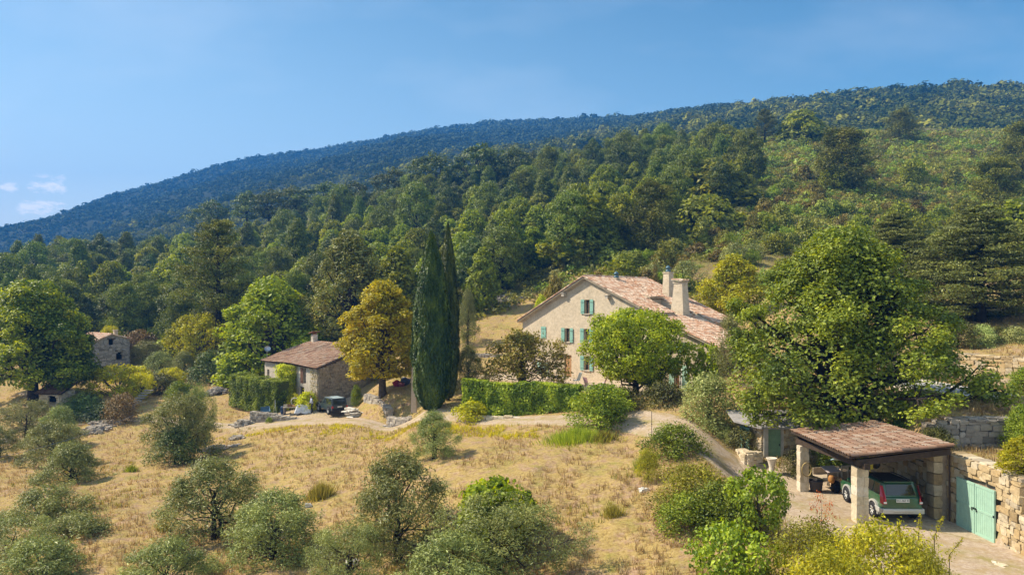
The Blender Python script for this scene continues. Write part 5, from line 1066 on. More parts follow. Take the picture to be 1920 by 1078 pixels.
# olives of the field
for i, (k, px, yt, Y, w_, rz_, lab) in enumerate((
    (0, 748, 850, 31.5, 196, .4, 'grey green olive with forked dark trunk in the middle foreground'),
    (0, 398, 862, 36, 182, 2.0, 'olive with leaning trunk on the bank, left of the middle'),
    (2, 515, 924, 32.5, 186, 1.1, 'wide olive low in the foreground right of the leaning one'),
    (3, 655, 985, 28.5, 176, 4.2, 'olive cut by the bottom edge left of the forked trunk'),
    (0, 312, 1012, 29.5, 176, 5.0, 'green olive cut by the bottom edge, left of the middle'),
    (3, 935, 935, 27.0, 268, 3.0, 'broad olive at the bottom edge in front of the fig'),
    (0, 850, 1000, 25.0, 220, .9, 'pale olive at the bottom edge centre'),
    (2, 338, 742, 56, 128, .0, 'large olive on the slope beside the blue barrel'),
    (3, 372, 722, 60, 60, 2.8, 'thin olive just behind the one by the blue barrel'),
    (0, 813, 772, 42.5, 80, 1.0, 'young upright olive by the track below the cypresses'),
    (1, 130, 832, 50, 138, 1.9, 'olive with two trunks casting a shadow on the left field'),
    (2, 100, 790, 57, 108, 3.3, 'olive above the two-trunked one on the left'),
    (3, 48, 752, 68, 112, 5.3, 'grey olive below the big walnut'),
    (0, 112, 762, 65, 70, 4.1, 'small olive right below the tiny hut'),
    (2, 88, 915, 40, 178, 2.2, 'bushy olive at the left foreground, behind the lower ones'),
    (0, 150, 965, 36, 176, .2, 'olive at the left foreground whose right branch sticks out'),
    (3, 30, 970, 35, 180, 1.2, 'olive at the left edge of the foreground'),
    (0, 72, 1010, 31, 210, 3.9, 'olive in the bottom left corner'),
    (0, -6, 800, 60, 70, 2.9, 'olive cut by the left edge'),
    (1, 345, 660, 96, 60, 2.2, 'grey olive beside the yellow tree below the wood'),
    (2, 275, 640, 104, 74, .2, 'round olive shrub right of the stone house'),
    (0, 300, 660, 98, 66, 1.5, 'silvery olive lower right of the stone house'),
    (3, 235, 540, 128, 54, .5, 'silver grey tree at the wood edge above the stone house'),
    (1, 625, 590, 96, 44, .5, 'silver grey tree behind the cottage roof'))):
    plant(OL[k], 'olive_tree', lab, 'tree', px, yt, Y, w_, 'olive trees', rz=rz_)
# dark evergreen next to the barrel olive, bottom fig
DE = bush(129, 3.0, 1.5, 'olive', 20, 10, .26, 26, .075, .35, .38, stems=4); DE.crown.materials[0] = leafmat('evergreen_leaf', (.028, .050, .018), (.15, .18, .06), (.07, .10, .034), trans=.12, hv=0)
plant(DE, 'evergreen_bush', 'dense dark green bush at the foot of the barrel olive', 'shrub', 328, 800, 54.5, 78, rz=.6)
FB = tree(130, 3.6, 2.1, .4, 'round', 22, .36, 9, .36, 20, .125, .78, .85, 'lime', DBARK, .1, .7, multi=3)
plant(FB, 'fig_tree', 'bright leafy fig in the foreground field behind the broad olive', 'tree', 928, 902, 29.5, 148, rz=1.6)
# right foreground thicket
BX = [bush(131, 2.6, 1.7, 'lime', 24, 10, .24, 26, .062, .5, .38, stems=5), bush(132, 2.8, 1.7, 'broom', 24, 10, .22, 30, .055, .4, .36, stems=6)]
BX[0].crown.materials[0] = leafmat('box_leaf', (.030, .055, .010), (.22, .25, .028), (.10, .13, .018), trans=.2, hv=0)
BX[1].crown.materials[0] = leafmat('thorn_leaf', (.05, .055, .010), (.36, .34, .04), (.17, .165, .022), trans=.25, hv=0)
for i, (k, px, yt, Y, w_, lab) in enumerate(((0, 1266, 795, 37.5, 112, 'leafy green bush on the field edge beside the drive bend'), (1, 1300, 868, 30.5, 150, 'tall yellowish green bush left of the drive'),
    (0, 1290, 925, 29.0, 120, 'dark green lower bush under the yellowish one'), (0, 1352, 905, 28.5, 130, 'green bush with pale twigs beside the fig thicket'),
    (1, 1215, 842, 34, 46, 'thin pale green tuft bush at the field edge'))):
    plant(BX[k], 'thicket_bush', lab, 'shrub', px, yt, Y, w_, 'bushes at the right of the field', rz=i*1.1)
FT = tree(133, 3.2, 1.9, .6, 'round', 20, .36, 8, .34, 20, .10, .7, .85, 'lime', BARK, .07, .6, multi=5, fork=.4); FT.crown.materials[0] = leafmat('fig_leaf', (.05, .09, .014), (.28, .33, .04), (.14, .19, .024), trans=.25, hv=0)
plant(FT, 'fig_tree', 'fig with pale bare stems and bright leaves left of the drive', 'tree', 1422, 882, 27.3, 116, rz=.8)
plant(FT, 'fig_tree', 'low fig branches in the lower right foreground', 'tree', 1375, 985, 23.2, 150, rz=2.8, zb=-10.0)
TH = bush(134, 3.4, 2.2, 'yellow', 34, 10, .20, 34, .05, .42, .34, stems=7, tr=.03, up=.5); TH.crown.materials[0] = BX[1].crown.materials[0]
TY = leafmat('yellow_thorn_leaf', (.08, .09, .012), (.42, .38, .035), (.22, .215, .020), trans=.3, hv=0)
TH2 = bush(135, 3.2, 1.9, 'yellow', 30, 10, .20, 36, .05, .42, .34, stems=7, tr=.03, up=.5); TH2.crown.materials[0] = TY
for i, (T_q, px, yt, Y, w_, lab) in enumerate(((TH, 1530, 978, 22.5, 190, 'olive green thorny bush at the bottom right'), (TH2, 1660, 985, 20.5, 230, 'yellow tipped thorny bush at the bottom right corner area'), (TH2, 1560, 1028, 18.8, 220, 'lowest yellow thorny bush cut by the bottom edge'), (TH, 1735, 1030, 19.5, 110, 'small green end of the thorny thicket by the garage'))):
    plant(T_q, 'thorn_bush', lab, 'shrub', px, yt, Y, w_, 'thorny bushes at the bottom right', rz=i*1.7, zb=-10.2)
# long yellow shoots sticking out of the thorn bushes
rg = np.random.default_rng(140); sm = MB(); lm_ = MB()
for px, py, dx_, L_ in ((1722, 1010, .05, .75), (1752, 1005, .28, .62), (1690, 1015, -.1, .5), (1640, 1010, -.25, .5), (1780, 1040, .4, .5), (1600, 1015, .1, .45), (1670, 1020, .2, .4)):
    a = P(px, py, 20.2); b = a+np.array([dx_, 0, L_]); sm.tube([a-np.array([0, 0, .6]), a, b], [.015, .012, .004], 4)
    s = rg.uniform(-.7, 1, 230); Pn = a+(b-a)*s[:, None]+rg.normal(0, 1, (230, 3))*(.06*(1.25-s))[:, None]; leaves(lm_, rg, Pn, rdir(rg, 230), .034*rg.uniform(.6, 1.2, 230), .5, rg.uniform(.4, 1, 230))
sh_ = tag(empty('bramble_shoots', (0, 0, 0)), 'long yellow shoots standing above the thorny bushes', 'shoots'); sm.build('stem', DBARK, sh_); lm_.build('foliage', TY, sh_)
# right edge
plant(BB, 'laurel_bush', 'green bush cut by the right edge above the garage wall', 'shrub', 1915, 760, 31.5, 60, rz=1.6, zb=-6.7)
plant(YG, 'yellow_green_tree', 'leafy branches at the right edge hanging over the garage wall', 'tree', 1925, 820, 26.2, 84, rz=2.6, zb=-6.5)
plant(BB, 'laurel_bush', 'green bush at the right edge by the pool end', 'shrub', 1922, 690, 40.5, 66, rz=3.6, zb=-5.7)
for i, (k, px, yt, Y, w_, lab) in enumerate(((0, 1795, 602, 53.5, 74, 'russet bush above the pool wall behind the oak'), (1, 1843, 610, 53, 52, 'pale leaved bush above the pool wall'), (0, 1872, 612, 53.8, 46, 'brown green bush between the pale ones above the pool wall'), (1, 1903, 615, 52.5, 62, 'white flowering bush at the right end above the pool wall'))):
    plant((DB, VB)[k], 'border_bush', lab, 'shrub', px, yt, Y, w_, 'bushes above the pool wall', rz=i*1.3)
for i, (px, yt, Y, w_, T_q, lab) in enumerate(((1395, 800, 40.6, 66, DB, 'brownish green bush left of the shed'), (1500, 838, 37.2, 50, DB, 'dark bush behind the rear carport pillar'), (1562, 838, 37.4, 74, BB, 'green bush behind the carport'), (1455, 800, 41.5, 40, BB, 'green sprig over the shed roof'), (1362, 806, 41.8, 40, VB, 'pale low plant at the drive edge before the shed'),
    (1755, 800, 32.2, 60, DB, 'shaded bush right behind the carport roof'), (1690, 792, 35.2, 90, BB, 'dark leafy bush under the great oak'), (1585, 790, 38.5, 120, BB, 'shaded shrub at the foot of the great oak'))):
    plant(T_q, 'garden_bush', lab, 'shrub', px, yt, Y, w_, rz=i*1.9)
# slope on the left between house ruins and cottage
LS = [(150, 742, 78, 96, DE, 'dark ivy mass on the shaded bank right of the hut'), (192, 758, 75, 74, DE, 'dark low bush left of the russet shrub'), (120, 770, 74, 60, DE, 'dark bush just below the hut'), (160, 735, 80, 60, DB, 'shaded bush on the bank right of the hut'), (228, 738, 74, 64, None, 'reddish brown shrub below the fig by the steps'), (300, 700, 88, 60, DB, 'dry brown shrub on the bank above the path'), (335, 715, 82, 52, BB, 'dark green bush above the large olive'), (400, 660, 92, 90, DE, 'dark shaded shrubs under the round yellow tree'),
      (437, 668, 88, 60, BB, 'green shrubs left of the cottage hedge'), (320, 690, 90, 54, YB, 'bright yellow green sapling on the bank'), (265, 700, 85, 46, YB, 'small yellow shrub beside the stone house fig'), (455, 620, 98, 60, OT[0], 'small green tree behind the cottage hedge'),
      (262, 620, 112, 70, None, 'orange brown shrub right of the stone house roof'), (210, 590, 118, 60, ST[5], 'dark bush behind the stone house'), (180, 560, 125, 90, DE, 'dark spreading tree above the stone house roof'), (290, 610, 115, 60, ST[1], 'green shrub at the wood foot'), (330, 625, 112, 70, ST[0], 'grey shrub at the wood foot'), (240, 580, 122, 70, YB, 'bright green shrub in the gap above the stone house'),
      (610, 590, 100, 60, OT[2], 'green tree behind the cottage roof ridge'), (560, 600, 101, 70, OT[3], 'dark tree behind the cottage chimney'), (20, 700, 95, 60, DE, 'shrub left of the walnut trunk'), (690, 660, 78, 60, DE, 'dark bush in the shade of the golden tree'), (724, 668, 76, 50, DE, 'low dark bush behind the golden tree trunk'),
      (1015, 555, 88, 30, YG, 'tiny lime green tree on the slope left of the roof'), (1040, 515, 98, 34, ST[3], 'pinkish dry shrub on the slope above the roof'), (880, 620, 92, 34, ST[0], 'low shrub on the dry bank behind the cypress')]
PB = bush(141, 2.6, 2.0, 'purple', 20, 10, .25, 20, .085, .5, .4, stems=5)
for i, (px, yt, Y, w_, T_q, lab) in enumerate(LS): plant(T_q or PB, 'bank_shrub', lab, 'shrub', px, yt, Y, w_, rz=i*1.37)
PS = tree(142, 4.2, .6, .5, 'egg', 12, .5, 6, .2, 16, .06, .4, 1.6, 'scrub', BARK, .04, .9); plant(PS, 'poplar_sapling', 'thin upright pale sapling behind the farmhouse ridge', 'tree', 1229, 488, 82, 18)
SR = tree(143, 2.2, 1.0, .8, 'round', 9, .4, 5, .2, 6, .05, .5, .8, 'red', DBARK, .03, .6, fork=.9); plant(SR, 'red_sapling', 'bare twiggy sapling with red leaves beside the drive', 'tree', 1541, 925, 26.6, 56, zb=-9.6)
# ------------------------------------------------------------------ hedges
def hedge(name, label, pts, w_, h, lm, seed, n, leaf=.075, asp=.6, bulge=.18, parts=True):
    """clipped hedge along pts [(x, y, zb)], leaves over a lumpy box"""
    rg = np.random.default_rng(seed); m = MB(); core = MB()
    for (x0, y0, z0, h0), (x1, y1, z1, h1) in zip(pts[:-1], pts[1:]):
        a, b = np.array([x0, y0]), np.array([x1, y1]); Lw = np.linalg.norm(b-a); d = (b-a)/Lw; nr = np.array([d[1], -d[0]]); A = [Lw*h*1.0, Lw*w_, Lw*h*.5, w_*h*.5, w_*h*.5]; k = int(n*Lw)
        fc = rg.choice(5, k, p=np.array(A)/sum(A)); s = rg.uniform(0, Lw, k); u = rg.uniform(-1, 1, k); v = rg.uniform(0, 1, k)
        off = np.where(fc == 0, 1, np.where(fc == 2, -1, u))*w_/2; vv = np.where(fc == 1, 1.0, v); s = np.where(fc == 3, 0, np.where(fc == 4, Lw, s))
        nn = np.zeros((k, 3)); 
        for f_, vec in ((0, (*nr, .15)), (1, (0, 0, 1)), (2, (*-nr, .15)), (3, (*-d, .1)), (4, (*d, .1))): nn[fc == f_] = vec
        hh = h0+(h1-h0)*s/Lw; Pn = np.column_stack([a[0]+d[0]*s+nr[0]*off, a[1]+d[1]*s+nr[1]*off, z0+(z1-z0)*s/Lw+hh*vv])
        lump = (fbm(s*1.1+seed, vv*hh*1.2+u*.5, 3, seed)*1.4-rg.uniform(0, 1, k)**2*.9)*bulge; Pn += unit(nn)*lump[:, None]
        rd_ = ss(.75, 1.05, vv); Pn[:, 0] -= nr[0]*np.sign(off)*rd_*.12; Pn[:, 1] -= nr[1]*np.sign(off)*rd_*.12
        tone = np.clip(.5+.7*fbm(s*1.3, vv*hh*1.6, 2, seed+4)+rg.normal(0, .17, k)+.12*(fc == 1), 0, 1)
        leaves(m, rg, Pn, unit(unit(nn)*.9+np.array([0, 0, .35])+rdir(rg, k)*.8), leaf*rg.uniform(.6, 1.3, k), asp, tone)
        c = (a+b)/2; core.box((c[0], c[1], (z0+z1)/2+(h0+h1)/4), (Lw*.97, w_*.72, (h0+h1)/2*.9), .1, rz=math.atan2(d[1], d[0]))
    r = tag(empty(name, (0, 0, 0)), label, 'hedge'); m.build('foliage', LM[lm], r); core.build('branches', LM['darkpine'], r); return r
def hp(px, Y, zb, zt): q = P(px, 0, Y); return (q[0], q[1], zb, zt-zb)
hedge('hedge', 'long clipped ivy green hedge between the track and the terrace', [hp(917, 53, -8.5, -5.95), hp(1000, 52, -8.3, -5.75), (*P(1088, 0, 51)[:2], -8.1, 2.2)], 1.3, 2.6, 'hedge', 150, 1700, .10)
hedge('hedge', 'darker ivy hedge end left of the long clipped one', [hp(869, 54.5, -8.6, -5.75), hp(915, 54.2, -8.5, -5.85)], 1.3, 2.7, 'hedge', 151, 1500, .10)
hedge('cottage_hedge', 'dark conifer hedge block standing left of the cottage', [hp(446, 79, -11.2, -7.7), hp(478, 76, -11.4, -7.9), hp(532, 73.8, -11.3, -8.0)], 2.2, 3.4, 'cypress', 152, 2400, .10, .4, .32)
hedge_mat = leafmat('conifer_hedge_leaf', (.03, .06, .010), (.27, .31, .030), (.11, .15, .016), trans=.2, hv=0)
for o in bpy.data.objects:
    if o.parent and o.parent.name == 'cottage_hedge' and o.name.startswith('foliage'): o.data.materials[0] = hedge_mat
SB_ = bush(153, 1.3, 1.1, 'yellow', 16, 8, .26, 18, .075, .6, .4); plant(SB_, 'yellow_bush', 'low bright yellow green bush at the left foot of the hedge', 'shrub', 886, 752, 52.4, 52)
# climber on the cottage front and ivy corner
def climber(name, label, pts, n, lm, seed, leaf=.09, th=.35):
    rg = np.random.default_rng(seed); m = MB(); 
    for x0, x1, z0, z1, wgt in pts:
        k = int(n*wgt); x = rg.uniform(x0, x1, k); z = rg.uniform(z0, z1, k); y = -np.abs(rg.normal(0, th*.5, k))-.05-th*np.clip(1-np.abs((x-(x0+x1)/2)/((x1-x0)/2)), 0, 1)*(.6+fbm(x*1.5, z*1.5, 2, seed))
        leaves(m, rg, np.column_stack([x, y, z]), unit(np.array([0, -1, .4])+rdir(rg, k)*.8), leaf*rg.uniform(.6, 1.3, k), .6, np.clip(.5+.7*fbm(x*2, z*2, 2, seed+1)+rg.normal(0, .15, k), 0, 1))
    o = m.build(name, LM[lm]); o.location = C_.location; o.rotation_euler = C_.rotation_euler; return tag(o, label, 'climber')
climber('climbing_vine', 'thick green vine climbing the cottage front up to the eave', [(-8.6, -5.2, 1.0, 4.3, 1), (-8.2, -5.6, .0, 1.5, .3), (-8.9, -6.0, 2.5, 4.2, .5)], 4200, 'yellow', 160, .10, .8)
climber('dry_vine', 'sparse dry vine at the near cottage corner', [(-1.6, 0, .2, 4.2, .35), (-2.6, -.2, 0, 1.6, .5)], 1500, 'brown', 161, .07, .25)
for i, (px, yt, Y, w_, T_q, lab) in enumerate(((575, 735, 71.8, 32, SB_, 'yellow green shrub by the cottage front behind the person'), (668, 722, 71.5, 22, BB, 'small green shrub between cottage and retaining wall'), (552, 738, 73.5, 26, SB_, 'leafy shrub at the foot of the vine'), (636, 728, 76.0, 46, DE, 'bluish green bush against the cottage gable'), (660, 690, 77, 26, BB, 'upright green bush at the cottage gable end'), (505, 782, 69, 12, BB, 'tiny green bush at the low stone wall'))):
    plant(T_q, 'yard_shrub', lab, 'shrub', px, yt, Y, w_, rz=i*1.9)
# ------------------------------------------------------------------ grasses of the dry field: nobody could count them
def grass(name, X, Y, size, nb, matl, seed, lean=.5, wd=.10, tone0=None):
    rg = np.random.default_rng(seed); n = len(X); Z = G(X, Y); m = MB(); k = n*nb
    c = np.repeat(np.column_stack([X, Y, Z-.02]), nb, 0); s = np.repeat(size, nb)*rg.uniform(.5, 1.15, k); an = rg.uniform(0, 2*math.pi, k); le = rg.uniform(0, lean, k)
    b0 = c+np.column_stack([rg.normal(0, .28, k)*s, rg.normal(0, .28, k)*s, np.zeros(k)]); tip = b0+np.column_stack([np.cos(an)*le*s, np.sin(an)*le*s, s])
    pr = np.column_stack([-np.sin(an), np.cos(an), 0*an])*(s*wd)[:, None]
    V = np.stack([b0-pr, b0+pr, tip], 1); t0 = rg.uniform(.1, .9, n) if tone0 is None else tone0
    m.add(V.reshape(-1, 3), np.arange(3*k).reshape(k, 3), np.clip(np.repeat(t0, nb)+rg.normal(0, .15, k), 0, 1)); return tag(m.build(name, matl), kind='stuff')
STRAW = leafmat('straw', (.13, .085, .035), (.38, .285, .135), (.25, .175, .075), trans=.25, hv=0, warm=False)
WEED = leafmat('weed', (.09, .085, .018), (.30, .265, .055), (.19, .165, .032), trans=.25, hv=0, warm=False)
GREENG = leafmat('green_grass', (.07, .11, .012), (.30, .33, .04), (.17, .21, .022), trans=.25, hv=0, warm=False)
rg = np.random.default_rng(170)
def field(n, Y0, Y1, p0=-80, p1=2000):
    Y = Y0*(Y1/Y0)**rg.uniform(0, 1, n); px = rg.uniform(p0, p1, n); X = (px-CX)/F*Y
    r = road_d(X, Y); dx, dy = X-HO[0], Y-HO[1]; u = dx*HU[0]+dy*HU[1]; v = dx*HV[0]+dy*HV[1]
    ok = (r > .15)&~((u > -10) & (u < 15.8) & (v > -7) & (v < 9.5))&~((X > 12.2) & (X < 19.9) & (Y > 21) & (Y < 37.5))&~((X > -27) & (X < -13) & (Y > 66.5) & (Y < 86) & (px > 480) & (px < 700))&~((X > 23.5) & (X < 40) & (Y > 38.5) & (Y < 45)); return X[ok], Y[ok], px[ok]
X, Y, px = field(52000, 22, 112); q = fbm(X/2.2, Y/2.2, 3, 80); k = q > -.12; grass('dry_grass', X[k], Y[k], rg.uniform(.10, .30, k.sum())*(1+Y[k]/200), 6, STRAW, 171, .9, .07)
X, Y, px = field(26000, 22, 112); q = fbm(X/3.5, Y/3.5, 3, 90); k = q > .22; grass('golden_weeds', X[k], Y[k], rg.uniform(.12, .34, k.sum()), 7, WEED, 172, .8, .09)
X, Y, px = field(15000, 44, 66, 380, 1010); t_ = np.abs(road_d(X, Y)-1.6); k = (t_ < 1.5+1.2*fbm(X/1.5, Y/1.5, 2, 5)) & (np.array([y < np.interp(x, RC[:, 0], RC[:, 1]) for x, y in zip(X, Y)])) & (fbm(X/1.9, Y/1.9, 3, 6) > .06); grass('yellow_verge', X[k], Y[k], rg.uniform(.10, .30, k.sum()), 8, leafmat('yellow_weed', (.17, .16, .02), (.46, .42, .05), (.32, .29, .035), trans=.3, hv=0), 173, .9, .11)
def tuft(px, py_, Y, w_, h, n, matl, label, name='grass_clump', seed=0, nb=10):
    rg = np.random.default_rng(seed+500); x, y, z = at(px, Y); m = MB(); r = w_/F*Y/2
    k = n*nb; a = rg.uniform(0, 6.28, k); rr = np.minimum(np.abs(rg.normal(0, .52, k)), 1.6)*r*(1+.5*fbm(a*1.2, a*0+seed, 2, seed)); bx, by = x+rr*np.cos(a), y+rr*np.sin(a)*.7; bz = G(bx, by)-.03
    hh = h*rg.uniform(.3, 1.15, k)*(1-.22*np.minimum(rr/r, 1.6)**2); tip = np.column_stack([bx+np.cos(a)*rr/r*.4*hh+rg.normal(0, .12, k)*hh, by+np.sin(a)*rr/r*.4*hh, bz+hh]); b0 = np.column_stack([bx, by, bz]); an = rg.uniform(0, 6.28, k); pr = np.column_stack([np.cos(an), np.sin(an), 0*an])*.022
    m.add(np.stack([b0-pr, b0+pr, tip], 1).reshape(-1, 3), np.arange(3*k).reshape(k, 3), rg.uniform(0, 1, k)); o = m.build(name, matl); return tag(o, label, 'grass clump')
tuft(600, 915, 40, 56, .95, 120, WEED, 'tall yellow green grass clump standing in the middle of the field', seed=1)
tuft(246, 878, 53, 24, .55, 60, GREENG, 'small bright green grass clump on the left field', seed=2)
tuft(1078, 830, 43, 100, .8, 300, GREENG, 'patch of tall green grass at the foot of the hedge-end bush', seed=3)
tuft(308, 978, 37, 22, .6, 50, WEED, 'dry grass clump near the left foreground olives', seed=4)
tuft(1210, 885, 36, 40, .7, 80, GREENG, 'thin green grass clump left of the drive bushes', seed=5)
tuft(1150, 955, 31, 40, .5, 60, WEED, 'low golden grass clump in the right part of the field', seed=6)
tuft(1010, 960, 30.5, 34, .45, 50, WEED, 'low golden grass clump right of the fig', seed=7)
tuft(1130, 832, 42.5, 60, .55, 90, WEED, 'dry grass with seed heads in front of the hedge-end bush', seed=8)
# ------------------------------------------------------------------ vehicles
def bev(me, off, seg=3, smooth=True):
    b = bmesh.new(); b.from_mesh(me); bmesh.ops.remove_doubles(b, verts=b.verts, dist=1e-4); bmesh.ops.recalc_face_normals(b, faces=b.faces)
    ed = [e for e in b.edges if len(e.link_faces) == 2 and e.calc_face_angle(0) > .25]
    bmesh.ops.bevel(b, geom=ed, offset=off, segments=seg, profile=.6, affect='EDGES', clamp_overlap=True); b.to_mesh(me); b.free()
    for p in me.polygons: p.use_smooth = smooth
def carpaint(name, c, rough=.28):
    return mat(name, lambda t: bsdf(t, mixc(t, ramp(t, noise(t, 3, 5), [(.4, (0, 0, 0)), (.8, (.25, .25, .25))]), c, (.20, .17, .13)), rough, .5, 0, None, .6))
CGLASS = mat('car_glass', lambda t: bsdf(t, (.012, .018, .02), .06, .8))
REDL = plain('red_lens', (.45, .02, .03), .2, .5, 0, .05, 5, .5)
SILV = plain('silver_plastic', (.50, .50, .48), .45, .5, .3, .08, 6)
def wheel(par, x, y, r, w, side, rimc=SILV, spokes=6):
    m = MB(); m.lathe([[r*.55, -w/2], [r*.92, -w/2], [r, -w*.32], [r, w*.32], [r*.92, w/2], [r*.55, w/2]], k=28, axis='x'); o = m.build('wheel', BLACK, par, True); o.location = (x, y, r)
    m = MB(); m.lathe([[r*.66, -w*.3], [r*.66, w*.42*1], [r*.60, w*.42], [r*.57, w*.2], [.0, w*.18]][::1], k=28, axis='x'); m.lathe([[.001, w*.43], [r*.16, w*.42], [r*.17, w*.2]], k=14, axis='x')
    for i in range(spokes):
        a = i*2*math.pi/spokes; m.box((w*.33, math.cos(a)*r*.36, math.sin(a)*r*.36), (w*.12, r*.15, r*.15)) if 0 else m.tube([[w*.36, math.cos(a)*r*.1, math.sin(a)*r*.1], [w*.33, math.cos(a)*r*.6, math.sin(a)*r*.6]], [r*.09, r*.07], 6)
    rm = m.build('rim', rimc, o, True)
    if side < 0: rm.rotation_euler = (0, 0, math.pi)
def car(name, label, loc, rz, prof, W_, gh, glassx, paint, roofc, wheels, wr, lightz, plate, hatch, cladding=None, ww=.2):
    """prof: lower body outline (y, z) clockwise; gh: greenhouse (base rear y, base front y, top rear y, top front y, belt z, roof z, base half width, top half width)"""
    C0 = tag(empty(name, loc, rz), label, 'car')
    m = MB(); p = np.array(prof, float); m.prism(p, -W_/2, W_/2); m.v = [np.stack([v[:, 1]*(1-.10*np.clip((v[:, 2]-.75)/.5, 0, 1)-.03*(v[:, 2] < .4)-.05*np.clip((np.abs(v[:, 0])-p[:, 0].max()*.86)/.3, 0, 1)), v[:, 0], v[:, 2]], -1) for v in m.v]
    b = m.build('body', paint, C0); bev(b.data, .05)
    r0, f0, r1, f1, zb, zr, hb, ht = gh; m = MB()
    V = [[-hb, r0, zb-.02], [hb, r0, zb-.02], [hb, f0, zb-.02], [-hb, f0, zb-.02], [-ht, r1, zr], [ht, r1, zr], [ht, f1, zr-.02], [-ht, f1, zr-.02]]
    m.add(V, [[0, 1, 5, 4], [1, 2, 6, 5], [2, 3, 7, 6], [3, 0, 4, 7], [4, 5, 6, 7], [3, 2, 1, 0]]); c = m.build('cabin', paint, C0); bev(c.data, .06)
    V = np.array(V, float)
    def pane(nm, q, s0, s1, t0, t1, matl=CGLASS, par=None, off=.012):
        a, b_, c_, d_ = [V[i] for i in q]; n_ = np.cross(b_-a, d_-a); n_ /= np.linalg.norm(n_); cen = V.mean(0)
        if np.dot(n_, a-cen) < 0: n_ = -n_
        f = lambda s, t: (a*(1-s)+b_*s)*(1-t)+(d_*(1-s)+c_*s)*t+n_*off
        m = MB(); pts = [f(s0, t0), f(s1, t0), f(s1, t1), f(s0, t1)]; m.add(pts+[x-n_*.02 for x in pts], [[0, 1, 2, 3], [7, 6, 5, 4], [0, 4, 5, 1], [1, 5, 6, 2], [2, 6, 7, 3], [3, 7, 4, 0]]); return m.build(nm, matl, par or c)
    pane('rear_window', (0, 1, 5, 4), .11, .89, .16, .84); pane('windscreen', (3, 2, 6, 7), .08, .92, .12, .88)
    for q in ((0, 3, 7, 4), (1, 2, 6, 5)):
        for s0, s1 in glassx: pane('side_window', q, s0, s1, .14, .86)
    pane('roof_panel', (4, 5, 6, 7), .06, .94, .04, .96, roofc, None, .012)
    m = MB()
    for s in (-1, 1): m.tube([[s*ht*.88, r1+.15, zr+.05], [s*ht*.88, (r1+f1)/2, zr+.07], [s*ht*.88, f1-.2, zr+.04]], .02, 6)
    m.build('roof_rails', BLACK, c)
    for s in (-1, 1):
        for wy in wheels:
            wheel(C0, s*(W_/2-ww*.22), wy, wr, ww, s)
            m = MB(); th = np.linspace(-.15, math.pi+.15, 15); R0, R1 = wr*1.10, wr*1.32
            V2 = []; xo = s*(W_/2+.018)
            for t_ in th:
                for rr in (R0, R1):
                    for xx in (xo, xo-s*.12): V2.append([xx, wy+rr*math.cos(t_), wr+rr*math.sin(t_)])
            fs = []
            for i in range(14):
                k = 4*i; fs += [[k, k+2, k+6, k+4], [k+2, k+3, k+7, k+6], [k, k+4, k+5, k+1]]
            m.add(V2, fs); m.build('wheel_arch', cladding or BLACK, C0)
            m = MB(); m.lathe([[.001, 0], [wr*1.1, 0]], k=24, axis='x'); o = m.build('wheel_well', DARK, C0); o.location = (s*(W_/2+.006-.03*0), wy, wr+.0); o.scale = (1, 1, 1); o.location.x = s*(W_/2+.002)
    return C0, b, c
# green car in the carport
GP = carpaint('green_paint', (.006, .075, .030))
prof = [(-2.0, .36), (-2.03, .62), (-1.98, 1.0), (-1.9, 1.06), (.75, 1.02), (.95, 1.0), (1.85, .86), (2.0, .66), (2.0, .34)]
G0, gb, gc = car('green_car', 'green estate car with silver bumpers parked facing away under the carport', (16.83, 31.35, -9.3), -.02, prof, 1.7, (-1.93, 1.05, -1.62, .28, 1.03, 1.58, .80, .66), ((.05, .27), (.30, .52), (.55, .80)), GP, plain('black_roof', (.02, .022, .024), .5, .4), (-1.22, 1.22), .34, 0, 0, 0, SILV)
m = MB(); m.box((0, -2.03, .50), (1.72, .16, .20)); m.box((0, -2.09, .52), (.9, .08, .10)); 
for s in (-1, 1): m.box((s*.86, -1.72, .50), (.05, .62, .2)); m.box((s*.86, .0, .38), (.05, 1.7, .12))
o = m.build('bumper', SILV, G0); bev(o.data, .03)
for s in (-1, 1):
    m = MB(); m.add([[s*.80, -2.045, .78], [s*.66, -2.05, .78], [s*.70, -2.03, 1.05], [s*.72, -1.80, 1.47], [s*.79, -1.72, 1.47], [s*.86, -1.84, 1.05], [s*.86, -1.9, .78]], [[0, 1, 2, 5], [2, 3, 4, 5], [0, 5, 6, 6]][:2]); m.add([[s*.80, -2.045, .78], [s*.80, -2.04, 1.05], [s*.865, -1.85, 1.05], [s*.865, -1.88, .78]], [[0, 1, 2, 3]]); m.add([[s*.80, -2.04, 1.05], [s*.72, -1.80, 1.47], [s*.79, -1.70, 1.47], [s*.865, -1.85, 1.05]], [[0, 1, 2, 3]]); m.build('tail_light', REDL, G0)
    m = MB(); m.box((s*.74, -2.055, .84), (.12, .02, .07)); m.build('reversing_light', WHITE, G0)
    m = MB(); m.box((s*.93, .78, 1.12), (.18, .1, .13)); o = m.build('wing_mirror', GP, G0); bev(o.data, .03)
def text(name, s, size, matl, par, loc, rot, ext=.004):
    cu = bpy.data.curves.new(name, 'FONT'); cu.body = s; cu.size = size; cu.extrude = ext; cu.align_x = 'CENTER'; cu.align_y = 'CENTER'
    o = bpy.data.objects.new(name, cu); COL.objects.link(o); dg = bpy.context.evaluated_depsgraph_get(); me = bpy.data.meshes.new_from_object(o.evaluated_get(dg)); bpy.data.objects.remove(o)
    o = bpy.data.objects.new(name, me); COL.objects.link(o); me.materials.clear(); me.materials.append(matl); o.parent = par; o.location = loc; o.rotation_euler = rot; return o
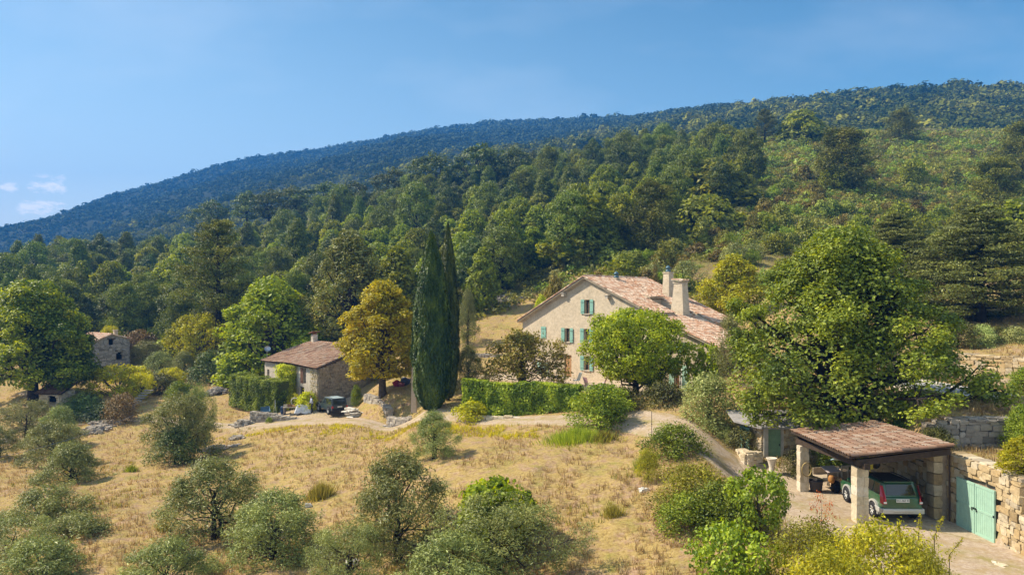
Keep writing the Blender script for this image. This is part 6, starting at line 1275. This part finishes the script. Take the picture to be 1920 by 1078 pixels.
m = MB(); m.box((0, -2.03, .92), (.54, .03, .13)); pl_ = m.build('number_plate', WHITE, G0); text('plate_text', '452 ABZ 83', .105, BLACK, pl_, (0, -2.048, .92), (rad(90), 0, 0))
m = MB(); m.box((0, -1.66, 1.60), (1.2, .22, .04)); o = m.build('rear_spoiler', GP, G0); bev(o.data, .015)
G0.scale = (1.03, 1.0, 1.06)
# dark jeep by the cottage
JP = carpaint('dark_blue_paint', (.018, .035, .042), .35)
jx, jy = (622-CX)/F*70.5, 70.5; jz = g1(jx, jy)
prof = [(-2.05, .45), (-2.1, .72), (-2.06, 1.0), (-2.0, 1.04), (.7, 1.02), (.85, 1.02), (2.0, .95), (2.08, .75), (2.06, .45)]
J0, jb, jc = car('jeep', 'dark boxy off-road car parked in the cottage yard', (jx, jy, jz+.02), rad(37), prof, 1.75, (-2.03, .85, -1.85, .2, 1.02, 1.66, .83, .72), ((.04, .28), (.32, .53), (.56, .84)), JP, plain('pale_roof', (.34, .42, .44), .4, .5), (-1.25, 1.3), .37, 0, 0, 0, BLACK, ww=.24)
m = MB(); m.box((0, -2.12, .60), (1.7, .14, .16)); m.box((0, 2.1, .6), (1.7, .14, .18)); m.build('bumper', BLACK, J0)
m = MB(); m.box((0, -2.10, .84), (.5, .03, .12)); m.build('number_plate', WHITE, J0)
for s in (-1, 1): m = MB(); m.box((s*.76, -2.08, .82), (.16, .06, .22)); m.build('tail_light', REDL, J0); m = MB(); m.box((s*.93, .6, 1.12), (.16, .08, .13)); m.build('wing_mirror', BLACK, J0)
# ------------------------------------------------------------------ person by the tarpaulin
def person(loc, rz):
    R = tag(empty('person', loc, rz), 'person in pale grey shirt and dark trousers standing at the tarpaulin heap', 'person')
    skin = plain('skin', (.42, .25, .17), .6, .3); J = dict(p=(0, 0, .95), w=(0, 0, 1.08), c=(.0, -.05, 1.32), n=(0, -.09, 1.46), h0=(0, -.12, 1.55), h1=(0, -.13, 1.66), h2=(0, -.11, 1.74))
    v = list(J.values()); e = [(0, 1), (1, 2), (2, 3), (3, 4), (4, 5), (5, 6)]; r = [.14, .13, .15, .055, .075, .095, .06]
    def chain(start, pts, rr):
        prev = start
        for p, q in zip(pts, rr): v.append(p); r.append(q); e.append((prev, len(v)-1)); prev = len(v)-1
        return prev
    for s in (-1, 1):
        chain(0, [(s*.10, 0, .88), (s*.12, -.03, .48), (s*.13, .01, .09), (s*.14, -.12, .04)], [.095, .06, .042, .035])
        hd = chain(2, [(s*.19, -.05, 1.40), (s*.24, -.10, 1.12), (s*.18, -.32, .98), (s*.16, -.40, .95)], [.058, .045, .034, .03])
        for f_ in range(4): chain(hd, [(s*(.16+(f_-1.5)*.02), -.46-.008*(1.5-abs(f_-1.5)), .935), (s*(.16+(f_-1.5)*.021), -.485, .905)], [.009, .007])
        chain(hd, [(s*.115, -.425, .945), (s*.105, -.45, .925)], [.010, .008])
    me = bpy.data.meshes.new('person_body'); me.from_pydata(v, e, []); o = bpy.data.objects.new('body', me); COL.objects.link(o)
    sk = o.modifiers.new('s', 'SKIN'); o.modifiers.new('u', 'SUBSURF').levels = 1
    for i, q in enumerate(r): me.skin_vertices[0].data[i].radius = (q, q)
    me.skin_vertices[0].data[0].use_root = True
    dg = bpy.context.evaluated_depsgraph_get(); m2 = bpy.data.meshes.new_from_object(o.evaluated_get(dg)); o.modifiers.clear(); o.data = m2; m2.materials.append(skin); o.parent = R
    for p in m2.polygons: p.use_smooth = True
    def garment(nm, test, matl, th):
        b = bmesh.new(); b.from_mesh(m2); bmesh.ops.delete(b, geom=[f for f in b.faces if not test(f.calc_center_median())], context='FACES')
        for q in b.verts: q.co += q.normal*th
        g_ = bpy.data.meshes.new(nm); b.to_mesh(g_); b.free(); g_.materials.clear(); g_.materials.append(matl); oo = bpy.data.objects.new(nm, g_); COL.objects.link(oo); oo.parent = R
    garment('shirt', lambda c: .93 < c.z < 1.47 and not (c.y < -.24) and not (abs(c.x) < .13 and c.z > 1.45), plain('shirt_cloth', (.50, .52, .60), .9, .1), .015)
    garment('trousers', lambda c: .10 < c.z < .98 and abs(c.x) < .22 and c.y > -.2, plain('trouser_cloth', (.06, .06, .08), .9, .1), .013)
    garment('shoes', lambda c: c.z < .12, BLACK, .012)
    garment('hair', lambda c: c.z > 1.64 and (c.y > -.17 or c.z > 1.75), plain('dark_hair', (.05, .035, .025), .8), .012)
    m = MB()
    for s in (-1, 1): m.lathe([[.001, -.008], [.008, 0], [.001, .008]], (s*.03, -.215, 1.665), 8)
    m.box((0, -.222, 1.635), (.018, .03, .035)); m.box((0, -.212, 1.60), (.045, .012, .01)); m.build('face', plain('face_features', (.25, .12, .09)), R)
px_ = P(585, 0, 71.0); person((px_[0], 71.0, g1(px_[0], 71.0)), rad(-60))
# ------------------------------------------------------------------ yard clutter
def yard(px, Y, dz=0): x, y, z = at(px, Y, dz); return (x, y, z)
TARP = plain('pale_tarpaulin', (.55, .56, .60), .5, .3, 0, .25, 3)
x, y, z = yard(569, 71.2); T0 = tag(empty('tarpaulin_heap', (x, y, z), .2), 'crumpled grey white tarpaulin heap over a low trestle beside the person', 'tarpaulin')
nu, nv = 26, 18; U, V_ = np.meshgrid(np.linspace(-1, 1, nu), np.linspace(-1, 1, nv)); R2 = np.clip(np.maximum(np.abs(U), np.abs(V_)), 0, 1)
Zc = .85*(1-np.clip((R2-.62)/.38, 0, 1)**1.3)+.12*fbm(U*3, V_*3, 4, 5)+.05; m = MB(); i = np.arange(nv-1)[:, None]*nu; j = np.arange(nu-1)[None]
m.add(np.stack([U.ravel()*(.85+.05*np.sin(V_.ravel()*9)), V_.ravel()*.7, Zc.ravel()], -1), np.stack([i+j, i+j+1, i+nu+j+1, i+nu+j], -1).reshape(-1, 4)); m.build('sheet', TARP, T0)
m = MB()
for sx in (-1, 1):
    for sy in (-1, 1): m.tube([[sx*.6, sy*.45, 0], [sx*.5, sy*.4, .75]], .03, 6)
m.build('trestle', GREYW, T0)
x, y, z = yard(545, 71.2); B0 = tag(empty('workbench', (x, y, z), .1), 'rough wooden workbench piled with junk left of the tarpaulin heap', 'table'); m = MB(); m.box((0, 0, .72), (1.5, .7, .06)); m.build('top', GREYW, B0)
for sx in (-1, 1):
    for sy in (-1, 1): m = MB(); m.box((sx*.66, sy*.28, .345), (.07, .07, .69)); m.build('leg', GREYW, B0)
rg = np.random.default_rng(300)
for i, (dx, dz, s, nm, lab, cl) in enumerate(((-.5, 0, .28, 'crate', 'pale crate on the left end of the workbench', (.50, .42, .30)), (-.1, 0, .3, 'box', 'brown box in the middle of the workbench', (.22, .12, .07)), (.35, 0, .24, 'box', 'orange brown box on the right end of the workbench', (.50, .28, .14)))):
    m = MB(); m.box((0, 0, s/2), (s*1.3, s, .03)); 
    for q in (-1, 1): m.box((0, q*s*.48, s/2*.9), (s*1.3, .03, s*.9)); m.box((q*s*.64, 0, s/2*.9), (.03, s*.93, s*.9))
    o = m.build(nm, plain(nm+'_board', cl, .8)); o.location = (x+dx, y, z+.75); o.rotation_euler = (0, 0, .2*i); tag(o, lab, nm)
x, y, z = yard(553, 72.3); m = MB(); m.lathe([[.38, -.06], [.44, 0], [.38, .06], [.33, 0], [.38, -.06]], k=18, axis='y'); o = m.build('old_tyre', plain('grey_rubber', (.32, .31, .30), .8), None, True); o.location = (x, y, z+.95); tag(o, 'pale old tyre leaning above the workbench in front of the vine', 'tyre')
m = MB(); m.tube([[-.3, 0, 0], [.15, .4, 1.7]], .035, 6); o = m.build('plank', GREYW); o.location = yard(562, 72.0); tag(o, 'weathered plank leaning on the cottage front behind the tarpaulin', 'plank')
for px, lean_, lab, ml in ((513, .05, 'upright wooden tool handle leaning on the dark hedge', GREYW), (518, .55, 'slanting tool handle leaning beside the upright one', METAL)):
    x, y, z = yard(px, 72.2); m = MB(); m.tube([[0, 0, .1], [-lean_*.5, .45, 1.55]], .022, 6); m.box((0, 0, .06), (.2, .03, .24)); o = m.build('garden_tool', ml); o.location = (x, y, z); tag(o, lab, 'tool')
x, y, z = yard(497, 71.8); Wb = tag(empty('wheelbarrow', (x, y, z), .4), 'upended blue grey wheelbarrow in front of the hedge', 'wheelbarrow'); BLU = plain('blue_grey_metal', (.12, .20, .27), .5, .4)
m = MB(); m.add([[-.35, -.25, .25], [.35, -.2, .3], [.35, .3, .75], [-.35, .3, .7], [-.5, -.4, .65], [.5, -.4, .7], [.45, .2, 1.15], [-.45, .2, 1.1]], [[0, 1, 2, 3], [0, 1, 5, 4], [1, 2, 6, 5], [2, 3, 7, 6], [3, 0, 4, 7]]); m.build('tray', BLU, Wb)
m = MB(); m.lathe([[.12, -.04], [.19, 0], [.12, .04]], (0, .3, .2), 14, axis='x'); m.build('wheel', BLACK, Wb, True); m = MB()
for s in (-1, 1): m.tube([[s*.2, .3, .2], [s*.28, -.2, .2], [s*.3, -.5, .1]], .02, 6)
m.build('handles', METAL, Wb)
x, y, z = yard(531, 71.6); m = MB(); m.lathe([[.001, 0], [.24, 0], [.26, .1], [.26, .45], [.24, .5], [.26, .55], [.26, .86], [.22, .9], [.001, .9]], k=18); o = m.build('dark_drum', plain('dark_blue_plastic', (.02, .04, .09), .5), None, True); o.location = (x, y, z); tag(o, 'dark blue drum at the hedge end by the workbench', 'drum')
x, y, z = yard(383, 63.5); Br = tag(empty('blue_barrel', (x, y, z)), 'blue plastic barrel standing in the field beside the large olive', 'barrel'); BB_ = plain('blue_plastic', (.02, .08, .22), .45, .4)
m = MB(); m.lathe([[.001, 0], [.20, 0], [.235, .05], [.235, .25], [.225, .27], [.235, .29], [.235, .52], [.2, .58], [.001, .58]], k=20); m.build('drum', BB_, Br, True); m = MB(); m.lathe([[.001, .6], [.2, .6], [.215, .57], [.215, .54]], k=20); m.build('lid', BB_, Br, True)
x, y, z = yard(529, 69.7, .0); m = MB(); rg = np.random.default_rng(7); a = np.linspace(0, 1, 12)
for k in range(5): m.tube(np.column_stack([(a-.5)*1.1, rg.normal(0, .12)+.1*np.sin(a*6+k), .08+.12*k*.5+.12*np.sin(a*5+k*2)]), .075*np.sin(a*math.pi*.9+.25)+.01, 6)
o = m.build('purple_cloth', plain('purple_fabric', (.22, .05, .42), .8), None, True); o.location = (x, y, z); tag(o, 'bunched purple cloth lying behind the low stone wall', 'cloth')
# white stone slabs by the jeep
rg = np.random.default_rng(31); x, y, z = yard(664, 67.2); m = MB(); n = 26; k = np.arange(n)
blocks(m, np.column_stack([rg.normal(0, .42, n), rg.normal(0, .35, n), .06+.045*k*rg.uniform(.8, 1, n)*.75]), np.column_stack([rg.uniform(.28, .5, n), rg.uniform(.2, .34, n), rg.uniform(.035, .06, n)]), rg.normal(-.4, .4, n), rg, jit=.08)
o = m.build('slab_pile', stonemat('white_slab', [(.55, .51, .45), (.74, .71, .65), (.66, .62, .56)])); o.location = (x, y, z); tag(o, 'heap of pale flat stone slabs between the jeep and retaining wall', 'slab pile')
x, y, z = yard(652, 69.6); Bn = tag(empty('stone_bench', (x, y, z), -.3), 'small pale stone bench behind the jeep', 'bench'); m = MB(); m.box((0, 0, .45), (.8, .35, .08)); m.build('seat', CONC, Bn)
for s in (-1, 1): m = MB(); m.box((s*.28, 0, .205), (.12, .3, .41)); m.build('leg', CONC, Bn)
# loose stone heaps
def heap(px, Y, w_, d_, h_, n, label, matl=STONE, s=.16, seed=0, name='stone_heap'):
    rg = np.random.default_rng(400+seed); x0, y0, z0 = at(px, Y); w_ = w_/F*Y/2; u, v = rg.normal(0, .45, n), rg.normal(0, .45, n); X, Y_h = x0+u*w_, y0+v*d_; Z = G(X, Y_h)+h_*np.exp(-(u*u+v*v)*1.2)*rg.uniform(.3, 1, n)
    D = s*np.exp(rg.normal(0, .35, (n, 3)))*np.array([1.2, .9, .55]); m = MB(); blocks(m, np.column_stack([X, Y_h, Z]), D, rg.uniform(0, 3.1, n), rg, jit=.14); return tag(m.build(name, matl), label, 'stone heap')
heap(455, 69.5, 34, .8, .55, 110, 'heap of grey stones left of the low wall', seed=1)
heap(405, 60.5, 60, 1.1, .25, 110, 'scattered pale stones below the track right of the blue barrel', seed=2, s=.15)
heap(443, 64.5, 22, .5, .3, 40, 'small stone heap just below the track', seed=3, s=.15)
heap(178, 70.5, 46, 1.4, .35, 130, 'sprawling stone heap on the bank above the left olives', seed=4)
heap(200, 73.5, 60, .8, .3, 90, 'line of stones along the path below the hut', seed=5)
heap(745, 61.3, 50, .6, .25, 60, 'rubble scattered on the bank below the power pole', seed=6, s=.13)
heap(405, 84, 40, 1.2, .7, 120, 'tumbled grey stones on the bank left of the hedge', seed=7, matl=COOL, s=.22)
heap(8, 68, 26, 1.0, .4, 40, 'stones at the left edge of the field', seed=8)
heap(930, 108, 90, 3.0, .8, 160, 'long line of grey rubble at the foot of the wood above the clearing', seed=9, matl=COOL, s=.3)
heap(1868, 24.6, 24, .35, .06, 16, 'few loose stones on the ground by the garage wall', seed=10, s=.07, matl=PALE)
for i, (px, Y, s, lab) in enumerate(((943, 34.5, .34, 'white flat rock in the middle of the field'), (659, 31.5, .28, 'white rock beside the foreground olives'), (1206, 33.0, .2, 'small white rock near the bushes of the field'), (578, 38.6, .16, 'tiny dark and white rock by the tall grass clump'))):
    rg = np.random.default_rng(450+i); x, y, z = at(px, Y); m = MB(); blocks(m, np.array([[0, 0, .05], [s*.7, .1, .02]]), np.array([[s, s*.6, .13], [s*.5, s*.4, .09]]), np.array([.3, 1.2]), rg, jit=.16); o = m.build('field_rock', stonemat('white_rock%d' % i, [(.62, .60, .56), (.7, .68, .64)])); o.location = (x, y, z); tag(o, lab, 'rock')
# earthen steps on the left bank
x, y, z = yard(256, 79); m = MB()
for i in range(9): m.box((i*.10, i*.46, i*.24-.3), (1.0, .40, .13), rz=.1+.1*math.sin(i*2))
o = m.build('garden_steps', COOL); o.location = (x-.8, y-1, z+.1); tag(o, 'worn grey stone steps climbing the bank right of the russet shrub', 'steps')
# power pole
x, y, z = at(776, 61.0); z = -8.95; zt = (HY-628)/F*61; Pp = tag(empty('power_pole', (x, y, z)), 'square tapered concrete power pole against the broad cypress', 'pole')
m = MB(); m.add([[sx*a, sy*b, q] for q, a, b in ((-.5, .24, .17), (zt-z, .12, .10)) for sx, sy in ((-1, -1), (1, -1), (1, 1), (-1, 1))], [[0, 1, 5, 4], [1, 2, 6, 5], [2, 3, 7, 6], [3, 0, 4, 7], [4, 5, 6, 7]]); m.build('shaft', plain('pale_concrete', (.52, .42, .34), .9), Pp)
m = MB()
for s in (-1, 1): m.lathe([[.03, 0], [.05, .05], [.03, .1], [.05, .15], [.02, .2]], (s*.12, -.13, zt-z-.35), 8)
m.build('insulator', WHITE, Pp, True)
# bags beneath the golden tree
for px, Y, cl, s, lab in ((744, 69.6, (.30, .02, .05), .45, 'dark red bundle at the foot of the golden tree'), (753, 69.0, (.30, .10, .12), .34, 'small pinkish bag between the bundles under the golden tree'), (760, 69.3, (.06, .07, .12), .5, 'dark blue bag leaning by the golden tree trunk'), (757, 70.0, (.35, .38, .46), .3, 'pale bag on top of the bundles under the golden tree')):
    rg = np.random.default_rng(int(px)); x, y, z = at(px, Y); m = MB(); q = np.linspace(-1.5, 1.57, 12); m.lathe(np.stack([np.cos(q)*s*(1+.15*np.sin(q*5)), (np.sin(q)+1)*s*.75], -1), k=14); m.v = [v+rg.normal(0, .035*s*2, v.shape)*.5 for v in m.v]; m.tube([[0, 0, s*1.4], [.03, 0, s*1.65]], [.09*s*2, .03], 8)
    o = m.build('bag', plain('bag_cloth%d' % px, cl, .8), None, True); o.location = (x, y, z+(.3 if px == 757 else 0)); tag(o, lab, 'bag')
# ------------------------------------------------------------------ terrace furniture
def lounger(px, Y, rz, matl, label):
    x, y = (px-CX)/F*Y, Y; R = tag(empty('garden_chair', (x, y, g1(x, y)+.02), rz), label, 'chair'); m = MB(); m.box((0, 0, .42), (.52, .5, .04)); m.build('seat', matl, R)
    m = MB(); M4 = Matrix.Rotation(rad(-22), 4, 'X')
    for i in range(5): m.box((-.2+.1*i, .34, .78), (.07, .03, .75), M4=M4)
    m.build('backrest', matl, R); 
    for sx in (-1, 1):
        m = MB(); m.tube([[sx*.26, -.25, 0], [sx*.26, -.1, .6], [sx*.26, .3, .64]], .02, 6); m.build('armrest', WHITE, R); m = MB(); m.tube([[sx*.26, .3, 0], [sx*.26, -.1, .45]], .02, 6); m.build('leg', WHITE, R)
lounger(1023, 65.0, 2.6, plain('blue_white_cloth', (.42, .52, .58)), 'blue white folding chair on the terrace below the teal barn door')
lounger(1081, 61.5, -2.3, plain('pale_blue_cloth', (.60, .68, .74)), 'pale folding chair on the terrace below the lower window')
lounger(1104, 57.5, 2.2, plain('pink_cloth', (.60, .36, .38)), 'pink deck chair near the round tree')
lounger(1128, 57.8, -2.0, plain('rose_cloth', (.62, .40, .42)), 'second pink deck chair, the one closer to the round tree')
x, y, z = at(1050, 62.5); Tt = tag(empty('garden_table', (x, y, z)), 'low round garden table between the terrace chairs', 'table'); m = MB(); m.lathe([[.001, .66], [.5, .66], [.5, .70], [.001, .70]], k=20); m.build('tabletop', WHITE, Tt)
for a in range(3): m = MB(); m.tube([[math.cos(a*2.1)*.38, math.sin(a*2.1)*.38, 0], [0, 0, .65]], .02, 6); m.build('leg', WHITE, Tt)
x, y, z = loc_h(11.9, -1.0, .0); m = MB(); m.lathe([[.001, 0], [.17, 0], [.22, .28], [.25, .3], [.25, .34], [.2, .34], [.19, .3], [.001, .28]], k=18); o = m.build('flower_pot', plain('terracotta', (.42, .17, .09)), None, True); o.location = (x, y, z); tag(o, 'terracotta pot by the glazed door of the farmhouse', 'pot')
# ------------------------------------------------------------------ things around the carport
x, y = P(1447, 0, 37.6)[:2]; Ur = tag(empty('stone_urn', (x, y, g1(x, y)), 0), 'tall waisted pale stone urn in front of the shed door', 'urn')
m = MB(); m.lathe([[.001, .0], [.21, .0], [.21, .07], [.15, .12], [.135, .22], [.15, .40], [.20, .62], [.26, .78], [.29, .83], [.29, .87], [.25, .87], [.21, .76], [.001, .70]], k=28); m.build('bowl', PALE if 0 else plain('pale_cast_stone', (.62, .55, .45), .85), Ur, True); m = MB(); m.box((0, 0, -.04), (.46, .46, .1)); m.build('plinth', CONC, Ur)
x, y = P(1530, 0, 34.4)[:2]; Tb = tag(empty('rubber_tub', (x, y, -9.28)), 'black ribbed tub beside the rear carport pillar', 'tub')
m = MB(); m.lathe([[.001, .02], [.26, .02], [.28, .12], [.29, .13], [.30, .3], [.31, .31], [.33, .50], [.36, .52], [.36, .55], [.32, .55], [.29, .3], [.25, .06], [.001, .05]], k=26); m.build('vessel', plain('grey_black_rubber', (.045, .04, .038), .7), Tb, True)
m = MB(); m.lathe([[.001, .40], [.3, .40]], k=20); m.build('soil', DARK, Tb)
# trailer parked behind the green car
tx, ty = 15.75, 34.6; Tr = tag(empty('small_trailer', (tx, ty, -9.3), .25), 'old beige trailer with round mudguard and tipped panels beside the tub', 'trailer'); BEI = plain('beige_metal', (.46, .38, .28), .6)
m = MB(); m.box((.75, .2, .62), (1.5, 1.1, .05)); m.box((.75, -.34, .8), (1.5, .04, .36)); m.box((.75, .74, .8), (1.5, .04, .36)); m.box((1.48, .2, .8), (.04, 1.04, .36)); m.build('bed', BEI, Tr)
m = MB(); th = np.linspace(0, math.pi, 14)
for a, b in zip(th[:-1], th[1:]): m.add([[.35+.42*math.cos(q), yy_, .36+.44*math.sin(q)] for q in (a, b) for yy_ in (-.65, -.38)], [[0, 1, 3, 2]])
m.build('mudguard', plain('tan_metal', (.58, .42, .24), .6), Tr)
wheel(Tr, .35, -.5, .3, .16, -1, BLACK); 
for o in list(Tr.children):
    if o.name.startswith('wheel'): o.rotation_euler = (0, 0, rad(90)); o.location = (.35, -.5, .3)
m = MB(); m.box((.2, -.35, 1.15), (.8, .6, .03), M4=Matrix.Rotation(rad(18), 4, 'X')); m.build('lid_panel', plain('pinkish_panel', (.52, .44, .44), .5), Tr)
for k, (cx, h_) in enumerate(((.85, .9), (1.05, 1.05))):
    m = MB(); 
    for q in (-1, 1): m.box((cx+q*.3, -.42-.04*k, .8), (.07, .05, h_)); m.box((cx, -.42-.04*k, .8+q*(h_/2-.05)), (.53, .05, .07))
    m.build('window_frame', plain('cream_frame%d' % k, (.62, .56, .46)), Tr)
m = MB(); m.tube([[0, .2, .5], [-.7, .2, .42]], .04, 6); m.build('drawbar', METAL, Tr)
x, y = P(1559, 0, 33.9)[:2]; m = MB(); q = np.linspace(-1.5, 1.5, 9); m.lathe(np.stack([.16*np.cos(q)**.6, .2*np.sin(q)], -1), k=14); o = m.build('orange_can', plain('orange_plastic', (.35, .16, .04), .5), None, True); o.location = (x, y, -8.55); tag(o, 'orange fuel can hanging on the beige trailer', 'can')
x, y = P(1577, 0, 35.2)[:2]; m = MB(); m.box((0, 0, 0), (.9, .5, .04), M4=Matrix.Rotation(rad(-20), 4, 'X')); o = m.build('blue_board', plain('pale_blue_board', (.40, .55, .62))); o.location = (x, y, -7.85); tag(o, 'pale blue board lying tilted on top of the trailer', 'board')
# coiled hose on the rear pillar, yellow strimmer and black helmet on the wall
x, y = 14.72, 34.27; m = MB(); a = np.linspace(0, 2*math.pi*4, 90); m.tube(np.column_stack([.24*np.cos(a), -.03-.012*a/6.28, .34*np.sin(a)]), .018, 6); o = m.build('garden_hose', plain('ochre_hose', (.30, .22, .08)), None, True); o.location = (x+.05, y, -8.15); tag(o, 'ochre garden hose coiled on the rear carport pillar', 'hose')
m = MB(); m.tube([[0, 0, .35], [0, 0, -.4]], .025, 6); m.box((0, 0, -.1), (.16, .2, .34)); o = m.build('yellow_lamp', plain('yellow_plastic', (.55, .46, .03))); o.location = (16.05, 30.6, -6.98); tag(o, 'yellow work lamp hanging under the carport beam', 'lamp')
m = MB(); q = np.linspace(-1.5, 1.5, 9); m.lathe(np.stack([.19*np.cos(q), .2*np.sin(q)], -1), k=14); o = m.build('black_bucket', BLACK, None, True); o.location = (16.3, 30.6, -7.05); tag(o, 'black round bucket hanging beside the yellow work lamp', 'bucket')
# thin iron stake at the drive bend, overhead cable low on the left
x, y, z = at(1222, 41.5); m = MB(); m.tube([[0, 0, -.2], [0, 0, 1.6]], .018, 6); m.lathe([[.001, .75], [.05, .8], [.001, .85]], k=8); o = m.build('iron_stake', BLACK); o.location = (x, y, z); tag(o, 'thin dark iron stake beside the drive', 'stake')
a = np.array(P(-30, 862, 48)); b = np.array(P(250, 778, 62)); m = MB(); m.tube(curve(a, b, -.4, 16), .012, 4); tag(m.build('overhead_cable', METAL), 'thin pale cable sagging over the olives on the left', 'cable')
# downpipe of the garage wall
m = MB(); m.tube([[GX-.22, 29.62, -9.3], [GX-.22, 29.62, -6.3]], .035, 8); tag(m.build('drainpipe', plain('rusty_pipe', (.07, .045, .03))), 'dark drainpipe between carport wall and garage door', 'pipe')

# ------------------------------------------------------------------ labels: things that would share one are told apart by their order from the left
by = {}
for o in bpy.data.objects:
    if not o.parent and 'label' in o: by.setdefault(o['label'], []).append(o)
ORD = ['leftmost', 'second from left', 'third from left', 'fourth from left', 'fifth from left', 'sixth from left', 'seventh from left', 'eighth from left', 'ninth from left']
for lab, os_ in by.items():
    if len(os_) > 1:
        os_.sort(key=lambda o: o.location.x/max(o.location.y, 1))
        for i, o in enumerate(os_): o['label'] = lab + ', ' + (ORD[i] if i < len(os_)-1 or i < 2 and len(os_) > 9 else 'rightmost')
HAZE = .0004
# ------------------------------------------------------------------ haze
hz = MB(); hz.box((0, 850, 155), (6400, 2100, 434)); ho = hz.build('haze', mat('haze_air', lambda t: bsdf(t, (1, 1, 1))))
t = ho.data.materials[0].node_tree; t.nodes.clear(); pv = N(t, 'ShaderNodeVolumePrincipled')
pv.inputs['Color'].default_value = (.06, .33, .95, 1); pv.inputs['Density'].default_value = HAZE; pv.inputs['Anisotropy'].default_value = .0
o_ = N(t, 'ShaderNodeOutputMaterial'); L(t, pv.outputs[0], o_.inputs['Volume']); tag(ho, kind='stuff')
